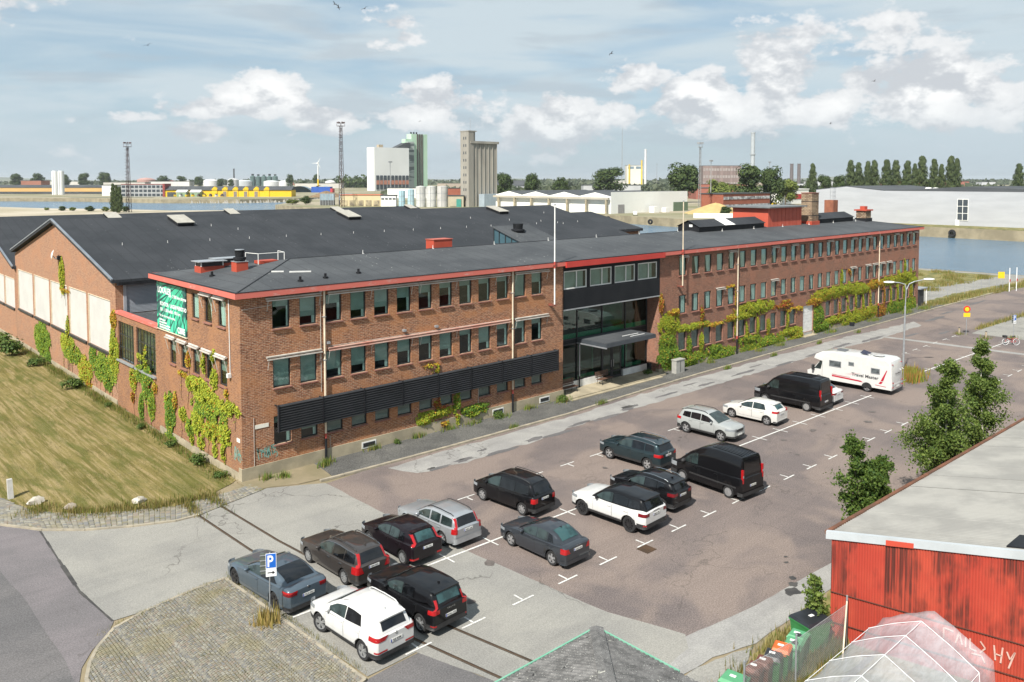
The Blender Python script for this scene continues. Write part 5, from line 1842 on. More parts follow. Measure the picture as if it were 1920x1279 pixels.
 zlow = lambda s: beltf(s) + .012
 topoff = S.get('topoff', .105)
 zhigh = lambda s: min(ghf(s) - topoff, S.get('gtop', 9))
 for side in (-1, 1):
  for (s0, s1, sl, gm) in S['win']:
   pane('side_window', s0, s1, zlow, zhigh, side, gm, t, sl)

 def top_pane(nm, sa, sb, wa, mat, n=7):
  """pane on the sloping roof line between two stations"""
  mb = MB()
  rows = []
  for i in range(n):
   s = sa + (sb - sa) * i / (n - 1)
   h = ghf(s)
   w = max(.05, gwid(s) - tum * max(0, h - beltf(s)) - wa)
   row = []
   d = Vector((0, (ghf(s + .02) - ghf(s - .02)) / .04, 1)).normalized()
   for k in range(7):
    f = -1 + 2 * k / 6
    z = h + .020 - .018 * f * f
    p = Vector(T(s, f * w, z)) + d * .014
    row.append(p)
   rows.append(row)
  mb.grid(rows)
  return mb.build(nm, mat, t, smooth=60)
 ws = S['ws']
 top_pane('windscreen', ws[0], ws[1], .07, GL_CAR)
 if S.get('rw'):
  top_pane('rear_window', S['rw'][0], S['rw'][1], S['rw'][2], S.get('rwm', GL_DARK))
 if S.get('sun_roof'):
  top_pane('sun_roof', *S['sun_roof'], GL_DARK)
 # ---- lower body outline for wrapped parts
 def ring(z, a, bnd, off, end):
  """points around one end at height z: from side station a to lateral bnd"""
  pts = []
  ss = [s for s in st if (s >= a if end == 'rear' else s <= a)]
  ss = [a] + [s for s in ss if s != a]
  ss = sorted(set(ss), reverse=(end == 'front'))
  for s in ss:
   sec = section(s)
   w = None
   side_pts = sec[1:7]
   for (y0, z0), (y1, z1) in zip(side_pts, side_pts[1:]):
    if z0 <= z <= z1 and z1 > z0:
     w = y0 + (y1 - y0) * (z - z0) / (z1 - z0)
   if w is None:
    w = sec[4][0] if z < sec[6][1] else sec[6][0]
   pts.append((w + off, s))
  e = (L_ + off) if end == 'rear' else -off
  pts[-1] = (pts[-1][0], e)
  pts.append((bnd, e))
  return pts

 def wrap(nm, z0, z1, a, bnd0, mat, end='rear', off=.012, both=True, bnd1=None, rows_n=4, a1=None):
  for side in ((-1, 1) if both else (1,)):
   mb = MB()
   rows = []
   for k in range(rows_n):
    f = k / (rows_n - 1)
    z = z0 + (z1 - z0) * f
    bb = bnd0 + ((bnd1 if bnd1 is not None else bnd0) - bnd0) * f
    aa = a + ((a1 if a1 is not None else a) - a) * f
    pts = ring(z, aa, bb, off, end)
    # resample
    cum = [0]
    for p, q in zip(pts, pts[1:]):
     cum.append(cum[-1] + math.hypot(p[0] - q[0], p[1] - q[1]))
    row = []
    for i in range(12):
     d = cum[-1] * i / 11
     j = max(jj for jj in range(len(cum)) if cum[jj] <= d + 1e-9)
     j = min(j, len(pts) - 2)
     ff = (d - cum[j]) / max(1e-9, cum[j + 1] - cum[j])
     w = pts[j][0] + (pts[j + 1][0] - pts[j][0]) * ff
     s = pts[j][1] + (pts[j + 1][1] - pts[j][1]) * ff
     row.append(T(s, side * w, z))
    rows.append(row)
   flip = (side < 0) ^ (end == 'front') ^ True
   mb.grid(rows, flip=flip)
   mb.build(nm, mat, t, smooth=50)
 for a in S.get('tails', []):
  wrap('tail_light', *a)
 for a in S.get('heads', []):
  wrap('headlight', *a, end='front')
 for a in S.get('bump', []):
  wrap('bumper', *a)
 for a in S.get('fbump', []):
  wrap('bumper', *a, end='front')
 # tall lights that climb the rear pillars
 for (z0, z1, wd, mat) in S.get('pillar_tails', []):
  for side in (-1, 1):
   mb = MB()
   rows = []
   for k in range(7):
    z = z0 + (z1 - z0) * k / 6
    # station where the roof line falls to z
    s = g1
    if z > ghf(g1):
     lo, hi = S['rw'][0] - .3, g1
     for _ in range(20):
      m_ = (lo + hi) / 2
      if ghf(m_) > z:
       lo = m_
      else:
       hi = m_
     s = lo
     w = gwid(s) - tum * max(0, z - beltf(s))
    else:
     w = section(L_ - .06)[5][0]
     s = L_ - .02
    row = [T(s - .16, side * (w + .012), z), T(s - .02, side * (w + .010), z), T(s + .02, side * (w - .035), z), T(s + .025, side * (w - wd), z)]
    rows.append(row)
   mb.grid(rows, flip=side > 0)
   mb.build('tail_light', mat, t, smooth=50)
 # ---- number plate, badge and lettering
 pz = S.get('plate_z', .80)
 po = S.get('plate_off', .022)
 if rear != 'none':
  p = MB().box(-.26, 0, -.055, .26, .012, .055).build('number_plate', PLATE, t, T(L_ + po, 0, pz))
  MB().box(-.262, -.002, -.056, -.215, .0, .056).build('plate_band', PLATEB, p)
  if plate:
   me = cached(('pl', plate), lambda: text_mesh(plate, .105, PLATET, 0, .002))
   x0, x1 = text_width(me)
   o = link('lettering', me, p, (-(x0 + x1) / 2 + .02, -.003, -.037))
   o.rotation_euler = (R(90), 0, 0)
  for txt, size, z in S.get('badge', []):
   me = cached(('bd', txt, size), lambda: text_mesh(txt, size, CHROME, .003, .001))
   x0, x1 = text_width(me)
   o = link('lettering', me, t, T(L_ + .012, -(x0 + x1) / 2, z))
   o.rotation_euler = (R(90), 0, 0)
  if S.get('logo'):
   MB().lathe([(0.0, -.012), (.05, -.01), (.055, 0)], 14, axis='y', c=T(L_ + .004, 0, S['logo'])).build('emblem', CHROME, t)
 # front end: grille, lower intake, plate
 mb = MB()
 gz0, gz1, gx = S.get('grille', (.52, .66, .38))
 mb.box(-gx, mid + .004, gz0, gx, mid + .022, gz1)
 mb.box(-gx * 1.1, mid + .004, .30, gx * 1.1, mid + .02, .42)
 mb.build('grille', TRIM, t)
 MB().box(-.26, mid + .022, .44, .26, mid + .034, .55).build('number_plate', PLATE, t)
 # ---- doors, handles, mirrors, rails
 def flank(s, z):
  sec = section(s)
  pts = sec[2:7]
  for (y0, z0), (y1, z1) in zip(pts, pts[1:]):
   if z0 <= z <= z1 and z1 > z0:
    return y0 + (y1 - y0) * (z - z0) / (z1 - z0)
  return sec[4][0]
 zh = S.get('handle_z', beltf(mid) - .12)
 for side in (-1, 1):
  for (s0, s1) in S['doors']:
   mb = MB()
   for off, grow, mi in ((.0025, .010, 1), (.005, 0.0, 0)):
    rows = []
    for i in range(9):
     s = s0 - grow + (s1 - s0 + 2 * grow) * i / 8
     row = []
     za = zs + .17 - grow
     # keep clear of the wheel arches
     for c in (wf, wr):
      if abs(s - c) < arch + .03:
       za = max(za, r + math.sqrt(max(0, (arch + .03) ** 2 - (s - c) ** 2)) - grow)
     zb2 = min(beltf(s) - .075 + grow, hoodf(s) - .05)
     for k in range(7):
      z = za + (zb2 - za) * k / 6
      row.append(T(s, side * (flank(s, z) + off), z))
     rows.append(row)
    mb.grid(rows, mi=mi, flip=side < 0)
   d = mb.build('door', [paintm, BRAKE], t, smooth=40)
   hx = s1 - .14
   if S.get('handles', True):
    mh = MB()
    yy = side * (flank(hx, zh) + .02)
    mh.box(yy - .018, mid - hx - .1, zh - .018, yy + .018, mid - hx + .1, zh + .018)
    mh.build('door_handle', S.get('handle_mat', paintm), d)
  ms = S.get('mirror_s', ws[0] + .42)
  mzz = beltf(ms) + .06
  my = side * (gwid(ms) + .115)
  mm = MB()
  k = S.get('mirror', 1.0)
  mm.lathe([(0.0, -.05 * k), (.07 * k, -.045 * k), (.095 * k, -.01), (.085 * k, .04 * k), (0.0, .05 * k)], 10, axis='y')
  o = mm.build('mirror', S.get('mirror_mat', paintm), t, T(ms, my, mzz), 0, 60)
  o.scale = (1.25, 1.1, .78)
  MB().box(min(my, side * gwid(ms)), mid - ms - .03, mzz - .05, max(my, side * gwid(ms)), mid - ms + .03, mzz - .02).build('mirror_arm', TRIM, t)
  if S.get('rails'):
   ra, rb, rm = S['rails']
   mb = MB()
   pts = []
   for i in range(11):
    s = ra + (rb - ra) * i / 10
    h = ghf(s)
    w = gwid(s) - tum * max(0, h - beltf(s)) - .085
    up = .05 if 0 < i < 10 else .0
    pts.append(T(s, side * w, h + .012 + up))
   mb.path(pts, .021, 6)
   mb.build('roof_rail', rm, t, smooth=60)
  if S.get('brow'):
   # bright strip along the window line
   mb = MB()
   pts = []
   sA, sB = S['win'][0][0] + .2, S['win'][-1][1] - .05
   for i in range(14):
    s = sA + (sB - sA) * i / 13
    z = zhigh(s) + .02
    pts.append(T(s, side * (side_y(s, z) + .002), z))
   mb.path(pts, .011, 5)
   mb.build('window_trim', S['brow'], t)
 if S.get('fin'):
  s = S['fin']
  mb = MB().prism([T(s, -.02, ghf(s) + .015), T(s + .16, -.02, ghf(s + .16) + .015), T(s + .15, -.012, ghf(s) + .085)], (.035, 0, 0))
  mb.build('aerial', paintm if not roofm else roofm, t)
 if S.get('spoiler'):
  s0, s1, dz = S['spoiler']
  w = gwid(s0) - tum * (ghf(s0) - beltf(s0)) - .06
  rows = [[T(s0, f * w, ghf(s0) + .026 - .012 * f * f) for f in (-1, -.6, 0, .6, 1)], [T(s1, f * w * .97, ghf(s0) + dz - .012 * f * f) for f in (-1, -.6, 0, .6, 1)], [T(s1 - .01, f * w * .95, ghf(s0) + dz - .05 - .012 * f * f) for f in (-1, -.6, 0, .6, 1)], [T(s0 + .06, f * w * .95, ghf(s0 + .06) - .03) for f in (-1, -.6, 0, .6, 1)]]
  MB().grid(rows).build('spoiler', S.get('spoiler_mat', roofm or paintm), t, smooth=40)
 # ---- wheels
 tw = S.get('tw', .225)
 tm, rm = wheel_meshes(r, tw, S.get('rim', '5'), S.get('rim_dark', False))
 tr = hw - tw / 2 - S.get('inset', .035)
 for s in (wf, wr):
  for side in (-1, 1):
   w = link('wheel', None, t, T(s, side * tr, r))
   a = link('tyre', tm, w)
   a2 = link('rim', rm, w)
   a2.rotation_euler = (rnd.uniform(0, 1.2), 0, 0)
   if s == wf and S.get('steer'):
    w.rotation_euler = (0, 0, R(S['steer']))
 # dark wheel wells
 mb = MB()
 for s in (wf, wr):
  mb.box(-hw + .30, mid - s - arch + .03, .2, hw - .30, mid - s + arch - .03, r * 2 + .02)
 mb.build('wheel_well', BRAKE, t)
 return t

P_BLACK = paint('black_car_paint', (0.006, 0.006, 0.007), 0.0, 0.3)
P_BLACKV = paint('black_violet_paint', (0.009, 0.006, 0.008), 0.0, 0.3)
P_WHITE = paint('white_car_paint', (0.56, 0.56, 0.55), 0.0, 0.35)
P_CREAMW = paint('pearl_white_paint', (0.54, 0.535, 0.51), 0.0, 0.35)
P_SILVER = paint('silver_car_paint', (0.40, 0.42, 0.44), 0.55, 0.35)
P_LGREY = paint('light_grey_paint', (0.30, 0.315, 0.31), 0.0, 0.35)
P_BROWN = paint('grey_brown_paint', (0.062, 0.054, 0.050), 0.45, 0.33)
P_BLUEG = paint('matt_blue_grey_paint', (0.088, 0.118, 0.148), 0.45, 0.48)
P_DGREY = paint('dark_blue_grey_paint', (0.040, 0.046, 0.055), 0.4, 0.33)
P_TEAL = paint('dark_teal_paint', (0.016, 0.030, 0.036), 0.3, 0.3)

# body shapes: stations run from the nose; z from the ground
LOW = dict(sill=.20)
COUPE = dict(L=5.05, W=1.93, H=1.41, wb=3.02, fo=.87, r=.345, sill=.18, shoulder=.17, tumble=.44, gw=.90, gtail=.88, topoff=.075,
    hood=[(0, .60), (.10, .70), (.5, .80), (1.35, .90), (2.0, .95), (3.4, .99), (4.3, 1.02), (4.72, 1.06), (4.96, 1.035), (5.05, .92)],
    belt=[(0, .92), (1.6, .94), (3.4, .985), (4.6, 1.02)], gh=[(1.42, .93), (1.75, 1.10), (2.2, 1.30), (2.6, 1.385), (3.0, 1.405), (3.5, 1.36), (3.95, 1.26), (4.45, 1.09), (4.62, 1.04)],
    ws=(1.5, 2.32), rw=(3.42, 4.42, .12), rwm=GL_DARK, win=[(1.78, 2.75, (0, .0), GL_CAR), (2.80, 3.95, (0, -.32), GL_DARK)],
    doors=[(1.55, 2.72), (2.75, 3.72)], tails=[(.80, .90, 4.62, .52, TAILD), (.895, .965, 4.55, .50, TAIL, 'rear', .013)], heads=[(.62, .72, .45, .42, LENS)], plate_z=.68, grille=(.42, .60, .42), rim='y5', rim_dark=True, tw=.27, logo=.955,
    bump=[(.19, .36, 4.62, 0, TRIM, 'rear', .016)], fin=3.15, handle_z=.83)
SUVK = dict(L=4.48, W=1.855, H=1.64, wb=2.67, fo=.88, r=.36, sill=.30, shoulder=.15, tumble=.36, gw=.92, gtail=.86, clad=True, topoff=.12,
   hood=[(0, .70), (.08, .84), (.3, .96), (.9, 1.06), (1.25, 1.10), (2.2, 1.06), (3.6, 1.10), (4.2, 1.12), (4.40, 1.08), (4.48, .98)],
   belt=[(0, 1.05), (1.3, 1.06), (2.6, 1.09), (3.6, 1.17), (4.2, 1.20)], gh=[(1.02, 1.08), (1.4, 1.30), (1.85, 1.53), (2.3, 1.615), (2.9, 1.635), (3.5, 1.60), (4.0, 1.52), (4.14, 1.44), (4.34, 1.17), (4.40, 1.08)],
   ws=(1.10, 1.90), rw=(4.10, 4.345, .14), rwm=GL_DARK, win=[(1.45, 2.42, (0, 0), GL_CAR), (2.47, 3.42, (0, -.12), GL_DARK)], doors=[(1.32, 2.42), (2.46, 3.40)],
   tails=[(.90, 1.06, 3.98, .50, TAIL, 'rear', .014, True, .34), (.50, .56, 4.30, .40, TAIL)], heads=[(.80, .93, .55, .50, LENS)], plate_z=.78, bump=[(.31, .47, 3.95, 0, TRIM, 'rear', .014)], rim='y5', rails=(2.0, 3.75, P_WHITE), logo=1.0, spoiler=(3.92, 4.24, .0), fin=3.55, steer=14, handle_mat=P_WHITE, fbump=[(.31, .5, .55, 0, TRIM)])
XC = dict(L=4.43, W=1.875, H=1.65, wb=2.70, fo=.86, r=.36, sill=.32, shoulder=.13, tumble=.30, gw=.93, gtail=.86, clad=True, topoff=.12,
   hood=[(0, .80), (.06, .95), (.25, 1.03), (.9, 1.09), (1.3, 1.11), (2.2, 1.08), (3.5, 1.10), (4.2, 1.12), (4.36, 1.09), (4.43, 1.0)],
   belt=[(0, 1.08), (1.4, 1.08), (2.7, 1.11), (3.3, 1.20), (4.2, 1.30)], gh=[(1.12, 1.10), (1.5, 1.34), (1.9, 1.55), (2.35, 1.63), (2.9, 1.645), (3.6, 1.62), (4.0, 1.58), (4.10, 1.50), (4.30, 1.20), (4.36, 1.08)],
   ws=(1.18, 1.93), rw=(4.06, 4.30, .16), rwm=GL_TEAL, win=[(1.52, 2.44, (0, 0), GL_CAR), (2.49, 3.18, (0, -.05), GL_DARK)], doors=[(1.36, 2.44), (2.48, 3.36)],
   tails=[(.90, 1.06, 4.10, .56, TAIL, 'rear', .016), (.44, .50, 4.2, .45, TAIL)], pillar_tails=[(1.04, 1.36, .09, TAIL)], heads=[(.86, .97, .5, .5, LENS)], plate_z=.72, bump=[(.33, .52, 4.0, 0, TRIM, 'rear', .014)], rim='5', spoiler=(3.9, 4.16, .01), fin=3.5, badge=[('V O L V O', .085, .95)], handle_mat=P_BLACK)
WAGON3 = dict(L=4.82, W=1.86, H=1.55, wb=2.82, fo=.92, r=.33, sill=.24, shoulder=.16, tumble=.36, gw=.91, gtail=.90, topoff=.095,
    hood=[(0, .62), (.08, .76), (.35, .86), (1.1, .95), (1.5, .98), (2.5, .96), (4.4, 1.0), (4.72, 1.0), (4.82, .92)],
    belt=[(0, .94), (1.5, .955), (3.0, .985), (4.6, 1.03)], gh=[(1.38, .96), (1.8, 1.20), (2.25, 1.43), (2.7, 1.515), (3.2, 1.53), (4.0, 1.50), (4.36, 1.46), (4.5, 1.34), (4.68, 1.04), (4.74, .98)],
    ws=(1.46, 2.30), rw=(4.43, 4.69, .13), rwm=GL_DARK, win=[(1.80, 2.76, (0, 0), GL_CAR), (2.81, 3.62, (0, 0), GL_DARK), (3.66, 4.42, (0, -.06), GL_DARK)], doors=[(1.6, 2.76), (2.8, 3.66)],
    tails=[(.68, .98, 4.42, .52, TAIL, 'rear', .016, True, .64)], pillar_tails=[(.96, 1.42, .10, TAIL)], heads=[(.66, .78, .5, .5, LENS)], plate_z=.86, bump=[(.26, .42, 4.3, 0, TRIM, 'rear', .012)], rim='10', rails=(2.45, 4.25, TRIM), fin=3.95, handle_mat=CHROME, brow=CHROME)
WAGON2 = dict(L=4.71, W=1.80, H=1.49, wb=2.755, fo=.93, r=.325, sill=.24, shoulder=.16, tumble=.30, gw=.90, gtail=.92, topoff=.10,
    hood=[(0, .60), (.08, .74), (.35, .83), (1.1, .92), (1.5, .95), (2.5, .95), (4.3, .99), (4.6, 1.0), (4.71, .90)],
    belt=[(0, .93), (1.5, .94), (3.0, .965), (4.5, 1.0)], gh=[(1.42, .94), (1.85, 1.18), (2.25, 1.38), (2.65, 1.46), (3.2, 1.475), (4.0, 1.45), (4.30, 1.42), (4.42, 1.32), (4.60, 1.01), (4.66, .96)],
    ws=(1.5, 2.30), rw=(4.36, 4.61, .12), rwm=GL_DARK, win=[(1.85, 2.66, (0, 0), GL_CAR), (2.76, 3.42, (0, 0), GL_CAR), (3.52, 4.32, (0, -.05), GL_CAR)], doors=[(1.62, 2.70), (2.74, 3.58)],
    tails=[(.74, .98, 4.45, .66, TAIL, 'rear', .014)], pillar_tails=[(.94, 1.38, .09, TAIL)], heads=[(.62, .74, .4, .5, LENS)], plate_z=.83, bump=[(.30, .56, 4.36, 0, P_SILVER, 'rear', .05)], rim='7', rails=(2.3, 4.2, TRIM), handle_mat=P_SILVER)
HATCHF = dict(L=4.34, W=1.84, H=1.50, wb=2.64, fo=.88, r=.325, sill=.24, shoulder=.16, tumble=.40, gw=.91, gtail=.86, topoff=.10,
    hood=[(0, .60), (.08, .74), (.35, .86), (1.0, .98), (1.25, 1.01), (2.2, .98), (3.8, 1.02), (4.2, 1.02), (4.34, .92)],
    belt=[(0, .97), (1.3, .975), (2.8, 1.0), (4.1, 1.06)], gh=[(1.1, .99), (1.5, 1.21), (1.95, 1.41), (2.4, 1.485), (2.9, 1.49), (3.4, 1.46), (3.78, 1.40), (3.95, 1.28), (4.22, 1.03), (4.27, .98)],
    ws=(1.18, 2.05), rw=(3.80, 4.20, .20), rwm=GL_TEAL, win=[(1.55, 2.42, (0, 0), GL_CAR), (2.48, 3.15, (0, 0), GL_CAR), (3.2, 3.55, (0, -.08), GL_DARK)], doors=[(1.38, 2.42), (2.46, 3.32)],
    tails=[(.36, .44, 4.15, .5, TAIL)], pillar_tails=[(.98, 1.36, .10, TAIL)], heads=[(.66, .80, .55, .5, LENS)], plate_z=.80, rim='10', spoiler=(3.62, 3.86, .02), handle_z=.87)
MPV = dict(L=4.64, W=1.81, H=1.73, wb=2.84, fo=.85, r=.325, sill=.26, shoulder=.14, tumble=.28, gw=.93, gtail=.92, topoff=.11, clad=False,
   hood=[(0, .66), (.08, .82), (.35, .94), (.9, 1.06), (1.1, 1.09), (2.2, 1.04), (4.2, 1.08), (4.52, 1.08), (4.64, .98)],
   belt=[(0, 1.05), (1.1, 1.05), (2.6, 1.07), (4.4, 1.11)], gh=[(.72, 1.05), (1.2, 1.34), (1.65, 1.58), (2.1, 1.69), (2.8, 1.71), (3.6, 1.68), (4.12, 1.61), (4.28, 1.46), (4.50, 1.10), (4.56, 1.04)],
   ws=(.82, 1.72), rw=(4.20, 4.50, .10), rwm=GL_DARK, win=[(1.25, 2.10, (0, 0), GL_CAR), (2.16, 3.15, (0, 0), GL_DARK), (3.20, 4.12, (0, -.06), GL_DARK)], doors=[(1.15, 2.12), (2.16, 3.22)],
   tails=[(.76, 1.0, 4.40, .56, TAIL, 'rear', .014)], heads=[(.72, .86, .5, .5, LENS)], plate_z=.90, rim='7', bump=[(.30, .50, 4.2, 0, TRIM, 'rear', .03)], rails=(1.9, 4.0, TRIM), handle_z=.95)
SEDAN = dict(L=4.47, W=1.77, H=1.45, wb=2.64, fo=.90, r=.325, sill=.22, shoulder=.16, tumble=.38, gw=.90, gtail=.86, topoff=.085,
    hood=[(0, .58), (.08, .72), (.35, .82), (1.0, .92), (1.35, .95), (2.3, .93), (3.6, .97), (4.2, 1.0), (4.40, .98), (4.47, .88)],
    belt=[(0, .92), (1.4, .925), (2.8, .955), (4.0, .99)], gh=[(1.22, .93), (1.65, 1.16), (2.05, 1.35), (2.45, 1.43), (2.9, 1.435), (3.25, 1.40), (3.55, 1.31), (3.98, 1.05), (4.14, .985)],
    ws=(1.3, 2.15), rw=(3.28, 3.92, .14), rwm=GL_TEAL, win=[(1.68, 2.50, (0, 0), GL_CAR), (2.55, 3.18, (0, 0), GL_CAR), (3.22, 3.55, (0, -.12), GL_DARK)], doors=[(1.5, 2.5), (2.54, 3.36)],
    tails=[(.70, .93, 4.16, .50, TAIL, 'rear', .014, True, .62)], heads=[(.62, .74, .5, .5, LENS)], plate_z=.80, rim='5', bump=[(.23, .40, 4.1, 0, P_DGREY, 'rear', .025)], fin=3.2, handle_mat=P_DGREY, badge=[('V O L V O', .07, .93)], handle_z=.84)
SUVR = dict(L=4.85, W=1.99, H=1.78, wb=2.92, fo=.86, r=.385, sill=.36, shoulder=.15, tumble=.30, gw=.92, gtail=.88, clad=True, topoff=.12,
   hood=[(0, .74), (.08, .92), (.3, 1.04), (.9, 1.12), (1.5, 1.16), (2.4, 1.15), (4.2, 1.18), (4.72, 1.19), (4.85, 1.08)],
   belt=[(0, 1.13), (1.5, 1.14), (3.0, 1.18), (4.6, 1.24)], gh=[(1.38, 1.14), (1.75, 1.40), (2.1, 1.63), (2.5, 1.73), (3.1, 1.745), (4.0, 1.70), (4.40, 1.66), (4.50, 1.56), (4.72, 1.22), (4.77, 1.16)],
   ws=(1.45, 2.15), rw=(4.46, 4.71, .12), rwm=GL_DARK, win=[(1.78, 2.74, (0, 0), GL_CAR), (2.80, 3.66, (0, 0), GL_DARK), (3.70, 4.42, (0, -.12), GL_DARK)], doors=[(1.58, 2.74), (2.78, 3.72)],
   tails=[(.94, 1.10, 4.40, .58, TAILD, 'rear', .014), (.50, .57, 4.66, .62, TAIL)], heads=[(.84, .97, .55, .52, LENS)], plate_z=.96, rim='10', rim_dark=True, tw=.27, bump=[(.37, .60, 4.3, 0, TRIM, 'rear', .016)], spoiler=(4.24, 4.58, -.01), handle_mat=P_WHITE, mirror_mat=P_BLACK, badge=[('RANGE ROVER', .075, 1.10)], handle_z=1.0)
CROSS = dict(L=4.38, W=1.81, H=1.60, wb=2.65, fo=.86, r=.35, sill=.30, shoulder=.14, tumble=.36, gw=.92, gtail=.84, clad=True, topoff=.12,
    hood=[(0, .68), (.08, .84), (.3, .95), (.9, 1.04), (1.3, 1.07), (2.2, 1.04), (3.6, 1.09), (4.1, 1.11), (4.30, 1.08), (4.38, .98)],
    belt=[(0, 1.03), (1.3, 1.035), (2.6, 1.07), (4.1, 1.18)], gh=[(1.05, 1.06), (1.45, 1.28), (1.9, 1.50), (2.35, 1.575), (2.9, 1.59), (3.5, 1.55), (3.92, 1.48), (4.04, 1.40), (4.22, 1.16), (4.30, 1.06)],
    ws=(1.12, 1.95), rw=(4.0, 4.22, .15), rwm=GL_DARK, win=[(1.48, 2.40, (0, 0), GL_CAR), (2.45, 3.18, (0, 0), GL_DARK), (3.22, 3.7, (0, -.14), GL_DARK)], doors=[(1.34, 2.40), (2.44, 3.30)],
    tails=[(.90, 1.06, 3.95, .46, TAILD, 'rear', .014)], heads=[(.80, .92, .5, .5, LENS)], plate_z=.88, rim='5', rails=(2.0, 3.75, CHROME), bump=[(.31, .52, 3.9, 0, TRIM, 'rear', .014)], brow=CHROME, spoiler=(3.82, 4.12, 0.0), fin=3.5)
SUVL = dict(L=4.70, W=1.88, H=1.66, wb=2.79, fo=.90, r=.355, sill=.30, shoulder=.14, tumble=.32, gw=.92, gtail=.90, clad=True, topoff=.12,
   hood=[(0, .70), (.08, .86), (.3, .98), (.9, 1.06), (1.35, 1.09), (2.4, 1.06), (4.2, 1.10), (4.58, 1.10), (4.70, 1.0)],
   belt=[(0, 1.05), (1.4, 1.055), (3.0, 1.08), (4.5, 1.13)], gh=[(1.12, 1.07), (1.55, 1.31), (2.0, 1.55), (2.45, 1.63), (3.0, 1.645), (3.8, 1.61), (4.22, 1.55), (4.34, 1.45), (4.54, 1.12), (4.60, 1.06)],
   ws=(1.2, 2.06), rw=(4.28, 4.54, .12), rwm=GL_DARK, win=[(1.6, 2.52, (0, 0), GL_CAR), (2.58, 3.42, (0, 0), GL_DARK), (3.48, 4.18, (0, -.10), GL_DARK)], doors=[(1.44, 2.52), (2.56, 3.46)],
   tails=[(.88, 1.05, 4.22, .50, TAIL, 'rear', .014, True, .62)], heads=[(.80, .92, .5, .5, LENS)], plate_z=.92, rim='5', rails=(2.1, 4.1, CHROME), bump=[(.31, .48, 4.1, 0, TRIM, 'rear', .014)], brow=CHROME, spoiler=(4.1, 4.42, 0.0), fin=3.7, logo=1.06)
SUVS = dict(SUVL, L=4.38, W=1.84, H=1.60, wb=2.64, fo=.88, hood=[(0, .70), (.08, .86), (.3, .97), (.9, 1.04), (1.3, 1.07), (2.3, 1.05), (3.9, 1.08), (4.26, 1.08), (4.38, .98)], belt=[(0, 1.03), (1.3, 1.035), (2.8, 1.06), (4.2, 1.11)],
   gh=[(1.05, 1.05), (1.45, 1.28), (1.9, 1.51), (2.3, 1.585), (2.8, 1.59), (3.5, 1.56), (3.92, 1.50), (4.04, 1.40), (4.22, 1.10), (4.28, 1.04)], ws=(1.12, 1.94), rw=(3.98, 4.22, .12), win=[(1.5, 2.38, (0, 0), GL_DARK), (2.43, 3.16, (0, 0), GL_DARK), (3.2, 3.86, (0, -.10), GL_DARK)], doors=[(1.36, 2.38), (2.42, 3.26)],
   tails=[(.88, 1.05, 3.92, .50, TAIL, 'rear', .014)], heads=[(.76, .90, .55, .40, LENS)], rails=(2.0, 3.8, TRIM), brow=None, bump=[(.31, .55, 3.8, 0, TRIM, 'rear', .014)], spoiler=(3.8, 4.12, 0.0), fin=None, logo=None, grille=(.68, .84, .42), fbump=[(.31, .44, .55, 0, TRIM)])
HATCHN = dict(HATCHF, L=4.39, W=1.77, H=1.52, wb=2.70, fo=.86, win=[(1.55, 2.42, (0, 0), GL_CAR), (2.48, 3.45, (0, -.16), GL_CAR)], pillar_tails=[], tails=[(.92, 1.06, 3.98, .44, TAIL, 'rear', .014)], rwm=GL_TEAL, rim='y5', spoiler=(3.62, 3.95, .0), hood=[(0, .62), (.08, .76), (.35, .88), (1.0, 1.0), (1.25, 1.03), (2.2, 1.0), (3.8, 1.06), (4.25, 1.06), (4.39, .94)], gh=[(1.1, 1.0), (1.5, 1.22), (1.95, 1.43), (2.4, 1.505), (2.9, 1.51), (3.4, 1.47), (3.85, 1.39), (4.0, 1.28), (4.28, 1.04), (4.32, 1.0)], bump=[(.25, .36, 4.1, 0, TRIM, 'rear', .012)])
SEDANP = dict(SEDAN, L=4.77, W=1.83, H=1.48, wb=2.79, hood=[(0, .58), (.08, .72), (.35, .82), (1.0, .93), (1.4, .96), (2.4, .95), (3.8, 1.0), (4.5, 1.04), (4.70, 1.02), (4.77, .90)], belt=[(0, .93), (1.4, .94), (2.9, .97), (4.2, 1.02)],
    gh=[(1.28, .95), (1.7, 1.18), (2.15, 1.38), (2.6, 1.455), (3.1, 1.46), (3.5, 1.42), (3.8, 1.33), (4.25, 1.08), (4.42, 1.03)], ws=(1.35, 2.25), rw=(3.52, 4.2, .14), win=[(1.75, 2.65, (0, 0), GL_CAR), (2.70, 3.4, (0, 0), GL_CAR), (3.44, 3.8, (0, -.12), GL_DARK)], doors=[(1.55, 2.65), (2.69, 3.52)], tails=[(.82, .95, 4.42, .42, TAILD, 'rear', .014)], rwm=car_glass('blue_glass', (0.03, 0.06, 0.09)), badge=[], bump=[(.23, .34, 4.4, 0, TRIM, 'rear', .012)], handle_mat=P_WHITE)
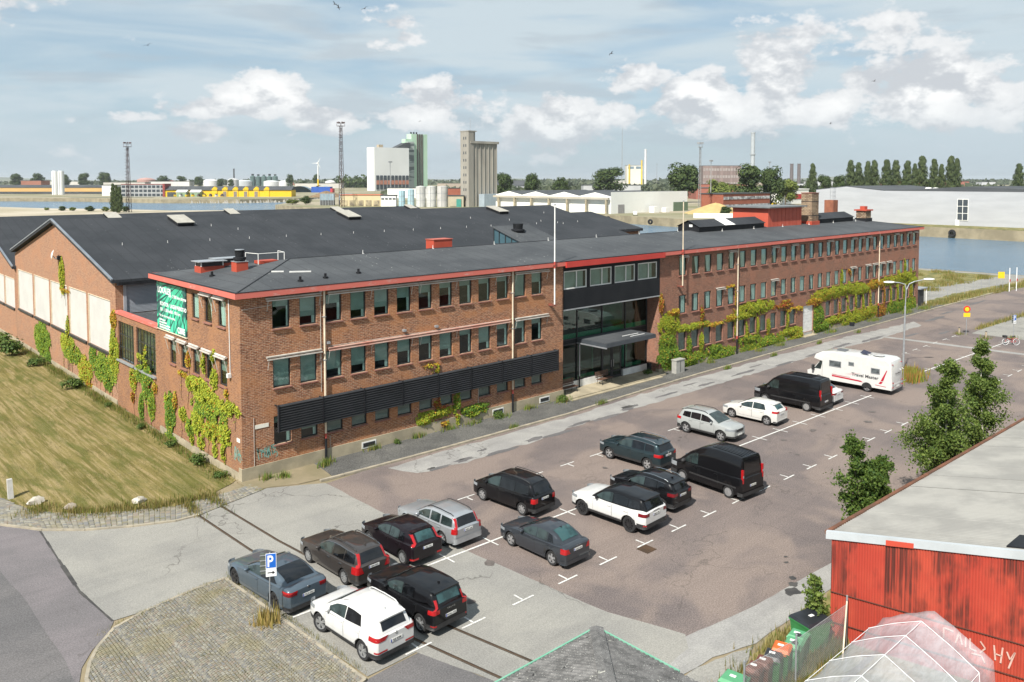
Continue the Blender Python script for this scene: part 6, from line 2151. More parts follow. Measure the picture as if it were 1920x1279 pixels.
VANC = dict(name='parked_van', L=5.10, W=1.97, H=2.36, taper=[(0, .76), (.08, .87), (.25, .95), (.6, .985), (1.5, 1), (4.9, 1), (5.04, .985), (5.10, .955)], wb=3.10, fo=.98, r=.335, sill=.30, shoulder=.12, tumble=.11, gw=.965, gtail=.97, topoff=.16,
   hood=[(0, .72), (.08, .90), (.3, 1.03), (.75, 1.18), (1.0, 1.24), (2.2, 1.28), (4.9, 1.30), (5.02, 1.30), (5.10, 1.18)],
   belt=[(0, 1.2), (1.0, 1.22), (2.2, 1.27), (5.0, 1.29)], gh=[(.62, 1.14), (1.1, 1.52), (1.5, 1.84), (1.75, 1.98), (2.1, 2.20), (2.5, 2.33), (3.2, 2.36), (4.4, 2.33), (4.86, 2.28), (4.94, 2.16), (5.03, 1.36), (5.06, 1.2)],
   ws=(.74, 1.58), rw=(4.945, 5.028, .16), rwm=GL_DARK, gtop=1.86, win=[(1.15, 2.05, (0, 0), GL_CAR)], doors=[(1.12, 2.08), (2.2, 3.4)],
   tails=[], heads=[(.82, 1.04, .6, .55, LENS)], plate_z=.78, rim='cover', bump=[(.30, .50, 4.8, 0, TRIM, 'rear', .05)], fbump=[(.3, .62, .6, 0, TRIM)], handle_mat=P_BLACK, handle_z=1.08, mirror=1.5, mirror_mat=TRIM, inset=.02)
VANT = dict(VANC, taper=[(0, .76), (.08, .87), (.25, .95), (.6, .985), (1.5, 1), (5.3, 1), (5.46, .985), (5.53, .955)], L=5.53, W=2.05, H=2.42, wb=3.30, fo=1.0, hood=[(0, .80), (.08, 1.0), (.35, 1.12), (.8, 1.22), (1.1, 1.28), (2.2, 1.32), (5.3, 1.34), (5.45, 1.34), (5.53, 1.2)], belt=[(0, 1.26), (1.1, 1.27), (2.2, 1.31), (5.4, 1.33)],
   gh=[(.86, 1.22), (1.25, 1.62), (1.6, 1.98), (1.9, 2.2), (2.3, 2.36), (3.2, 2.42), (4.6, 2.41), (5.3, 2.36), (5.38, 2.24), (5.46, 1.4), (5.5, 1.22)], ws=(.95, 1.62), rw=(5.385, 5.458, .18), gtop=1.94, win=[(1.28, 2.1, (0, 0), GL_CAR)], doors=[(1.2, 2.12), (2.25, 3.5)], r=.345, steer=0)

def place(label, S, rx, ry, wdev, paintm, cat='car', **kw):
 """(rx, ry): where the left rear tyre's outer edge touches the ground; the car's centre follows from it"""
 S2 = S
 a = R(wdev)
 fwd = Vector((-math.sin(a), math.cos(a)))
 rt = Vector((math.cos(a), math.sin(a)))
 c = Vector((rx, ry)) + rt * (S['W'] / 2 - S.get('inset', .035)) + fwd * (S['wb'] / 2)
 return car(label, cat, S2, c.x, c.y, wdev, paintm, **kw)

place('matt blue-grey four-door coupe beside the blue parking sign', COUPE, -5.03, -13.95, 5.3, P_BLUEG, plate='TLY 77C')
place('white crossover with black wheel-arch cladding nearest the sett paving', SUVK, -4.33, -19.27, 3.8, P_WHITE, plate='RJS 83M')
place('dark grey-brown estate car with silver roof edge next to the blue-grey coupe', WAGON3, -1.95, -14.05, 2.4, P_BROWN, plate='FJN 737')
place('black hatchback with tall rear lights between the two estate cars', HATCHF, 0.90, -14.22, 0.5, P_BLACKV, plate='SKJ 774')
place('silver estate car with black roof rails beside the black hatchback', WAGON2, 3.36, -13.9, 1.5, P_SILVER, plate='XAY 644')
place('glossy black compact crossover next to the white crossover', XC, -1.78, -19.2, 3.0, P_BLACK, plate='WXU 77C')
place('black people carrier with roof rails parked alone by the bay marks', MPV, 8.44, -13.9, 4.3, P_BLACK, plate='WUT 484')
place('dark blue-grey saloon with bright five-spoke wheels', SEDAN, 5.70, -18.74, 0.6, P_DGREY, plate='AXK 404')
place('large white off-roader with black roof and black wheels', SUVR, 10.87, -18.86, 2.9, P_WHITE, roofm=P_BLACK, plate='BLK 17R')
place('black crossover squeezed between the white off-roader and the black van', CROSS, 14.05, -18.35, 1.5, P_BLACK, plate='DHN 52B')
place('dark teal off-roader with chrome roof rails behind the black van', SUVL, 18.30, -14.13, 3.0, P_TEAL, plate='LFR 861')
place('tall black high-roof van with ribbed roof in the near row', VANC, 18.12, -19.7, -3.6, P_BLACK, 'van', plate='SWN 90X')
# the pale grey one faces the other way
S_ = SUVS
car('pale grey crossover facing the camera, nose out of its bay', 'car', S_, 25.97 + S_['W'] / 2 - .03, -12.7, 2.4, P_LGREY, face=-1)
place('white hatchback beside the pale grey crossover', HATCHN, 31.38, -14.24, 2.1, P_CREAMW, plate='NPU 218')
place('black panel van next to the white hatchback', VANT, 36.62, -14.4, 2.0, P_BLACK, 'van', plate='TRN 46K')
place('white saloon almost hidden between the black panel van and the motorhome', SEDANP, 39.35, -14.2, 2.0, P_WHITE, plate='PSA 33D')

def van_extras():
 for o in list(COL.objects):
  if o.name.startswith('parked_van') and o.parent is None:
   S = VANC if 'high-roof' in o['label'] else VANT
   mid = S['fo'] + S['wb'] / 2
   wr = S['fo'] + S['wb']
   Lr = wr + .2 + (S['L'] - wr - .2) * .84
   T = lambda s, lat, z: (lat, mid - (s if s < wr + .2 else wr + .2 + (s - wr - .2) * .84), z)
   for k in range(7):
    y = -.54 + k * .18
    mb = MB()
    pts = [T(s, y, lerpf(S['gh'], s) + .022) for s in (2.75, 3.2, 3.8, 4.4, S['L'] - .35)]
    mb.path(pts, .016, 5)
    mb.build('roof_rib', P_BLACK, o)
   for sd in (-1, 1):
    mb = MB()
    w = S['W'] / 2
    mb.box(sd * (w * .84), mid - Lr - .02, 1.0, sd * (w * .935), mid - Lr + .1, 1.72)
    mb.build('tail_light', TAIL, o)
    MB().box(sd * (w * .845), mid - Lr - .03, 1.30, sd * (w * .93), mid - Lr - .021, 1.42).build('indicator', LENS, o)
    mb = MB()
    mb.box(sd * (w * .985), mid - 4.6, .66, sd * (w * 1.012), mid - 1.5, .74)
    mb.build('rub_strip', TRIM, o)
   MB().box(-.012, mid - Lr - .012, .55, .012, mid - Lr, 1.28).build('door_seam', BRAKE, o)

van_extras()

# ---------------------------------------------------------------- motorhome
P_MH = paint('motorhome_gelcoat', (0.55, 0.55, 0.535), 0.0, 0.4)
MH_RED = M('crimson_decal', (0.40, 0.012, 0.035), (0.36, 0.012, 0.03), 2, 0.4, obj=True)
mh = thing('motorhome', 'white motorhome with crimson stripes and dark side windows', 'motorhome', (46.5, -13.35, 0.012), R(2.2))
# local: nose +Y, rear face at y=-3.45
mb = MB()
prof = [(-3.45, .40), (-3.5, .75), (-3.42, 2.35), (-3.30, 2.66), (-3.0, 2.80), (1.2, 2.84), (2.2, 2.72), (2.75, 2.45), (2.9, 2.1), (2.2, 1.95), (2.2, .42)]
hwid = 1.16
secs_ = []
for dx, k in ((-hwid, .965), (-hwid + .05, .992), (-hwid + .14, 1.0), (hwid - .14, 1.0), (hwid - .05, .992), (hwid, .965)):
 cx, cz = -.4, 1.5
 secs_.append([(dx, cx + (a - cx) * k, cz + (z - cz) * k) for a, z in prof])
n = len(prof)
base = 0
for s in secs_:
 mb.v.extend(s)
for i in range(len(secs_) - 1):
 for j in range(n):
  j2 = (j + 1) % n
  mb.f.append((i * n + j, (i + 1) * n + j, (i + 1) * n + j2, i * n + j2))
  mb.m.append(0)
mb.f.append(tuple(range(n))); mb.m.append(0)
mb.f.append(tuple(reversed(range((len(secs_) - 1) * n, len(secs_) * n)))); mb.m.append(0)
mb.build('body', P_MH, mh, smooth=30)
cab = MB()
cab.prism([(-.98, 2.1, .42), (-.98, 3.45, .42), (-.98, 3.5, .95), (-.98, 2.95, 1.22), (-.98, 2.35, 1.98), (-.98, 2.1, 2.0)], (1.96, 0, 0))
cab.build('cab', P_MH, mh)
cw = MB()
cw.add([(-.99, 2.9, 1.2), (-.99, 2.35, 1.2), (-.99, 2.2, 1.85), (-.99, 2.42, 1.85)], [(0, 1, 2, 3)])
cw.build('cab_window', GL_CAR, mh)
MB().box(-1.3, 2.85, 1.1, -1.02, 3.0, 1.5).build('mirror', TRIM, mh)
SX = -hwid - .012
for y0, y1, z0, z1 in ((1.55, .55, 1.62, 2.12), (-.05, -.5, 1.92, 2.22), (-1.85, -2.55, 1.58, 2.02)):
 f = frame_mb(y0 - y1, z1 - z0, .05, .03).build('side_window', M('window_grey_frame', (0.20, 0.21, 0.22), (0.17, 0.18, 0.19), 5, 0.5), mh, (SX - .02, y0, z0), -math.pi / 2)
 MB().box(.04, .006, .04, y0 - y1 - .04, .02, z1 - z0 - .04).build('pane', car_glass('smoked_acrylic', (0.10, 0.115, 0.12)), f)

def decal(name, pts, mat=MH_RED, off=.004):
 MB().add([(SX - off + .005, a, z) for a, z in pts], [tuple(range(len(pts)))]).build(name, mat, mh)

decal('stripe', [(-3.12, 1.98), (-3.06, 1.98), (-2.62, 1.08), (-2.82, 1.08)][::-1])
decal('stripe', [(-2.80, 1.03), (-2.60, 1.03), (-2.46, .83), (-2.68, .83)][::-1])
decal('stripe', [(1.3, .92), (1.3, .80), (-1.25, .72), (-1.05, .84)])
decal('stripe', [(1.3, 1.0), (1.3, .96), (-.2, .93), (-.2, .95)])
decal('stripe', [(-2.2, .72), (-3.05, .68), (-3.05, .64), (-2.2, .68)])
PINKD = M('rose_decal', (0.55, 0.22, 0.24), (0.6, 0.3, 0.32), 2, 0.4, obj=True)
decal('stripe', [(0.2, 1.22), (-.5, 1.36), (-1.05, 1.42), (-.5, 1.33)], PINKD)
decal('stripe', [(0.1, 1.15), (-.55, 1.27), (-1.0, 1.31), (-.55, 1.24)], PINKD)
me = text_mesh('Travel Master', .36, M('charcoal_print', (0.05, 0.05, 0.055), (0.06, 0.06, 0.065), 3, 0.5, obj=True), .001, .008)
o = link('lettering', me, mh, (SX - .004, -.32, 1.14))
o.rotation_euler = (R(90), 0, -math.pi / 2)
x0_, x1_ = text_width(me)
o.scale = (2.15 / (x1_ - x0_), 1, 1)
me = text_mesh('Travel Master', .2, MATS['charcoal_print'], .001, .003)
o = link('lettering', me, mh, (-.55, -3.51, 1.62))
o.rotation_euler = (R(90 - 2), 0, 0)
mb = MB()
mb.box(-.75, -3.52, .78, .75, -3.46, .9)
mb.build('plate_panel', P_MH, mh)
p = MB().box(-.26, -3.545, .62, .26, -3.52, .73).build('number_plate', PLATE, mh)
for sx in (-1, 1):
 for z, m_ in ((.62, TAIL), (.80, LENS), (.98, TAIL)):
  MB().box(sx * .95 - .05, -3.535, z, sx * .95 + .05, -3.47, z + .09).build('tail_light', m_, mh)
 MB().box(sx * .9 - .05, -3.47, 2.42, sx * .9 + .05, -3.38, 2.47).build('marker_light', TAIL, mh)
# bicycle carrier on the rear wall
mb = MB()
for x in (.35, .85):
 mb.path([(x, -3.53, .95), (x, -3.62, 1.0), (x, -3.62, 1.9), (x, -3.5, 1.95)], .018, 6)
mb.path([(.1, -3.75, 1.0), (1.05, -3.75, 1.0)], .02, 6)
mb.path([(.35, -3.62, 1.0), (.35, -3.75, 1.0)], .018, 6)
mb.build('bicycle_carrier', STEEL, mh)
# roof furniture
MB().box(-.45, .55, 2.845, .25, 1.25, 2.93).build('roof_hatch', M('smoke_hatch', (0.12, 0.13, 0.14), (0.1, 0.11, 0.12), 3, 0.3, obj=True), mh)
MB().box(-.35, -1.45, 2.84, .2, -.85, 2.9).build('roof_hatch', P_MH, mh)
o = MB().box(-.4, -.35, 0, .3, .3, .04).build('solar_panel', M('solar_cells', (0.02, 0.02, 0.04), (0.03, 0.03, 0.05), 6, 0.2, obj=True), mh, (-.1, -1.0, 2.95))
o.rotation_euler = (R(14), R(-10), 0)
o = MB().lathe([(0, 0), (.42, .02), (.46, .05), (.4, .06), (0, .03)], 18).build('satellite_dish', P_MH, mh, (-.1, -2.05, 2.86), 0, 50)
tm, rm = wheel_meshes(.35, .22, 'y5', False)
for yy in (-1.55, 2.5):
 for sx in (-1, 1):
  w = link('wheel', None, mh, (sx * (hwid - .16), yy, .35))
  link('tyre', tm, w)
  link('rim', rm, w)
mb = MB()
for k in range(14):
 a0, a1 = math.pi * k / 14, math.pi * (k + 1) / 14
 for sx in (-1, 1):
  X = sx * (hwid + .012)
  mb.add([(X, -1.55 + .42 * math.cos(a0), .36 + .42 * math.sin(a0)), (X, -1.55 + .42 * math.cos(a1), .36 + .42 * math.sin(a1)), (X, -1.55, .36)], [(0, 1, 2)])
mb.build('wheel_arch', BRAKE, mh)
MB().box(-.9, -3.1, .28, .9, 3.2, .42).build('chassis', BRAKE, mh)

# ---------------------------------------------------------------- red corrugated shed, lower right

def streak_mat(name, c1, c2, c3):
 m, nt, N, L, b = new_mat(name)
 pos = npos(N, L)
 v = nscale(N, L, pos, (9.5, 9.5, 0.22))
 s = nnoise(N, L, v, 1.3, 6, 0.65)
 big = nnoise(N, L, nscale(N, L, pos, (0.9, 0.9, 0.45), (3, 0, 0)), 1.2, 4, 0.6)
 col = mixrgb(N, L, nmap(N, L, nnoise(N, L, pos, 0.6, 3), 0.35, 0.65), c1, c2)
 a = nmap(N, L, s, 0.34, 0.58)
 oi = N.new('ShaderNodeObjectInfo')
 ad = N.new('ShaderNodeMath')
 ad.operation = 'MULTIPLY_ADD'
 L.new(oi.outputs['Random'], ad.inputs[0])
 ad.inputs[1].default_value = 0.34
 L.new(big, ad.inputs[2])
 k = nmap(N, L, ad.outputs[0], 0.54, 0.76)
 mm = N.new('ShaderNodeMath')
 mm.operation = 'MULTIPLY'
 L.new(a, mm.inputs[0])
 L.new(k, mm.inputs[1])
 sp = N.new('ShaderNodeSeparateXYZ')
 L.new(pos, sp.inputs[0])
 hi = nmap(N, L, sp.outputs[2], 1.74, 1.80, 0.15, 0.95)     # grime sits on the two upper tiers of sheets
 m2 = N.new('ShaderNodeMath')
 m2.operation = 'MULTIPLY'
 L.new(mm.outputs[0], m2.inputs[0])
 L.new(hi, m2.inputs[1])
 col = mixrgb(N, L, m2.outputs[0], col, c3)
 L.new(col, b.inputs['Base Color'])
 b.inputs['Roughness'].default_value = 0.75
 return m

REDSHED = streak_mat('stained_red_sheet', (0.36, 0.042, 0.024), (0.41, 0.060, 0.032), (0.065, 0.017, 0.012))
SHEDROOF = M('fibre_cement_roof', (0.255, 0.25, 0.232), (0.195, 0.192, 0.18), 0.5, 0.9, 0.2, 6, detail=8)
shed = thing('corrugated_shed', 'red corrugated shed with dark streaks and a grey corrugated roof', 'shed')
P0 = Vector((9.31, -29.74, 0))
DW = Vector((0.209, -0.978, 0))
NW = Vector((-0.978, -0.209, 0))
ztop = lambda t_: 3.88 + 0.146 * t_

def corr_panel(t0, t1, za, zb, off, pitch=0.09, amp=0.018):
 mb = MB()
 n = max(4, int((t1 - t0) / pitch * 4))
 rows = [[], []]
 for i in range(n + 1):
  t_ = t0 + (t1 - t0) * i / n
  o = P0 + DW * t_ + NW * (off + amp * math.cos(2 * math.pi * t_ / pitch))
  z1 = min(zb, ztop(t_)) if zb else ztop(t_)
  rows[0].append((o.x, o.y, za))
  rows[1].append((o.x, o.y, z1))
 mb.grid(rows, flip=True)
 return mb

for k in range(11):
 for za, zb, off in ((0.0, 0.68, 0.0), (0.64, 1.82, 0.012), (1.77, None, 0.026)):
  corr_panel(k * 0.9, k * 0.9 + 0.93, za, zb, off + 0.003 * (k % 2)).build('sheet_panel', REDSHED, shed, smooth=50)
mb = MB()
for z in (0.64, 1.775):
 a, b = P0 + NW * 0.05 + Vector((0, 0, z)), P0 + DW * 10 + NW * 0.05 + Vector((0, 0, z))
 mb.tube(a, b, 0.02, 5)
mb.build('lap_rail', M('dark_rust', (0.09, 0.03, 0.02), (0.06, 0.025, 0.018), 3, 0.9), shed)
mb = MB()
mb.prism([P0 - NW * 0.04, P0 + Vector((30, -0.54, 0)), P0 + Vector((30, -0.54, 3.8)), P0 - NW * 0.04 + Vector((0, 0, 3.8))], (0, -0.1, 0))
mb.build('side_wall', REDSHED, shed)
# roof sheets: corrugation runs up the slope
xe = Vector((1, -0.018, 0))
slope = DW + Vector((0, 0, 0.146))
for k in range(26):
 rows = [[], []]
 mb = MB()
 for i in range(25):
  u = k * 1.0 + 1.02 * i / 24 - 0.02
  z = 0.05 + 0.024 * math.cos(2 * math.pi * u / 0.17) + 0.006 * (k % 2)
  p = P0 + xe * u + Vector((0, 0, 3.9 + z)) - slope * 0.12
  if k == 0 and i == 0:
   pass
  rows[0].append(p)
  rows[1].append(p + slope * 11)
 mb.grid(rows, flip=True)
 mb.build('roof_sheet', SHEDROOF, shed, smooth=60)
mb = MB()
mb.prism([P0 + NW * 0.10 + Vector((0, 0, 3.74)) - DW * .2, P0 + NW * 0.10 + DW * 10 + Vector((0, 0, 3.74 + 1.46)), P0 + NW * 0.10 + DW * 10 + Vector((0, 0, 4.02 + 1.46)), P0 + NW * 0.10 - DW * .2 + Vector((0, 0, 4.02))], -NW * 0.16)
mb.build('barge_board', M('pale_barge_board', (0.40, 0.43, 0.45), (0.34, 0.365, 0.38), 0.7, 0.6), shed)
a = P0 + DW * 1.85 + NW * 0.11 + Vector((0, 0, 4.02))
MB().prism([a, a + DW * 0.9 + Vector((0, 0, .13)), a + DW * 0.9 + Vector((0, 0, .31)), a + Vector((0, 0, .2))], -NW * .2).build('patch_board', M('patch_red', (0.48, 0.06, 0.035), (0.42, 0.055, 0.03), 1, 0.6), shed)
RUSTY = M('rusty_gutter', (0.16, 0.065, 0.035), (0.09, 0.045, 0.028), 1.4, 0.85, detail=8)
g0 = P0 + Vector((0, 0.12, 3.86)) + NW * .05
MB().prism([g0, g0 + Vector((0, .14, 0)), g0 + Vector((0, .16, .13)), g0 + Vector((0, .02, .13))], xe * 26).build('gutter', RUSTY, shed)
a = P0 + DW * 5.4 + Vector((0, 0, 3.97 + .146 * 5.4)) + xe * 0.35
MB().prism([a, a + xe * 1.3, a + xe * 1.3 + slope * 1.4, a + slope * 1.4], (0, 0, .05)).build('roof_patch', BLACKP, shed)
# pale chalk-like scrawl on the wall
mb = MB()
rr = random.Random(9)
GW_ = M('faded_white_spray', (0.52, 0.36, 0.31), (0.45, 0.28, 0.24), 6, 0.8)

def wall_stroke(mb, pts, w=0.025):
 for (t0, z0), (t1, z1) in zip(pts, pts[1:]):
  a = P0 + DW * t0 + NW * 0.055 + Vector((0, 0, z0))
  b = P0 + DW * t1 + NW * 0.055 + Vector((0, 0, z1))
  d = (b - a).normalized()
  n_ = NW.cross(d) * w
  mb.add([a - n_, b - n_, b + n_, a + n_], [(0, 1, 2, 3)])

for pts in ([(3.75, 1.62), (3.75, 1.25)], [(3.75, 1.62), (4.05, 1.58)], [(4.12, 1.2), (4.22, 1.6), (4.32, 1.2)], [(4.42, 1.5), (4.42, 1.15)], [(4.55, 1.5), (4.55, 1.15), (4.75, 1.12)], [(4.85, 1.5), (5.0, 1.3), (4.85, 1.1)], [(5.25, 1.5), (5.3, 1.0)], [(5.5, 1.5), (5.45, .95)], [(5.28, 1.22), (5.48, 1.2)], [(5.62, 1.4), (5.72, 1.15), (5.85, 1.45), (5.68, .85)], [(4.6, 1.0), (4.9, 1.02), (5.0, .8)]):
 wall_stroke(mb, pts)
mb.build('graffiti', GW_, shed)

# ---------------------------------------------------------------- small hipped kiosk roof at the bottom edge
ki = thing('kiosk', 'small hut with a lichen-spotted hipped corrugated roof and mint green eaves', 'kiosk')

def lichen_mat():
 m, nt, N, L, b = new_mat('lichen_fibre_cement')
 pos = npos(N, L)
 col = mixrgb(N, L, nmap(N, L, nnoise(N, L, pos, 2.2, 6), 0.35, 0.65), (0.165, 0.16, 0.155), (0.08, 0.078, 0.076))
 col = mixrgb(N, L, nmap(N, L, nnoise(N, L, pos, 26, 3, 0.7), 0.60, 0.68), col, (0.48, 0.48, 0.45))
 col = mixrgb(N, L, nmap(N, L, nnoise(N, L, nscale(N, L, pos, (1, 1, 1), (5, 5, 5)), 2.6, 5, 0.6), 0.66, 0.69), col, (0.42, 0.41, 0.36))
 col = mixrgb(N, L, nmap(N, L, nnoise(N, L, nscale(N, L, pos, (1, 1, 1), (2, 8, 5)), 5, 4), 0.64, 0.68), col, (0.02, 0.02, 0.02))
 L.new(col, b.inputs['Base Color'])
 b.inputs['Roughness'].default_value = 0.95
 nbump(N, L, nnoise(N, L, pos, 30, 3), 0.25, 0.01, b)
 return m

LICH = lichen_mat()
cx, cy, cz, side, kk = -0.16, -26.57, 2.6, 9.6, 0.36
hs = side / 2
for face in (0, 1):
 for k in range(10):
  mb = MB()
  rows = []
  u0, u1 = k * side / 10, (k + 1) * side / 10 + 0.02
  cols = []
  for i in range(41):
   u = u0 + (u1 - u0) * i / 40
   reach = min(u, side - u)
   cols.append((u, reach))
  rows = [[], []]
  for u, reach in cols:
   zc = 0.017 * math.cos(2 * math.pi * u / 0.175)
   for r_, q in ((0, 0.0), (1, max(reach, 0.001))):
    z = cz + kk * q + zc + 0.05
    rows[r_].append((cx - u, cy - q, z) if face == 0 else (cx - q, cy - u, z))
  mb.grid(rows, flip=face == 0)
  mb.build('roof_sheet', LICH, ki, smooth=60)
mb = MB()
hip = [(cx - t_, cy - t_, cz + kk * t_ + 0.10) for t_ in (-0.05, hs)]
a, b = Vector(hip[0]), Vector(hip[1])
sd = Vector((0.16, -0.16, -0.05))
mb.add([a - Vector((.16, -.16, .05)), a, b, b - Vector((.16, -.16, .05))], [(0, 1, 2, 3)])
mb.add([a, a + sd, b + sd, b], [(0, 1, 2, 3)])
mb.build('hip_cap', LICH, ki)
MINT = M('mint_trim', (0.13, 0.33, 0.23), (0.17, 0.37, 0.27), 2, 0.6)
mb = MB()
mb.box(cx - side, cy, cz - 0.12, cx + 0.06, cy + 0.06, cz + 0.07)
mb.box(cx, cy - 3.2, cz - 0.12, cx + 0.06, cy, cz + 0.07)
mb.build('eaves_trim', MINT, ki)
MB().box(cx - side + .4, cy - side + .4, 0, cx - .4, cy - .4, cz - .05).build('wall', M('hut_boards', (0.30, 0.28, 0.23), (0.22, 0.2, 0.17), 1, 0.8, stretch=(4, 4, .3)), ki)

# ---------------------------------------------------------------- plastic tunnel tent against the shed

def film_mat():
 m = bpy.data.materials.new('milky_plastic_film')
 m.use_nodes = True
 N, L = m.node_tree.nodes, m.node_tree.links
 b = N['Principled BSDF']
 b.inputs['Base Color'].default_value = (0.62, 0.64, 0.68, 1)
 b.inputs['Roughness'].default_value = 0.35
 pos = npos(N, L)
 w = nnoise(N, L, nscale(N, L, pos, (0.8, 2.6, 2.6)), 2.5, 5, 0.6, 0.6)
 nbump(N, L, w, 0.35, 0.05, b)
 tr = N.new('ShaderNodeBsdfTransparent')
 tr.inputs[0].default_value = (0.86, 0.86, 0.88, 1)
 mx = N.new('ShaderNodeMixShader')
 L.new(nmap(N, L, w, 0.3, 0.72, 0.34, 0.46), mx.inputs[0])
 L.new(tr.outputs[0], mx.inputs[1])
 L.new(b.outputs[0], mx.inputs[2])
 L.new(mx.outputs[0], N['Material Output'].inputs[0])
 return m

FILM = film_mat()
tent = thing('plastic_tent', 'milky plastic film stretched over a white tube frame beside the red shed', 'tent')
hoops = [9.3, 7.95, 6.7, 5.15, 3.6, 2.0]
TP = [(-31.45, 0.0), (-31.6, 1.2), (-31.75, 1.68), (-32.6, 2.2), (-33.45, 2.62), (-34.35, 2.18), (-35.2, 1.68), (-35.35, 0.0)]
for x0_, x1_ in zip(hoops, hoops[1:]):
 mb = MB()
 rows = []
 for i in range(7):
  f = i / 6
  sag = 0.09 * math.sin(math.pi * f)
  row = []
  for j in range(len(TP) * 3 - 2):
   a, b = TP[j // 3], TP[min(j // 3 + 1, len(TP) - 1)]
   g = (j % 3) / 3
   y_, z_ = a[0] + (b[0] - a[0]) * g, a[1] + (b[1] - a[1]) * g
   wob = 0.02 * math.sin(j * 2.3 + i * 1.1)
   drop = 0.25 if x0_ > 9 and i == 0 else 0
   row.append((x0_ + (x1_ - x0_) * f, y_ + (0.06 * sag * (1 if y_ < -33.4 else -1)), max(0.02, z_ - sag * (1 if z_ > 1.0 else .2) + wob - drop * (z_ / 2.6))))
  rows.append(row)
 mb.grid(rows)
 mb.build('film', FILM, tent, smooth=60)
TUBE = M('white_tube', (0.66, 0.67, 0.68), (0.58, 0.59, 0.6), 4, 0.4)
for x0_ in hoops[1:]:
 MB().path([(x0_, y_, z_ + .02) for y_, z_ in TP], 0.012, 8).build('hoop', TUBE, tent, smooth=60)
mb = MB()
for y_, z_ in (TP[2], TP[4], TP[6]):
 mb.tube((hoops[1], y_, z_), (hoops[-1], y_, z_), 0.010, 8)
mb.build('purlin', TUBE, tent)
mb = MB()
mb.box(4.2, -34.7, 0.02, 7.4, -33.6, 0.55)
mb.box(3.4, -33.2, 0.02, 6.2, -32.4, 0.4)
tag(mb.build('stored_boards', M('grey_store', (0.23, 0.24, 0.27), (0.15, 0.155, 0.18), 1.5, 0.8)), 'grey boards stored inside the plastic tent', 'boards')

# ---------------------------------------------------------------- chain link fence and wheelie bins
fe = thing('chain_link_fence', 'chain-link fence on grey steel posts in front of the bins', 'fence')
FP = [(9.1, -30.45), (5.62, -30.36), (2.98, -30.02), (0.6, -29.7)]
for i, (x, y) in enumerate(FP[:3]):
 MB().tube((x, y, 0), (x, y, 1.95 if i == 0 else 1.8), 0.035, 8).build('post', GALV, fe, smooth=50)
MB().tube((9.1, -30.45, 1.75), (8.2, -30.75, 0.0), 0.03, 8).build('brace', CREAM, fe)
WIRE = M('galvanised_wire', (0.50, 0.52, 0.52), (0.42, 0.44, 0.44), 5, 0.4, metal=0.4)
for (xa_, ya_), (xb_, yb_) in zip(FP, FP[1:3]):
 a, b = Vector((xa_, ya_, 0)), Vector((xb_, yb_, 0))
 ln = (b - a).length
 d = (b - a) / ln
 h = 1.62
 mb = MB()
 s = -h
 while s < ln:
  for sg in (1, -1):
   u0, z0, u1, z1 = (s, 0.04, s + h, h) if sg > 0 else (s, h, s + h, 0.04)
   if u0 < 0:
    z0 += (z1 - z0) * (0 - u0) / (u1 - u0)
    u0 = 0
   if u1 > ln:
    z1 = z0 + (z1 - z0) * (ln - u0) / (u1 - u0)
    u1 = ln
   if u1 > u0:
    mb.tube(a + d * u0 + Vector((0, 0, z0)), a + d * u1 + Vector((0, 0, z1)), 0.0045, 3)
  s += 0.085
 mb.tube(a + Vector((0, 0, h)), b + Vector((0, 0, h)), 0.008, 4)
 o = mb.build('wire_mesh', WIRE, fe)
 o['kind'] = 'stuff'

def wheelie(label, x, y, rz, w, d, h, body, lid, big=False, spot=False):
 t = thing('wheelie_bin', label, 'bin', (x, y, 0.015), R(rz), 'bins behind the fence')
 t.scale = (.9, .9, .92)
 mb = MB()
 hw_, hd = w / 2, d / 2
 k = .84
 lo = [(-hw_ * k, -hd * k, .06), (hw_ * k, -hd * k, .06), (hw_ * k, hd * k, .06), (-hw_ * k, hd * k, .06)]
 hi = [(-hw_, -hd, h), (hw_, -hd, h), (hw_, hd, h), (-hw_, hd, h)]
 mb.add(lo + hi, [(0, 1, 5, 4), (1, 2, 6, 5), (2, 3, 7, 6), (3, 0, 4, 7), (3, 2, 1, 0)])
 mb.box(-hw_ - .03, -hd - .03, h - .07, hw_ + .03, hd + .03, h)
 mb.build('tub', body, t)
 lidm = MB()
 lidm.add([(-hw_ - .04, -hd - .05, h + .01), (hw_ + .04, -hd - .05, h + .01), (hw_ + .04, hd + .05, h + .01), (-hw_ - .04, hd + .05, h + .01),
    (-hw_ + .03, -hd + .06, h + .09), (hw_ - .03, -hd + .06, h + .09), (hw_ - .03, hd - .04, h + .12), (-hw_ + .03, hd - .04, h + .12)],
    [(0, 1, 5, 4), (1, 2, 6, 5), (2, 3, 7, 6), (3, 0, 4, 7), (4, 5, 6, 7)])
 l = lidm.build('lid', lid, t)
 MB().box(-.11, -.07, h + .111, .11, .07, h + .118).build('label', WHITE, l, (0.05, 0.0, 0))
 if spot:
  MB().cyl(-.06, hd * .45, h + .105, h + .135, .13, 14).build('lid_port', TRIM, l)
 MB().tube((-hw_ + .06, hd + .08, h - .03), (hw_ - .06, hd + .08, h - .03), .018, 6).build('handle', lid, t)
 for sx in (-1, 1):
  o = MB().lathe([(.1, -.025), (.1, .025), (0, .03)], 14, axis='x').build('wheel', RUBBER, t, (sx * (hw_ * .84), hd * .85, .1))
 return t

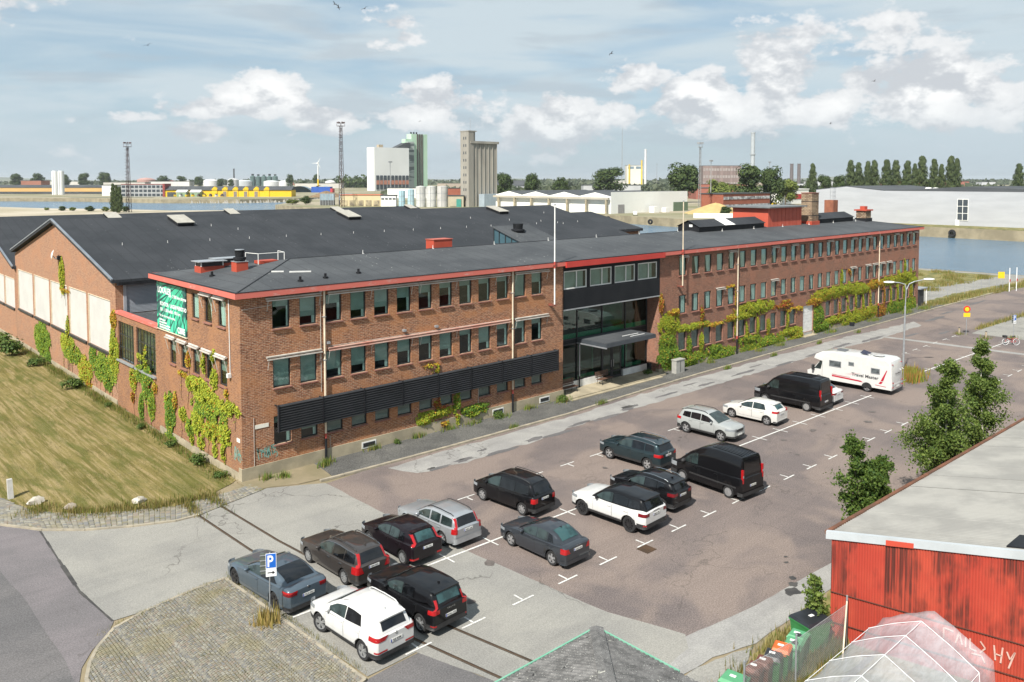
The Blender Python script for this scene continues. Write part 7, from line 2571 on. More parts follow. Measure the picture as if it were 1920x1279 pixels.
GRN = M('bin_green', (0.035, 0.19, 0.055), (0.03, 0.16, 0.048), 3, 0.5, obj=True)
GRNL = M('bin_pale_green', (0.09, 0.30, 0.15), (0.08, 0.27, 0.135), 3, 0.5, obj=True)
BLKB = M('bin_black', (0.014, 0.016, 0.02), (0.02, 0.022, 0.027), 3, 0.4, obj=True)
ORG = M('bin_orange', (0.62, 0.12, 0.02), (0.56, 0.105, 0.018), 3, 0.5, obj=True)
BRNB = M('bin_brown', (0.14, 0.045, 0.03), (0.12, 0.04, 0.027), 3, 0.5, obj=True)
wheelie('large green wheeled container with a black lid by the shed corner', 8.15, -29.55, -14, 1.25, 1.0, 1.15, GRN, BLKB)
wheelie('green bin with a round port next to the large container', 7.0, -29.7, 100, .62, .7, 1.0, GRN, GRNL, spot=True)
wheelie('pale green bin with a round port behind the fence post', 6.45, -29.85, 105, .6, .7, 1.0, GRNL, GRNL, spot=True)
wheelie('bin with a bright orange lid', 5.8, -29.75, 108, .6, .72, 1.05, GRN, ORG)
wheelie('bin with a black lid beside the orange one', 5.25, -29.75, 108, .58, .72, 1.0, GRN, BLKB)
wheelie('brown bin nearest the black-lidded one', 4.68, -29.72, 104, .52, .68, 1.0, BRNB, BRNB)
wheelie('brown bin in the middle of the row', 4.16, -29.7, 102, .5, .68, 1.0, BRNB, BRNB)
wheelie('pale green bin at the bottom picture edge', 3.05, -29.62, 100, .8, .8, 1.05, GRNL, GRNL)

# ---------------------------------------------------------------- signs, lamps and small street furniture

def sign_plate(parent, w, h, z, mats, rz, y=0.0):
 mb = MB()
 mb.box(-w / 2, -.012 + y, z, w / 2, .012 + y, z + h)
 return mb.build('sign_plate', mats, parent, (0, 0, 0), rz)

BLUE = M('sign_blue', (0.012, 0.12, 0.50), (0.012, 0.11, 0.46), 3, 0.4)
SIGNW = M('sign_white', (0.76, 0.77, 0.78), (0.72, 0.73, 0.74), 3, 0.4)
INK = M('sign_black', (0.015, 0.015, 0.016), (0.02, 0.02, 0.021), 3, 0.5)
OLIVE = M('sign_back', (0.10, 0.115, 0.10), (0.08, 0.092, 0.08), 4, 0.6)

def parking_sign(label, x, y, h, rz):
 t = thing('parking_sign', label, 'sign', (x, y, 0.05), R(rz), 'parking signs')
 t.scale = (.74, 1, 1)
 o = MB().tube((0, 0, 0), (0.06, 0, h), 0.032, 10).build('pole', GALV, t, smooth=50)
 MB().box(-.15, -.055, h - .62, .38, -.045, h - .02).build('white_border', SIGNW, t)
 p = MB().box(-.125, -.06, h - .58, .355, -.0555, h - .04).build('blue_panel', BLUE, t)
 me = cached('P', lambda: text_mesh('P', .62, SIGNW, 0, .012))
 o = link('lettering', me, p, (-.09, -.062, h - .53))
 o.rotation_euler = (R(90), 0, 0)
 q = MB().box(-.15, -.055, h - .92, .38, -.045, h - .635).build('arrow_plate', SIGNW, t)
 mb = MB()
 mb.box(-.07, -.06, h - .79, .2, -.0565, h - .75)
 mb.add([(.18, -.06, h - .84), (.31, -.06, h - .77), (.18, -.06, h - .70)], [(0, 1, 2)])
 mb.build('arrow', INK, q)
 b = MB().box(-.42, -.02, h - .82, -.1, -.008, h + .0)
 bo = b.build('back_plate', OLIVE, t)
 mb = MB()
 for z in (h - .70, h - .5, h - .3, h - .1):
  mb.box(-.44, -.045, z, -.09, -.0205, z + .03)
 mb.build('back_rail', GALV, bo)
 return t

parking_sign('blue parking sign with a right arrow on the sett paving kerb', -5.62, -14.78, 2.75, -28)
parking_sign('small blue parking sign above the red bicycle', 75.8, -16.6, 3.0, -20)
t = thing('no_entry_sign', 'round red and yellow no-vehicles sign over a yellow plate', 'sign', (77.6, -11.5, 0.01), R(-44))
MB().tube((0, 0, 0), (0, 0, 3.1), 0.035, 8).build('pole', GALV, t)
MB().lathe([(0, -.03), (.36, -.03), (.37, -.02), (.37, 0), (0, 0)], 24, axis='y', c=(0, -.03, 2.83)).build('red_ring', M('signal_red', (0.55, 0.02, 0.015), (0.5, 0.02, 0.015), 3, 0.4), t)
MB().lathe([(0, -.035), (.23, -.035), (.235, -.03)], 24, axis='y', c=(0, -.03, 2.83)).build('yellow_disc', M('signal_yellow', (0.72, 0.48, 0.02), (0.68, 0.45, 0.02), 3, 0.4), t)
MB().box(-.36, -.05, 1.98, .36, -.035, 2.42).build('yellow_plate', MATS['signal_yellow'], t)
t = thing('warning_sign', 'yellow square sign on two posts by the quay', 'sign', (121.9, -1.6, 0), R(-44))
mb = MB()
mb.tube((-.3, 0, 0), (-.3, 0, 2.8), .03, 6)
mb.tube((.3, 0, 0), (.3, 0, 2.8), .03, 6)
mb.build('post', GALV, t)
MB().box(-.5, -.05, 1.75, .5, -.03, 2.75).build('plate', MATS['signal_yellow'], t)
for i, (x, y, lab) in enumerate(((120.4, -3.2, 'left white gate post at the quay road'), (122.0, -3.7, 'right white gate post at the quay road'))):
 t = thing('gate_post', lab, 'post', (x, y, 0), 0, 'gate posts at the quay')
 MB().tube((0, 0, 0), (0, 0, 3.6), .06, 8).build('post', SIGNW, t)
 MB().box(-.2, -.1, 1.5, .2, -.07, 1.9).build('plate', MATS['signal_red'], t)
t = thing('street_lamp', 'tall grey street lamp with two arms behind the motorhome', 'street lamp', (53.72, -14.41, 0.01), R(-42.5))
MB().tube((0, 0, 0), (0.05, 0, 6.0), .09, 10, .07).build('post', GALV, t, smooth=50)
MB().path([(0.05, 0, 6.0), (0.1, 0, 7.4), (.35, 0, 7.95), (.8, 0, 8.15), (1.75, 0, 8.35)], .045, 8).build('arm', GALV, t, smooth=60)
MB().path([(0.1, 0, 7.4), (0.0, 0, 7.9), (-.5, 0, 8.05), (-1.1, 0, 8.1)], .045, 8).build('arm', GALV, t, smooth=60)
for sx, zz, x0_ in ((1, 8.36, 1.7), (-1, 8.1, -1.05)):
 o = MB().lathe([(0, -.35), (.1, -.3), (.16, -.1), (.16, .2), (.08, .42), (0, .45)], 10, axis='x').build('lamp_head', SIGNW, t, (x0_ + sx * .3, 0, zz), 0, 60)
 o.scale = (1.2 * sx, 1.3, .6)
t = thing('utility_cabinet', 'grey concrete utility cabinet at the foot of the ivy', 'cabinet', (39.6, -0.85, 0.06))
MB().box(-.6, -.25, 0, .6, .25, 1.12).build('box', M('cabinet_grey', (0.34, 0.335, 0.31), (0.29, 0.285, 0.265), 2, 0.8), t)
MB().box(-.64, -.29, 1.125, .64, .29, 1.2).build('lid', MATS['cabinet_grey'], t)
MB().box(-.03, -.257, .1, .03, -.2505, 1.05).build('door_joint', FRAME, t)
for x, y, rz, lab in ((31.5, 0.62, 4, 'brown slatted bench by the entrance doors'), (27.2, 0.62, 0, 'brown slatted bench at the left end of the entrance')):
 t = thing('bench', lab, 'bench', (x, y, 0.2), R(rz), 'benches at the entrance')
 for k in range(4):
  MB().box(-.85, -.28 + k * .13, .42, .85, -.18 + k * .13, .46).build('seat_slat', M('brown_slat', (0.13, 0.07, 0.045), (0.10, 0.055, 0.036), 2, 0.7, stretch=(.3, 4, 4)), t)
 for k in range(4):
  MB().box(-.85, .26 + k * .025, .54 + k * .12, .85, .29 + k * .025, .63 + k * .12).build('back_slat', MATS['brown_slat'], t)
 for sx in (-.65, .65):
  MB().path([(sx, -.28, 0), (sx, -.22, .42), (sx, .22, .42), (sx, .36, .98)], .022, 6).path([(sx, .2, .42), (sx, .3, 0)], .022, 6).build('leg', FRAME, t)
t = thing('litter_bin', 'black litter bin by the vine right of the entrance', 'bin', (37.3, 0.55, 0.2))
MB().cyl(0, 0, .25, .85, .19, 12, .22).build('tub', BLACKP, t)
MB().cyl(0, 0, 0, .25, .05, 8).build('foot', BLACKP, t)
t = thing('concrete_bollard', 'short grey concrete bollard at the corner of the lawn', 'bollard', (-10.13, 6.15, 0))
MB().prism([(-.13, -.11, 0), (.13, -.11, 0), (.12, .1, 1.0), (-.12, .1, 1.0)], (0, .22, 0)).build('shaft', M('pale_concrete', (0.44, 0.43, 0.40), (0.36, 0.35, 0.33), 3, 0.9, 0.3, 12), t)
for i, (x, y, lab) in enumerate(((77.3, -10.9, 'weathered wooden bollard beside the no-vehicles sign'), (76.9, -13.7, 'weathered wooden bollard between the sign and the bicycle'))):
 t = thing('bollard', lab, 'bollard', (x, y, 0.01), 0, 'wooden bollards')
 MB().cyl(0, 0, 0, .72, .11, 10, .10).build('shaft', M('cracked_timber', (0.36, 0.30, 0.22), (0.28, 0.23, 0.16), 4, 0.9), t)
 MB().cyl(0, 0, .72, .80, .10, 10, .06).build('cap', TRIM, t)

def rock(name, label, x, y, r, mat, seed):
 rr = random.Random(seed)
 mb = MB()
 rows = []
 for i in range(7):
  ph = math.pi * i / 6
  row = []
  for j in range(11):
   th = 2 * math.pi * (j % 10) / 10
   k = 1 + .28 * math.sin(3 * th + seed + i) * math.sin(ph) + .15 * math.cos(5 * th + i * 2 + seed)
   row.append((x + r * k * math.sin(ph) * math.cos(th), y + r * .8 * k * math.sin(ph) * math.sin(th), r * .25 + r * .62 * math.cos(ph) * (1 + .1 * math.sin(th * 2))))
  rows.append(row)
 mb.grid(rows)
 return tag(mb.build(name, mat, smooth=35), label, 'boulder', 'boulders on the lawn edge')

ROCK = M('pale_boulder', (0.50, 0.47, 0.41), (0.34, 0.31, 0.26), 3, 0.9, 0.5, 9)
rock('boulder', 'pale boulder beside the concrete bollard', -9.3, 4.5, .42, ROCK, 1)
rock('boulder', 'flat pale boulder in the grass at the middle of the lawn edge', -5.3, 0.95, .36, ROCK, 5)
rock('boulder', 'brown-grey boulder half hidden in the lawn edge grass', -8.15, 2.55, .32, M('brown_boulder', (0.3, 0.26, 0.21), (0.22, 0.18, 0.14), 3, 0.9, 0.5, 9), 8)
tag(MB().box(-.3, -.2, 0, .1, .2, .42).build('rubbish_sack', BLKB, None, (73.5, -0.7, 0.06)), 'small black sack left on the pavement by the vine', 'sack')

# bicycles leaning on the parking sign
def bicycle(label, x, y, rz, frame):
 t = thing('bicycle', label, 'bicycle', (x, y, 0.012), R(rz), 'bicycles by the sign')
 for px in (-.55, .55):
  w = link('wheel', None, t, (px, 0, .34))
  rim = MB().lathe([(.33, -.018), (.34, 0), (.33, .018), (.31, .012), (.31, -.012), (.33, -.018)], 22, axis='y').build('tyre', SIGNW if frame != 'y' else RUBBER, w)
  sp_ = MB()
  for k in range(8):
   a = math.pi * k / 8
   sp_.tube((.31 * math.cos(a), 0, .31 * math.sin(a)), (-.31 * math.cos(a), 0, -.31 * math.sin(a)), .004, 3)
  sp_.build('spokes', GALV, w)
 FM = M('bicycle_red', (0.42, 0.06, 0.06), (0.38, 0.05, 0.05), 4, 0.4, obj=True)
 mb = MB()
 for a, b in (((-.55, 0, .34), (-.1, 0, .3)), ((-.1, 0, .3), (.4, 0, .78)), ((-.25, 0, .85), (-.1, 0, .3)), ((-.2, 0, .62), (.42, 0, .68)), ((.55, 0, .34), (.38, 0, .98)), ((-.55, 0, .34), (-.2, 0, .66))):
  mb.tube(a, b, .02, 6)
 mb.build('frame', FM, t)
 MB().tube((.36, -.28, 1.02), (.36, .28, 1.02), .015, 6).build('handlebar', GALV, t)
 MB().box(-.38, -.08, .86, -.12, .08, .92).build('saddle', TRIM, t)
 MB().box(.45, -.18, .78, .78, .18, 1.0).build('basket', TRIM, t)
 MB().prism([(-.86, -.03, .4), (-.6, -.03, .72), (-.3, -.03, .66), (-.6, -.03, .69)], (0, .06, 0)).build('mudguard', FM, t)

bicycle('red bicycle with a black front basket at the far car park sign', 74.9, -16.65, 135, 'r')
bicycle('red bicycle cut off by the right picture edge', 76.5, -18.6, 150, 'r')
# wire fence posts across the yard
for i in range(11):
 f = i / 10
 x, y = 98 + 24 * f, 2.4 - 3.4 * f
 tag(MB().tube((0, 0, 0), (0, 0, 1.9), .03, 5).build('fence_post', GALV, None, (x, y, 0)), 'thin steel post in the wire fence line on the grass bank', 'post', 'fence posts on the grass bank')
t = thing('lean_to', 'small dark lean-to at the far end of the brick building', 'lean-to', (94.05, -0.2, 0))
MB().box(0, .2, 0, 2.0, 2.6, 2.35).build('wall', M('dark_boards', (0.05, 0.05, 0.052), (0.035, 0.035, 0.037), 2, 0.8), t)
MB().box(-.02, -.1, 2.36, 2.5, 2.8, 2.5).build('roof', GALV, t)
MB().tube((2.3, 0, 0), (2.3, 0, 2.36), .06, 8).build('post', WHITE, t)

# gulls in the air and on the roof
def gull(label, p, span, rz, roll, mat):
 mb = MB()
 s = span / 2
 mb.lathe([(0, -.30 * s), (.07 * s, -.15 * s), (.09 * s, .08 * s), (.05 * s, .26 * s), (.05 * s, .34 * s), (0, .42 * s)], 7, axis='y')
 for k in (-1, 1):
  mb.add([(0, .1 * s, .03 * s), (0, -.1 * s, .03 * s), (k * .5 * s, -.04 * s, .22 * s), (k * .5 * s, .14 * s, .22 * s), (k * s, -.12 * s, .10 * s), (k * .98 * s, -.02 * s, .10 * s)], [(0, 1, 2, 3), (3, 2, 4, 5)])
 mb.add([(-.04 * s, -.28 * s, 0), (.04 * s, -.28 * s, 0), (.10 * s, -.46 * s, 0), (-.1 * s, -.46 * s, 0)], [(0, 1, 2, 3)])
 o = mb.build('gull', mat, None, p, rz)
 o.rotation_euler = (0, roll, rz)
 return tag(o, label, 'gull', 'gulls')

GULLD = M('dark_gull', (0.08, 0.08, 0.085), (0.12, 0.12, 0.125), 6, 0.8, obj=True)

for lab, p, rz in [('left gull of the pair at the top of the sky', (7.9, 2.8, 28.1), 0.5), ('right gull of the pair at the top of the sky', (8.1, 2.7, 27.9), 0.9), ('single gull right of the pair at the top of the sky', (13.2, 7.7, 29.3), 2.0), ('pale gull high in the left sky', (-0.3, 12.6, 25.8), 2.5), ('gull in the middle of the sky', (21.8, -8.2, 25.2), 1.2), ('gull in front of the right-hand cloud', (35.1, -19.5, 23.5), 3.0), ('gull low over the poplars', (61.1, -3.7, 22.7), 0.7), ('tiny gull beside the green tower', (45.3, 45.0, 24.7), 1.7)]:
 gull(lab, p, 0.62, rz, 0.35, GULLD)

# ---------------------------------------------------------------- vines on the walls
VINEM = leaf_mat('vine_leaf', attr=True, trans=0.3)
BARK = M('vine_stem', (0.10, 0.065, 0.04), (0.07, 0.045, 0.03), 5, 0.9)
TONES = {'g': [(.11, .20, .024), (.08, .155, .02), (.17, .25, .03)], 'y': [(.30, .33, .03), (.25, .30, .028), (.34, .34, .03), (.21, .28, .028)],
   'o': [(.40, .24, .03), (.36, .15, .028), (.40, .33, .03)], 'r': [(.24, .045, .022), (.32, .11, .025), (.36, .22, .03)]}
TONES['gy'] = TONES['g'] + TONES['y'][1:2] + TONES['y'][3:]
TONES['yo'] = TONES['y'] * 2 + TONES['o'][:2]

def leaf_quad(V, F, C, p, n, s, col, rr):
 """a folded leaf: two triangles hinged on the midrib"""
 n = n.normalized()
 u = n.orthogonal().normalized()
 a = rr.uniform(0, 6.283)
 w = n.cross(u)
 u, w = u * math.cos(a) + w * math.sin(a), w * math.cos(a) - u * math.sin(a)
 b = len(V)
 V.extend([tuple(p - u * s), tuple(p + w * s * .75 + n * s * .25), tuple(p + u * s), tuple(p - w * s * .75 + n * s * .25)])
 F.extend([(b, b + 1, b + 2), (b, b + 2, b + 3)])
 C.extend([col] * 4)

def tone_mesh(name, V, F, C, mat):
 me = bpy.data.meshes.new(name)
 me.from_pydata(V, [], F)
 me.materials.append(mat)
 if C:
  at_ = me.color_attributes.new('tone', 'FLOAT_COLOR', 'POINT')
  flat = []
  for c in C:
   flat.extend((c[0], c[1], c[2], 1.0))
  at_.data.foreach_set('color', flat)
 return me

def vine(key, label, plane, ops, dens=620, size=.075, deep=.22):
 rr = random.Random(hash(key) % 1000 if False else sum(map(ord, key)))
 V, F, C = [], [], []
 stems = MB()
 t = thing('climbing_vine', label, 'vine')
 N = Vector((0, -1, 0)) if plane == 'y' else Vector((-1, 0, 0))
 P = (lambda a, z, o: Vector((a, -o, z))) if plane == 'y' else (lambda a, z, o: Vector((-o, a, z)))
 ph = [rr.uniform(0, 6) for _ in range(4)]

 def gap(a, z):
  """slow wandering field that leaves bare patches"""
  return math.sin(a * 3.3 + z * 1.7 + ph[0]) + math.sin(a * 1.9 - z * 4.3 + ph[1]) + .8 * math.sin(a * 8.1 + z * 6.7 + ph[2])
 allk = [b[4] for b in VINES[key]]
 for (a0, z0, ra, rz, k) in VINES[key]:
  n = int(dens * math.pi * ra * rz * 1.35) + 12
  for i in range(n):
   q = math.sqrt(rr.random()) * rr.uniform(.95, 1.3)
   th = rr.uniform(0, 6.283)
   a, z = a0 + ra * q * math.cos(th) + rr.gauss(0, .05), z0 + rz * q * math.sin(th) - abs(rr.gauss(0, .10))
   if z < .05 or gap(a, z) < -1.9 + 1.7 * max(0, q - .6):
    continue
   if any(o[0] - .02 < a < o[1] + .02 and o[2] < z < o[3] for o in ops):
    continue
   o = .03 + deep * rr.random() * (1.2 - min(1.1, q))
   n_ = N + Vector((rr.uniform(-.5, .5), rr.uniform(-.5, .5), rr.uniform(-.1, .9)))
   base = rr.choice(TONES[k if rr.random() < .8 else rr.choice(allk)])
   j = rr.uniform(.85, 1.4)
   leaf_quad(V, F, C, P(a, z, o), n_, size * rr.uniform(.55, 1.2), tuple(x * j for x in base), rr)
  # bare runners that carry the leaves, down to the ground and out to the sides
  for d_ in range(1 + int(ra * 2)):
   a, z = a0 + rr.uniform(-ra, ra) * .8, z0 + rr.uniform(0, rz)
   pts = [P(a, z, .025)]
   stop = max(.1, z0 - rz - rr.uniform(.2, 1.6))
   while z > stop:
    z -= .3
    a += rr.uniform(-.14, .14)
    if any(o[0] - .05 < a < o[1] + .05 and o[2] - .05 < z < o[3] + .05 for o in ops):
     break
    pts.append(P(a, z, .025))
    if rr.random() < .6:
     leaf_quad(V, F, C, P(a + rr.uniform(-.06, .06), z, .05), N + Vector((0, 0, .4)), size * rr.uniform(.5, .9), rr.choice(TONES[k]), rr)
   stems.path(pts, .012, 3)
 link('foliage', tone_mesh('foliage', V, F, C, VINEM), t)
 stems.build('stem', BARK, t)
 return t

facade_ops = [(a - .03, b + .03, c, d) for a, b, c, d in opsR] + [GATE]
left_ops = [(a, b, c, d) for a, b, c, d in opsL]
side_ops = [(a, b, c, d) for a, b, c, d in opsS]
vine('ra', 'yellow-green vine from the entrance corner to the first drainpipe', 'y', facade_ops)
vine('rb', 'yellow vine spreading on both sides of the drainpipe left of the white gate', 'y', facade_ops)
vine('rc', 'large green and orange vine right of the white gate', 'y', facade_ops)
vine('rd', 'narrow orange vine strands between the far ground floor windows', 'y', facade_ops)
vine('lw', 'low yellow vine creeping over the plinth below the black louvre', 'y', left_ops)
vine('sa', 'big yellow vine hanging from the gable windows near the corner', 'x', side_ops)
vine('sb', 'narrow dark green vine column left of the big yellow vine', 'x', side_ops)
vine('sc', 'green vine climbing into the workshop windows', 'x', [])
vine('sd', 'yellow vine on the pier between hall and link', 'x', [(22.9, 28.6, 3.7, 7.8)])
vine('se', 'yellow and orange vine under the middle boarded windows', 'x', [(34.9, 40.2, 3.75, 7.75), (29.2, 34.1, 3.75, 7.75)])
vine('sf', 'green vine under the fourth boarded window', 'x', [(40.9, 46.35, 3.75, 7.75)])
vine('sg', 'thin yellow vine strip below the satellite dish', 'x', [])

# ---------------------------------------------------------------- shrubs, weeds and grass tufts
SHRUBM = leaf_mat('shrub_leaf', c1=(0.035, 0.075, 0.016), c2=(0.11, 0.16, 0.03), trans=0.25)
GRASSM = leaf_mat('grass_blade', attr=True, trans=0.3)

def shrub_mesh(seed, rx, ry, rz, n, s):
 rr = random.Random(seed)
 V, F = [], []
 lobes = [(Vector((rr.uniform(-.5, .5) * rx, rr.uniform(-.5, .5) * ry, rr.uniform(.3, .7) * rz)), rr.uniform(.4, .7)) for _ in range(7)]
 for i in range(n):
  c, k = rr.choice(lobes)
  d = Vector((rr.gauss(0, 1), rr.gauss(0, 1), rr.gauss(0, 1))).normalized()
  q = rr.random() ** .4
  p = c + Vector((d.x * rx * k * q, d.y * ry * k * q, d.z * rz * k * .8 * q))
  if p.z < 0.02:
   p.z = rr.uniform(.02, .15)
  leaf_quad(V, F, [], p, d + Vector((0, 0, .5)), s * rr.uniform(.6, 1.3), None, rr)
 return tone_mesh('shrub', V, F, None, SHRUBM)

SM = [shrub_mesh(i, .8, .7, .9, 420, .09) for i in range(3)]
for i, (x, y, s, lab) in enumerate(((-0.75, 4.4, .85, 'dark green shrub at the foot of the big yellow vine'), (-0.7, 9.0, .6, 'green shrub under the narrow dark vine column'), (-0.6, 1.6, .55, 'low yellowish shrub at the corner of the building'), (-0.8, 14.2, .5, 'shrub below the right workshop window'),
          (-0.7, 21.5, .45, 'shrub at the pier between hall and link'), (-1.2, 29.2, 1.2, 'dark shrub below the second boarded window'), (-2.0, 47.0, 1.9, 'large shrub under the fifth boarded window'), (-2.2, 53.0, 2.0, 'large shrub at the left picture edge'), (-1.3, 40.5, 1.1, 'shrub below the fourth boarded window'),
          (25.3, -0.45, .7, 'bright weed clump at the entrance end of the plinth'), (18.9, -0.5, .65, 'weed clump by the second drainpipe'), (36.9, 0.35, .75, 'dark green shrub at the entrance corner by the vine'), (10.2, -0.4, .45, 'small weed clump under the louvre'))):
 t = thing('shrub', lab, 'shrub', (x, y, 0.02), i * 1.1, 'shrubs along the walls')
 o = link('foliage', SM[i % 3], t)
 o.scale = (s, s, s * .85)
 MB().tube((0, 0, 0), (0, 0, .4 * s), .03, 5).tube((0, 0, 0), (.2 * s, 0, .4 * s), .02, 5).build('stem', BARK, t)

def tufts(name, label, spots, n, h, cols, lean=.35):
 rr = random.Random(len(label))
 V, F, C = [], [], []
 for (x, y, rx, ry, z) in spots:
  for i in range(int(n * max(.25, rx * ry))):
   px, py = x + rr.gauss(0, .5) * rx, y + rr.gauss(0, .5) * ry
   hh = h * rr.uniform(.4, 1.2)
   a = rr.uniform(0, 6.283)
   w = hh * .06
   dx, dy = math.cos(a), math.sin(a)
   l = rr.uniform(0, lean) * hh
   lx, ly = rr.uniform(-1, 1) * l, rr.uniform(-1, 1) * l
   b = len(V)
   V.extend([(px - dx * w, py - dy * w, z), (px + dx * w, py + dy * w, z), (px + lx, py + ly, z + hh)])
   F.append((b, b + 1, b + 2))
   c = rr.choice(cols)
   j = rr.uniform(.7, 1.25)
   C.extend([tuple(q * j for q in c)] * 3)
 o = link(name, tone_mesh(name, V, F, C, GRASSM))
 return tag(o, label, 'grass', kind='stuff')

G1 = [(.10, .15, .025), (.16, .19, .035), (.20, .17, .05), (.24, .19, .07)]
G2 = [(.30, .24, .09), (.24, .18, .06), (.13, .14, .03), (.36, .30, .13)]
rr = random.Random(2)
tufts('lawn_edge_grass', 'ragged grass along the edge of the lawn', [(-9.5, 3.3, .9, .9, .01), (-8.2, 1.7, .9, .7, .01), (-7.0, .9, 1.1, .6, .01), (-6.0, .3, 1.1, .6, .01), (-4.8, -.3, 1.0, .6, .01), (-3.5, -.6, 1.0, .5, .01), (-2.4, -.8, .8, .5, .02), (-3.6, -1.6, .35, 1.6, .04), (-2.3, -1.5, .35, 1.5, .04)], 700, .32, G1 + G2)
tufts('wall_foot_grass', 'grass and weeds along the foot of the gable walls', [(-.55, y_ + rr.uniform(-.4, .4), rr.uniform(.3, .6), 1.2, .01) for y_ in [i * 1.2 for i in range(1, 46)]], 300, .28, G1 + [(.07, .12, .02)])
tufts('lawn_tufts', 'scattered short tufts over the mown lawn', [(rr.uniform(-9 - yy * .2, -.6), yy, .7, .5, .01) for yy in [rr.uniform(0, 48) for _ in range(900)]], 170, .085, [(.10, .10, .03), (.13, .115, .04), (.17, .14, .055), (.22, .175, .08), (.09, .10, .025), (.30, .27, .17)], .8)
tufts('shed_verge_grass', 'dry grass on the verge by the shed and bins', [(rr.uniform(2.5, 13), rr.uniform(-30.6, -28.5), .7, .5, .015) for _ in range(70)] + [(rr.uniform(13, 36), rr.uniform(-29.4, -28.6), 1.0, .5, .015) for _ in range(40)], 380, .30, G1 + G2)
tufts('pavement_weeds', 'weeds growing along the plinth and kerb', [(5.0, -.55, .5, .35, .06), (4.6, -.9, .4, .3, .06), (2.0, -.9, .4, .4, .05), (1.2, -.5, .4, .3, .05), (8.5, -.3, .6, .2, .06), (12, -.25, .6, .2, .06), (14.5, -.3, .8, .25, .06), (16.5, -.4, .8, .3, .06), (19, -.5, .8, .4, .06), (22, -.3, .6, .25, .06), (25.4, -.6, .9, .5, .06), (45, -.6, .7, .3, .06), (53, -.9, .8, .4, .06), (57, -.8, 1.0, .4, .06), (68, -.9, 1.2, .4, .06), (79, -.8, 1.4, .5, .06), (88, -1.0, 1.6, .6, .06), (93, -1.2, 1.4, .8, .06)] + [(x_, -3.02, .5, .12, .06) for x_ in (18, 27, 44, 52, 61, 70)], 420, .38, [(.12, .20, .03), (.18, .22, .04), (.10, .16, .03), (.25, .21, .07)])
tufts('bank_grass', 'tall yellow-green grass on the bank at the right', [(96 + i * 1.5, -.6 - i * .07 + rr.uniform(-.8, .8), 1.4, .8, .02) for i in range(28)] + [(rr.uniform(110, 140), rr.uniform(5, 24), 1.6, 1.2, .02) for _ in range(40)] + [(82.5 + i * 1.3, -11.2 - i * .05, 1.0, .35, .03) for i in range(18)], 160, .55, G1 + G2)
tufts('lamp_foot_grass', 'tall yellow weeds around the foot of the street lamp', [(53.3, -14.9, 1.7, 1.0, .01), (52.0, -15.8, 1.2, .8, .01)], 700, .75, [(.30, .22, .06), (.16, .22, .03), (.34, .15, .05), (.22, .24, .04)])
tufts('sign_foot_grass', 'dry straw tuft at the foot of the parking sign', [(-5.75, -14.75, .45, .4, .08)], 900, .6, [(.42, .32, .12), (.36, .26, .09), (.26, .22, .06)])
tufts('kerb_joint_grass', 'thin grass in the joints along the sett island kerb', [(-5.25 + .045 * i, -10.4 - i * .75, .18, .6, .06) for i in range(13)] + [(-6.2 - i * .9, -10.3 - i * .16, .5, .16, .06) for i in range(5)], 500, .12, G1 + G2)
tufts('paving_moss', 'sparse moss and grass between the setts', [(rr.uniform(-11, -5.5), rr.uniform(-20, -11), .35, .3, .09) for _ in range(34)], 260, .09, G1 + G2)
tufts('bollard_grass', 'green grass round the wooden bollards', [(77.3, -10.9, .6, .5, .01), (76.9, -13.7, .7, .5, .01), (79, -15.6, .9, .4, .01)], 400, .35, G1)

# ---------------------------------------------------------------- trees
LEAFB = leaf_mat('birch_leaf', c1=(0.065, 0.115, 0.025), c2=(0.19, 0.25, 0.055), trans=0.4)
LEAFG = leaf_mat('dark_tree_leaf', c1=(0.026, 0.050, 0.014), c2=(0.070, 0.100, 0.026), trans=0.2)
LEAFL = leaf_mat('light_tree_leaf', c1=(0.085, 0.12, 0.022), c2=(0.18, 0.21, 0.045), trans=0.25)
LEAFP = leaf_mat('poplar_leaf', c1=(0.030, 0.052, 0.018), c2=(0.085, 0.11, 0.035), trans=0.2)
WHITEBARK = M('birch_bark', (0.52, 0.49, 0.43), (0.16, 0.14, 0.12), 6, 0.85, stretch=(1, 1, 2.2), obj=True, lo=.5, hi=.62)
BARKT = M('tree_bark', (0.12, 0.09, 0.065), (0.08, 0.06, 0.045), 5, 0.9, obj=True)

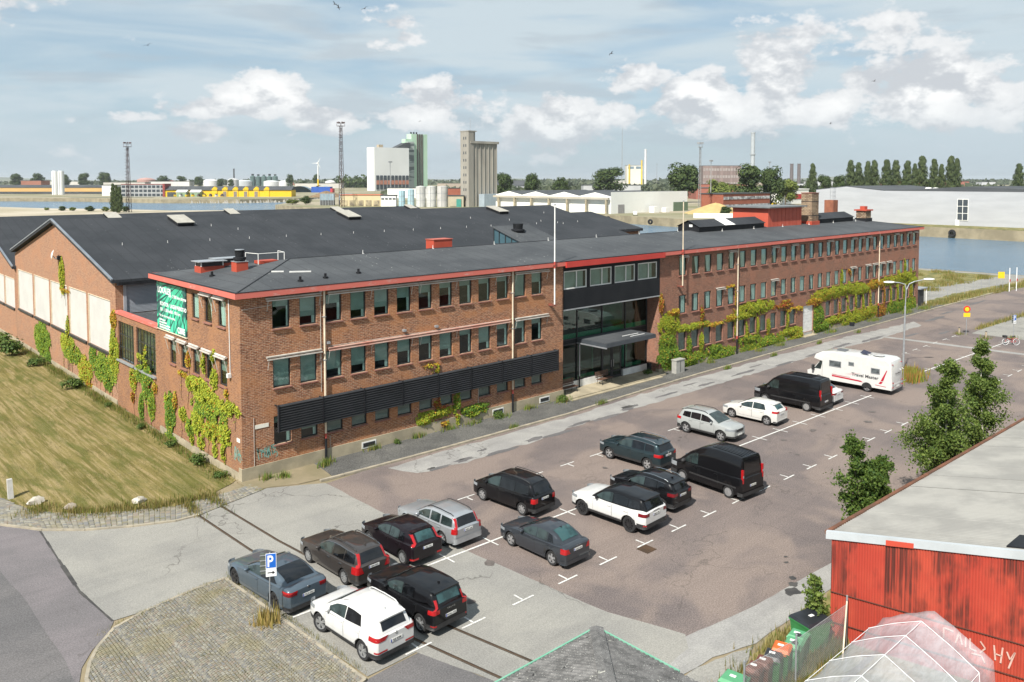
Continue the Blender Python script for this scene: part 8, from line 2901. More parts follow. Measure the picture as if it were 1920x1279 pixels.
def near_tree(label, x, y, h, lean, spread, n, leaf, bark, seed, cat='birch_tree', size=.085, crown0=.16, wind=(0, 0), stems=1, droop=.6):
 rr = random.Random(seed)
 t = thing(cat, label, 'tree', (x, y, 0))
 tr = MB()
 tips = []
 for sidx in range(stems):
  tl = Vector((lean[0] + rr.uniform(-.05, .05), lean[1] + rr.uniform(-.05, .05), 1)) if stems == 1 else Vector((lean[0] + (sidx - (stems - 1) / 2) * .16, lean[1] + rr.uniform(-.1, .1), 1))
  hh = h * (1 if sidx == 0 else rr.uniform(.74, .94))
  pts = []
  for i in range(9):
   f = i / 8
   pts.append(Vector((tl.x * hh * f + .12 * math.sin(f * 5 + seed), tl.y * hh * f + .1 * math.cos(f * 4 + seed), hh * f)))
  for i in range(8):
   tr.tube(pts[i], pts[i + 1], .012 * h * (1 - i / 8.6), 7, .012 * h * (1 - (i + 1) / 8.6))
  nb = int(30 / stems ** .5)
  for k in range(nb):
   f = crown0 + (0.98 - crown0) * (k + rr.random()) / nb
   i = min(7, int(f * 8))
   p = pts[i].lerp(pts[i + 1], f * 8 - i)
   az = k * 2.4 + rr.uniform(-.4, .4)
   prof = (1.02 - f) ** .85 * min(1, .45 + 1.6 * (f - crown0 + .08))
   ln = spread * (.08 + 1.3 * prof) * rr.uniform(.4, 1.25)
   d = Vector((math.cos(az) + wind[0], math.sin(az) + wind[1], .55 + .5 * f)).normalized()
   q = p + d * ln
   mid_ = p.lerp(q, .55) + Vector((0, 0, .06 * ln))
   tr.tube(p, mid_, .0045 * h * (1.1 - f), 5, .003 * h * (1.1 - f))
   tr.tube(mid_, q, .003 * h * (1.1 - f), 4, .001 * h)
   for j in range(5):
    g = .3 + .7 * j / 4
    c = p.lerp(q, g) + Vector((0, 0, .05 * ln * math.sin(g * 3)))
    tips.append((c, ln * (.14 + .12 * rr.random()) + .09))
  tips.append((pts[-1], .22))
 V, F = [], []
 per = max(6, n // len(tips))
 for c, r_ in tips:
  for i in range(int(per * rr.choice((.15, .5, 1.0, 1.5, 1.9)))):
   d = Vector((rr.gauss(0, 1), rr.gauss(0, 1), rr.gauss(0, .75)))
   p = c + d * r_ * .62 + Vector((wind[0], wind[1], 0)) * .12 - Vector((0, 0, abs(rr.gauss(0, .5)) * r_ * droop))
   leaf_quad(V, F, [], p, Vector((rr.gauss(0, 1), rr.gauss(0, 1), rr.gauss(.4, .8))), size * rr.uniform(.6, 1.35), None, rr)
 link('crown', tone_mesh('crown', V, F, None, leaf), t)
 tr.build('trunk', bark, t, smooth=60)
 return t

near_tree('left birch with slanting white stems behind the shed roof', 25.4, -28.05, 7.8, (-.03, .02), 1.95, 27000, LEAFB, WHITEBARK, 4, wind=(-.3, .2), stems=2, size=.062)
near_tree('right birch with a straight white stem behind the shed roof', 30.6, -28.1, 8.2, (-.02, 0), 1.6, 22000, LEAFB, WHITEBARK, 9, wind=(-.08, .1), stems=2, size=.062)
near_tree('bushy dark green tree in front of the shed eaves', 16.3, -28.15, 5.8, (-.01, 0), 1.35, 26000, leaf_mat('elm_leaf', c1=(0.035, 0.078, 0.016), c2=(0.13, 0.19, 0.035), trans=0.35), BARKT, 15, 'bushy_tree', size=.062, crown0=.03, stems=3, droop=-.3)
near_tree('small leafy sapling at the corner of the shed', 9.0, -29.35, 2.5, (0, 0), .5, 1300, LEAFB, BARKT, 21, 'sapling', size=.07, crown0=.05, stems=3)

def far_crown(seed, kind, n=900):
 """unit tree: height 1, width about 1; leaf clumps in lobes"""
 rr = random.Random(seed)
 V, F = [], []
 lobes = []
 if kind == 'round':
  for i in range(24):
   th = rr.uniform(0, 6.283)
   z = rr.uniform(.22, .86)
   r_ = .33 * math.sqrt(max(.05, 1 - ((z - .55) / .45) ** 2)) * rr.uniform(.35, 1)
   lobes.append((Vector((r_ * math.cos(th), r_ * math.sin(th), z)), rr.uniform(.12, .22), .9))
 else:
  for i in range(15):
   f = i / 14
   w = .34 * math.sin(math.pi * (.12 + .86 * f)) ** .7 * (1.1 - .55 * f)
   th = i * 2.4
   lobes.append((Vector((w * .55 * math.cos(th), w * .55 * math.sin(th), .1 + .84 * f)), .16 + w * .35, .42))
 for i in range(n):
  c, r_, zk = rr.choice(lobes)
  d = Vector((rr.gauss(0, 1), rr.gauss(0, 1), rr.gauss(0, 1))).normalized()
  q = rr.random() ** .35
  p = c + Vector((d.x * r_, d.y * r_, d.z * r_ * zk)) * q
  s = rr.uniform(.022, .042)
  leaf_quad(V, F, [], p, d + Vector((0, 0, .4)), s, None, rr)
 return V, F

FC = {}
for kind, mat in (('round', LEAFG), ('round_light', LEAFL), ('poplar', LEAFP)):
 for sd in range(3):
  V, F = far_crown(sd * 7 + len(kind), kind.split('_')[0], 3400)
  FC[kind, sd] = tone_mesh('crown', V, F, None, mat)
tk = MB()
tk.tube((0, 0, 0), (0, 0, .55), .022, 7, .012)
for k in range(5):
 tk.tube((0, 0, .25 + k * .06), (.16 * math.cos(k * 2.4), .16 * math.sin(k * 2.4), .5 + k * .06), .009, 5, .003)
TRUNK = tk.mesh('trunk', BARKT)

def far_tree(label, kind, x, y, z, h, w, seed, group):
 t = thing({'round': 'broadleaf_tree', 'round_light': 'broadleaf_tree', 'poplar': 'poplar_tree'}[kind], label, 'tree', (x, y, z), seed * 1.3, group)
 k = w / .86 if kind != 'poplar' else w / .55
 for nm, me in (('crown', FC[kind, seed % 3]), ('trunk', TRUNK)):
  o = link(nm, me, t)
  o.scale = (k, k, h)
 return t

# ---------------------------------------------------------------- the harbour beyond the basin
zB, zC = 1.1, 0.8
WHITEB = M('white_render', (0.78, 0.78, 0.74), (0.70, 0.70, 0.67), 0.05, 0.8)
GREYW = M('grey_sheet_cladding', (0.39, 0.40, 0.42), (0.35, 0.36, 0.38), 0.08, 0.6, stretch=(1, 1, 6))
DROOF = M('dark_far_roof', (0.045, 0.05, 0.055), (0.065, 0.07, 0.075), 0.05, 0.85)
DGLASS = M('dark_far_glass', (0.04, 0.05, 0.06), (0.06, 0.07, 0.08), 0.3, 0.25)
BRKF = M('far_red_brick', (0.26, 0.085, 0.05), (0.22, 0.07, 0.042), 0.2, 0.9)
GT = 'trees beyond the basin'

# white warehouse with a zigzag roof and crane columns
t = thing('white_warehouse', 'white warehouse with zigzag roof and concrete columns across the basin', 'warehouse')
x0, y0, z0 = 273.0, 207.0, zB
W1, W2 = 60.0, 81.0
h = 9.7
mb = MB()
mb.box(x0, y0, z0, x0 + W1, y0 + W2, z0 + h - 2.3, 0)
bay = W2 / 4
for k in range(4):
 ya_ = y0 + k * bay
 mb.prism([(x0, ya_, z0 + h - 2.3), (x0, ya_ + bay, z0 + h - 2.3), (x0, ya_ + bay, z0 + h - 1.7), (x0, ya_ + bay / 2, z0 + h + .2), (x0, ya_, z0 + h - 1.7)], (W1, 0, 0), 0)
mb.box(x0, y0 - .05, z0, x0 + W1, y0, z0 + h + .4)
mb.build('wall', WHITEB, t)
for k in range(4):
 ya_ = y0 + k * bay
 MB().prism([(x0 + .4, ya_, z0 + h - 1.68), (x0 + .4, ya_ + bay / 2, z0 + h + .24), (x0 + .4, ya_ + bay, z0 + h - 1.68), (x0 + .4, ya_ + bay, z0 + h - 1.5), (x0 + .4, ya_ + bay / 2, z0 + h + .45), (x0 + .4, ya_, z0 + h - 1.5)], (W1, 0, 0)).build('roof', DROOF, t)
for k in range(7):
 MB().box(x0 - 2.0, y0 + 1 + k * 12.6, z0, x0 - 1.2, y0 + 2 + k * 12.6, z0 + 6.6).build('column', CONC, t)
MB().box(x0 - 2.1, y0, z0 + 6.6, x0 - .9, y0 + W2, z0 + 7.6).build('crane_beam', M('beam_grey', (0.42, 0.38, 0.31), (0.36, 0.33, 0.27), .2, .8), t)
MB().box(x0 + 5, y0 - .2, z0, x0 + 9.5, y0 - .06, z0 + 4.2).build('door', M('roller_grey', (0.28, 0.27, 0.27), (0.24, 0.23, 0.23), 1, .6), t)
MB().box(x0 + 48, y0 - .3, z0, x0 + W1 + .2, y0 - .06, z0 + 4.6).build('green_door', M('moss_green', (0.12, 0.17, 0.11), (0.1, 0.145, 0.095), .5, .7), t)
mb = MB()
mb.box(x0 + 26, y0 - 5, z0, x0 + 30, y0 - 2, z0 + 3)
mb.box(x0 + 34, y0 - 6, z0, x0 + 37, y0 - 3.5, z0 + 2.2)
mb.build('annex', WHITEB, t)

# grey warehouse on the right
t = thing('grey_warehouse', 'long pale grey metal warehouse with one tall dark window', 'warehouse')
X = 287.0
mb = MB()
mb.box(X, -60, zB, X + 60, 87.5, 12.9)
mb.prism([(X, 87.5, zB), (X, 113.5, zB), (X, 113.5, 13.0), (X, 101.5, 14.35), (X, 87.5, 12.9)], (60, 0, 0))
mb.build('wall', GREYW, t)
mb = MB()
mb.prism([(X + .3, 87, 12.9), (X + .3, 101.5, 14.4), (X + .3, 114, 13.0), (X + .3, 114, 13.25), (X + .3, 101.5, 14.65), (X + .3, 87, 13.15)], (60, 0, 0))
mb.prism([(X + 1, -60, 12.95), (X + 1, 20, 12.95), (X + 1, 60, 14.6), (X + 1, 86.5, 12.95)], (55, 0, 0))
mb.build('roof', DROOF, t)
w = frame_mb(3.6, 7.4, .16, .2, bars_v=(1.8,), bars_h=(2.5, 4.95)).build('window', WHITEB, t, (X - .22, 61.8, 2.9), -math.pi / 2)
for a in range(2):
 for b in range(3):
  MB().box(.17 + a * 1.72, .06, .17 + b * 2.42, .17 + a * 1.72 + 1.54, .1, .17 + b * 2.42 + 2.24).build('pane', DGLASS, w)
MB().box(X - .3, 61.0, zB, X - .01, 62.2, zB + 2.0).build('door', WHITEB, t)
for k in range(8):
 MB().lathe([(1.3, 0), (1.0, .5), (0, .7)], 10, c=(X + 8 + (k % 3) * 12, 30 + k * 7, 13.0 + (0.5 if k > 3 else 0))).build('roof_dome', WHITEB, t)

# mill with green tower
t = thing('grain_mill', 'white windowless mill block with a tall pale green tower', 'mill')
WHM = M('mill_white', (0.66, 0.67, 0.66), (0.60, 0.61, 0.60), 0.02, 0.8)
MB().box(626, 949, zB, 686, 968, zB + 62).build('wall', WHM, t)
for k in range(9):
 mb = MB().box(629 + k * 6.4, 948.4, zB + 2, 633.6 + k * 6.4, 948.9, zB + 22, 0)
 p = mb.build('window', DGLASS, t)
 MB().box(629 + k * 6.4, 948.0, zB + 9, 633.6 + k * 6.4, 948.38, zB + 15, 0).build('spandrel', M('salmon_spandrel', (0.42, 0.18, 0.12), (0.36, 0.16, 0.11), .1, .8), p)
MB().box(636, 952, zB + 62, 643, 958, zB + 66).build('roof_box', M('tan_box', (0.38, 0.31, 0.22), (0.3, 0.25, 0.18), .3, .8), t)
MB().prism([(664, 951, zB + 62), (690, 951, zB + 62), (690, 951, zB + 70), (682, 951, zB + 70)], (0, 12, 0)).build('roof_annex', DROOF, t)
MB().box(688, 955, zB, 699.5, 968, zB + 72).build('stair_block', M('mill_banded_glass', (0.10, 0.12, 0.12), (0.34, 0.38, 0.36), .12, .6, stretch=(.1, .1, 1), lo=.48, hi=.52), t)  # glass block in irregular level bands of dark and paler grey-green
MINTT = M('tower_mint', (0.42, 0.58, 0.44), (0.38, 0.54, 0.405), 0.02, 0.8)
mb = MB()
mb.box(699, 961, zB, 728.5, 973, zB + 84)
mb.box(686.5, 958, zB + 60, 699.5, 968, zB + 76)
mb.build('tower', MINTT, t)
for k in range(3):
 MB().box(709 + k * 4.0, 960.2, zB, 711.4 + k * 4.0, 960.9, zB + 84).build('window_strip', M('strip_brown', (0.07, 0.055, 0.05), (0.10, 0.08, 0.07), .3, .6), t)
mb = MB()
for k in range(3):
 mb.cyl(702 + k * 5, 966, zB + 84, zB + 87, 1.2, 8)
mb.build('roof_vent', BLACKP, t)
mb = MB()
mb.tube((640, 930, zB), (640, 930, zB + 42), .5, 5)
mb.box(637, 929, zB + 40, 643, 931, zB + 42)
tag(mb.build('lamp_mast', M('mast_grey', (0.28, 0.29, 0.3), (0.22, 0.23, 0.24), .5, .6)), 'thin lamp mast in front of the white mill', 'mast')

# concrete silo
CONS = M('silo_concrete', (0.335, 0.315, 0.27), (0.245, 0.23, 0.20), 0.12, 0.95, stretch=(1, 1, .25), detail=9)
t = thing('concrete_silo', 'tall weathered concrete silo with ribbed front and stair tower', 'silo')
MB().box(289, 328, zB, 309, 335, zB + 38).build('shaft', CONS, t)
MB().box(288, 327, zB + 37.2, 310, 335.4, zB + 38.6).build('cornice', CONS, t)
for k in range(7):
 MB().box(289.2 + k * 3.2, 327.6, zB, 289.7 + k * 3.2, 328, zB + 37.2).build('rib', CONS, t)
MB().box(286.6, 327.4, zB, 290.4, 335.0, zB + 44).build('stair_tower', CONS, t)
MB().box(286.4, 327.2, zB + 44, 292.6, 335.2, zB + 44.6).build('tower_cap', CONS, t)
MB().box(290.4, 328.4, zB + 38.6, 292.4, 334.5, zB + 44).build('lift_house', CONS, t)
for k in range(9):
 for s in (0, 1):
  MB().box(286.5, 329.6 + s * 1.9, zB + 5 + k * 4.3, 286.62, 330.3 + s * 1.9, zB + 6.6 + k * 4.3).build('window', DGLASS, t)
MB().tube((290, 330, zB + 44), (290, 330, zB + 52), .12, 5).build('aerial', GALV, t)
mb = MB()
mb.box(294, 322, zB, 309, 327, zB + 7.5)
mb.build('annex', M('pale_blue_shed', (0.32, 0.38, 0.42), (0.28, 0.33, 0.37), .3, .6), t)

# storage tanks
for i, (x, y, r, h, c, lab) in enumerate(((257.5, 353.5, 1.9, 9.4, (0.34, 0.50, 0.56), 'slim pale blue tank at the left of the tank row'), (261.5, 350, 2.0, 10.2, (0.38, 0.53, 0.58), 'second slim pale blue tank'), (266, 346.5, 2.9, 11.9, (0.50, 0.50, 0.48), 'left of the three big off-white tanks'), (270.6, 342.5, 2.9, 11.9, (0.52, 0.52, 0.50), 'middle of the three big off-white tanks'), (275.6, 338.3, 3.2, 11.9, (0.46, 0.45, 0.43), 'right of the three big off-white tanks'))):
 t = thing('storage_tank', lab, 'tank', (x, y, zB), 0, 'tanks by the silo')
 m = M('tank_paint_%d' % i, c, tuple(q * .8 for q in c), .25, .6)
 MB().cyl(0, 0, 0, h, r, 24).build('shell', m, t, smooth=40)
 MB().lathe([(r, h), (0, h + .5)], 24).build('roof', m, t)
 mb = MB()
 for z in (.33 * h, .66 * h):
  mb.lathe([(r + .04, z), (r + .06, z + .1), (r + .04, z + .2)], 24)
 mb.build('band', GALV, t)
 MB().tube((-r * .75, -r * .75, 0), (-r * .75, -r * .75, h), .09, 5).build('ladder', GALV, t)

def block(name, label, cat, x, y, z, w, d, h, mat, roofm=None, win=None, pitched=0.0, rz=R(-42.5), base=None):
 """far building with its long side turned across the view"""
 t = thing(name, label, cat, (x, y, z), rz)
 MB().box(-w / 2, 0, 0, w / 2, d, h).build('wall', mat, t)
 if pitched:
  MB().prism([(-w / 2 - .5, -.5, h), (-w / 2 - .5, d + .5, h), (-w / 2 - .5, d / 2, h + pitched)], (w + 1, 0, 0)).build('roof', roofm or DROOF, t)
 else:
  MB().box(-w / 2 - .3, -.3, h, w / 2 + .3, d + .3, h + .5).build('roof', roofm or DROOF, t)
 if win:
  n, rows, zw, hw_, m = win
  for r in range(rows):
   for k in range(n):
    a = -w / 2 + w * (k + .14) / n
    MB().box(a, -.25, zw + r * (h / rows), a + w / n * .72, -.02, zw + hw_ + r * (h / rows)).build('window', m, t)
 return t

block('brick_office', 'low red brick office with two window bands across the basin', 'building', 372, 196, zB, 46, 14, 8.3, BRKF, None, (24, 2, 1.4, 1.5, M('pale_window', (0.42, 0.45, 0.46), (0.10, 0.11, 0.12), .6, .4)), rz=0)
block('striped_shed', 'white shed with a broad red stripe beyond the sand yard', 'shed', 485, 229, zB, 34, 20, 9.4, WHITEB, WHITEB, (1, 1, 3.2, 3.2, M('stripe_red', (0.42, 0.03, 0.03), (0.38, 0.03, 0.03), .2, .6)), rz=0)
block('power_block', 'large brown ribbed industrial block beyond the trees', 'building', 1612, 1021, zB, 88, 40, 48, M('brown_ribs', (0.23, 0.17, 0.155), (0.15, 0.11, 0.10), .12, .9, stretch=(1, 1, .05)), None, (14, 3, 4, 6, M('grey_rib', (0.32, 0.28, 0.26), (0.24, 0.21, 0.2), .2, .8)))
block('power_station', 'white and yellow power station block behind the big tree', 'building', 1115, 874, zB, 28, 25, 41, M('station_white', (0.60, 0.58, 0.52), (0.55, 0.53, 0.48), .05, .8), M('station_band', (0.16, 0.22, 0.27), (0.13, 0.18, 0.22), .1, .6), (2, 1, 35, 4, MATS['station_band']))
for x, y, r, z1, c, lab in ((1663, 974, 5.2, 122, (0.36, 0.39, 0.41), 'tall pale grey chimney above the trees'), (2047, 1087, 5.0, 58, (0.12, 0.10, 0.10), 'left of the twin dark chimneys'), (2062, 1074, 5.0, 58, (0.12, 0.10, 0.10), 'right of the twin dark chimneys'), (1124, 866, 1.5, 49, (0.62, 0.45, 0.06), 'slim yellow stack of the power station'), (1107, 880, 1.3, 42, (0.62, 0.45, 0.06), 'shorter yellow stack left on the power station'), (1128, 861, 2.2, 68, (0.58, 0.59, 0.60), 'slim white stack beside the lamp mast'), (870, 1968, 2.0, 43, (0.05, 0.05, 0.055), 'thin black chimney on the far shore')):
 t = thing('chimney', lab, 'chimney', (x, y, zB), 0, 'far chimneys')
 m = M('stack_%d' % int(c[0] * 1000 + z1), c, tuple(q * .85 for q in c), .2, .8)
 MB().cyl(0, 0, 0, z1, r, 14, r * .88).build('shaft', m, t, smooth=40)
 MB().cyl(0, 0, z1, z1 + z1 * .02, r * 1.02, 14).build('rim', m, t)
 if r > 5.1:
  MB().cyl(0, 0, z1 * .6, z1 * .62, r * 1.3, 14).build('gallery', m, t)

def lattice(name, label, x, y, z, h, w, mat, top=True):
 t = thing(name, label, 'mast', (x, y, z), 0.3)
 mb = MB()
 n = max(6, int(h / (w * 1.6)))
 k1 = .45
 cor = lambda f: [Vector((sx * w / 2 * (1 - (1 - k1) * f), sy * w / 2 * (1 - (1 - k1) * f), h * f)) for sx, sy in ((-1, -1), (1, -1), (1, 1), (-1, 1))]
 r_ = w * .055
 for i in range(n):
  a, b = cor(i / n), cor((i + 1) / n)
  for k in range(4):
   mb.tube(a[k], b[k], r_, 4)
   mb.tube(a[k], b[(k + 1) % 4], r_ * .7, 3)
   mb.tube(b[k], b[(k + 1) % 4], r_ * .6, 3)
 mb.build('lattice', mat, t)
 if top:
  MB().box(-w * .75, -w * .75, h, w * .75, w * .75, h + .25).build('platform', mat, t)
  mb = MB()
  for sx, sy in ((-1, -1), (1, -1), (1, 1), (-1, 1)):
   mb.tube((sx * w * .7, sy * w * .7, h), (sx * w * .7, sy * w * .7, h + 1.6), r_ * .7, 4)
   mb.tube((sx * w * .7, sy * w * .7, h + 1.6), (-sy * w * .7, sx * w * .7, h + 1.6), r_ * .7, 4)
  mb.build('railing', mat, t)
  for k in range(6):
   MB().box(-.55, -.2, 0, .55, .25, .6).build('floodlight', mat, t, (math.cos(k * 1.05) * w * .8, math.sin(k * 1.05) * w * .8, h + 1.9), k * 1.05)
 mb = MB()
 for k in range(int(h / 1.6)):
  mb.box(-w * .5 - .9, -.1, 2 + k * 1.6, -w * .25, .1, 2.12 + k * 1.6)
 mb.build('ladder_cage', mat, t)
 return t

MASTB = M('brown_lattice', (0.085, 0.048, 0.042), (0.065, 0.04, 0.036), .3, .8)
MASTG = M('grey_lattice', (0.30, 0.30, 0.30), (0.22, 0.22, 0.22), .3, .7)
lattice('floodlight_mast', 'tall brown lattice floodlight mast left of the mill', 232, 378, zB, 47.0, 2.3, MASTB)
lattice('floodlight_mast', 'brown lattice floodlight mast on the sandy shore at the left', 123, 408, 0, 34.0, 1.9, MASTB)
lattice('floodlight_mast', 'grey lattice lamp mast in front of the white warehouse', 328, 196, zB, 32.0, 1.3, MASTG)
for x, y, h, lab in ((1098, 889, 107, 'thin tall radio mast behind the white warehouse'), (1021, 754, 40, 'thin grey mast right of the power station'), (351, 205, 25.5, 'thin lamp mast by the brick office'), (510, 263, 28, 'thin lamp mast at the right of the dark trees'), (560, 640, 33, 'thin lamp mast between the silo and the round tree')):
 t = thing('lamp_mast', lab, 'mast', (x, y, zB), 0, 'thin far masts')
 MB().tube((0, 0, 0), (0, 0, h), .004 * h + .22, 5, .1 + .0018 * h).build('pole', MASTG, t)
 if h < 100:
  MB().box(-1.2, -.4, h, 1.2, .4, h + .7).build('lamp_head', MASTG, t)

# trees on the opposite quay
for i, (x, y, h, w, kind, lab) in enumerate(((449, 477, 22, 18, 'round', 'tree half hidden behind the concrete silo'), (467, 461, 22, 17, 'round', 'tree just right of the concrete silo'), (515, 474, 19, 16, 'round', 'small tree left of the big round one'), (583, 477, 28, 34, 'round', 'big round dark tree behind the white warehouse'), (454, 296, 28, 27, 'round', 'large dark tree at the end of the white warehouse'), (436, 254, 17.5, 22, 'round_light', 'light green tree behind the brick office'), (392, 206, 25, 19, 'round', 'tall dark double tree beside the brick office'), (408, 203, 24, 16, 'round', 'right half of the dark double tree'), (459, 222, 18, 16, 'round_light', 'light green tree left of the striped shed'))):
 far_tree(lab, kind, x, y, zB, h, w, i, GT)
POP = [(590, 272, 26.4, 5.4), (612, 252, 28.9, 6.2), (617, 248, 27.2, 6.3), (622, 243, 28.1, 5.4), (627, 240, 28.9, 6.2), (633, 233, 29.3, 7.1), (638, 228, 28.9, 6.5), (645, 222, 28.5, 6.7), (649, 218, 26.4, 4.6), (653, 214, 31.8, 7.5), (661, 208, 29.8, 6.1), (665, 204, 26.0, 4.8), (670, 199, 31.8, 7.0), (674, 196, 30.2, 5.6), (710, 163, 26.4, 6.7)]
names = ['single poplar left of the poplar row', 'first poplar of the row behind the grey warehouse', 'second poplar of the row', 'third poplar of the row', 'fourth poplar of the row', 'fifth poplar of the row', 'sixth poplar of the row', 'seventh poplar of the row', 'slim eighth poplar of the row', 'tallest poplar in the middle of the row', 'tenth poplar of the row', 'slim poplar beside the tenth', 'second tallest poplar near the row end', 'last poplar of the row', 'poplar at the right picture edge']
for i, (x, y, h, w) in enumerate(POP):
 far_tree(names[i], 'poplar', x, y, zB, h * 1.08, w * 1.05, i, 'row of poplars')
for i, (x, y, h, w) in enumerate(((598, 266, 20, 13), (606, 258, 20, 13), (592, 275, 18, 12), (643, 223, 17, 9), (657, 211, 17, 9), (626, 244, 14, 9))):
 far_tree(('left', 'middle', 'far left', 'fourth', 'fifth', 'sixth')[i] + ' bushy tree under the poplars', 'round', x, y, zB, h, w, i, 'bushy trees under the poplars')
# sand heap and yard things
def heap(name, label, x, y, z, rx, ry, h, mat, seed=0):
 rr = random.Random(seed)
 mb = MB()
 rows = []
 for i in range(9):
  f = i / 8
  rows.append([(x + rx * f * math.cos(2 * math.pi * j / 24) * (1 + .12 * math.sin(j * 1.7 + seed)), y + ry * f * math.sin(2 * math.pi * j / 24) * (1 + .12 * math.sin(j * 1.7 + seed)), z + h * (1 - f) ** 1.0 * (1 + .05 * math.sin(j * 2 + i)) if i else z + h * .98) for j in range(25)])
 mb.grid(rows, flip=True)
 return tag(mb.build(name, mat, smooth=60), label, 'heap')

heap('sand_heap', 'broad heap of yellow sand in the yard across the basin', 318, 180, zB, 20, 11, 5.0, M('yellow_sand', (0.44, 0.33, 0.14), (0.38, 0.28, 0.12), .3, .95))
heap('gravel_heap', 'pale gravel heap at the left edge of the sandy shore', 66, 505, 0, 16, 11, 4.5, SANDG, 3)
heap('brush_heap', 'brown brushwood heap at the end of the yellow sheds', 372, 640, zC, 20, 10, 6, M('brushwood', (0.22, 0.15, 0.085), (0.15, 0.1, 0.06), .5, .95), 5)
tag(MB().box(-8.5, -.3, 0, 8.5, .3, 2.0).build('yard_wall', WHITEB, None, (272, 150, zB), R(-55)), 'low white yard wall on the opposite quay', 'wall')
far_tree('small dark bush by the white yard wall', 'round', 279, 149, zB, 5, 6, 1, GT)
t = thing('delivery_van', 'small white van parked on the opposite quay', 'van', (268.5, 189, zB), R(130))
MB().prism([(-.85, -2.0, .35), (-.85, 2.0, .35), (-.85, 2.0, .95), (-.85, 1.2, 1.1), (-.85, .6, 1.75), (-.85, -2.0, 1.85)], (1.7, 0, 0)).build('body', P_WHITE, t)
MB().box(-.87, .1, 1.15, .87, .75, 1.6).build('window', DGLASS, t)
for sx in (-.8, .8):
 for sy in (-1.3, 1.3):
  MB().lathe([(.32, -.1), (.32, .1), (0, .1)], 12, axis='x').build('wheel', RUBBER, t, (sx, sy, .32))
for i, (x, y, rz, lab) in enumerate(((428, 214, .4, 'yellow wheel loader left in the sand yard'), (480, 208, 1.2, 'yellow wheel loader right in the sand yard'))):
 t = thing('wheel_loader', lab, 'loader', (x, y, zB), rz, 'wheel loaders')
 MB().box(-1.3, -3, .9, 1.3, 2.2, 2.2).build('body', MATS['signal_yellow'], t)
 MB().box(-.9, -.8, 2.2, .9, 1.0, 3.6).build('cab', DGLASS, t)
 MB().prism([(-1.5, 3.2, .3), (-1.5, 4.6, .2), (-1.5, 4.2, 1.6), (-1.5, 3.2, 1.5)], (3, 0, 0)).build('bucket', MATS['signal_yellow'], t)
 for sx in (-1.3, 1.3):
  for sy in (-1.9, 1.6):
   MB().lathe([(.8, -.3), (.8, .3), (0, .3)], 12, axis='x').build('wheel', RUBBER, t, (sx, sy, .8))
# tyre fenders on the quay wall
for i, (x, y) in enumerate(((271.0, 57.5), (263.5, 200.0), (255.5, 170.0))):
 tag(MB().lathe([(.55, -.35), (1.1, -.35), (1.2, 0), (1.1, .35), (.55, .35)], 14, axis='x', c=(x - .5, y, -.6)).build('quay_fender', RUBBER, smooth=50), ('black tyre fender below the grey warehouse', 'black tyre fender below the white van', 'black tyre fender near the basin corner')[i], 'fender', 'fenders on the far quay')
# pale lime streaks on the quay wall top
# buildings between the mill and the silo
block('low_orange_building', 'low cream building with an orange roof edge left of the tanks', 'building', 246, 380, zB, 24, 9, 6.6, M('cream_wall', (0.55, 0.46, 0.28), (0.5, 0.42, 0.26), .2, .8), M('orange_edge', (0.48, 0.15, 0.08), (0.42, 0.13, 0.07), .3, .8), (5, 1, .4, 3.2, M('cream_door', (0.45, 0.38, 0.24), (0.06, 0.05, 0.05), .15, .8)))
block('white_hut', 'white flat building with small dark windows beside the blue tanks', 'building', 256.5, 366, zB, 9, 6, 6.4, WHITEB, None, (4, 1, 4.2, .8, DGLASS))
block('beige_hut', 'beige building with a green door beside the silo', 'building', 281, 332.5, zB, 9, 6, 6.4, M('beige_wall', (0.40, 0.36, 0.26), (0.35, 0.31, 0.23), .3, .85), None, (1, 1, .2, .1, DGLASS))
tag(MB().box(-1.4, 0, 0, 1.4, .3, 4.6).build('green_door', M('teal_door', (0.05, 0.25, 0.20), (0.045, 0.22, 0.18), .5, .6), None, (282, 331, zB), R(-42.5)), 'teal green double door of the beige building', 'door')
block('brick_store', 'red brick store behind the beige building', 'building', 418, 505, zB, 18, 10, 8.5, BRKF, None)
block('low_white_store', 'low white store with dark roof in front of the mill tower', 'building', 400, 545, zB, 40, 14, 8.5, WHITEB, None)
block('sloped_roof_store', 'grey store with white gable right of the mill tower', 'building', 600, 640, zB, 40, 16, 9, M('grey_store_wall', (0.38, 0.39, 0.4), (0.33, 0.34, 0.35), .2, .8), None, pitched=6)
for i, (x, y, lab) in enumerate(((240, 409, 'left glazed container on the pier head'), (248.5, 401, 'right glazed container on the pier head'))):
 t = thing('glazed_container', lab, 'container', (x, y, zB), R(-42.5), 'glazed containers on the pier')
 MB().box(-4.2, 0, 0, 4.2, 4, 3.2).build('base', M('dark_base', (0.06, 0.065, 0.065), (0.1, 0.1, 0.1), .5, .7), t)
 MB().box(-4.2, 0, 3.2, 4.2, 4, 7.2).build('glass', M('pale_blue_glass', (0.26, 0.34, 0.39), (0.2, 0.27, 0.32), .4, .3), t)
 mb = MB()
 for k in range(6):
  mb.box(-4.25 + k * 1.68, -.15, 0, -4.05 + k * 1.68, -.01, 7.3)
 mb.build('frame', GALV, t)
far_tree('dark bush at the tip of the pier', 'round', 236, 428, zB, 6, 7, 2, GT)
far_tree('yellowish bush on the pier tip', 'round_light', 231, 436, zB, 3.5, 9, 1, GT)

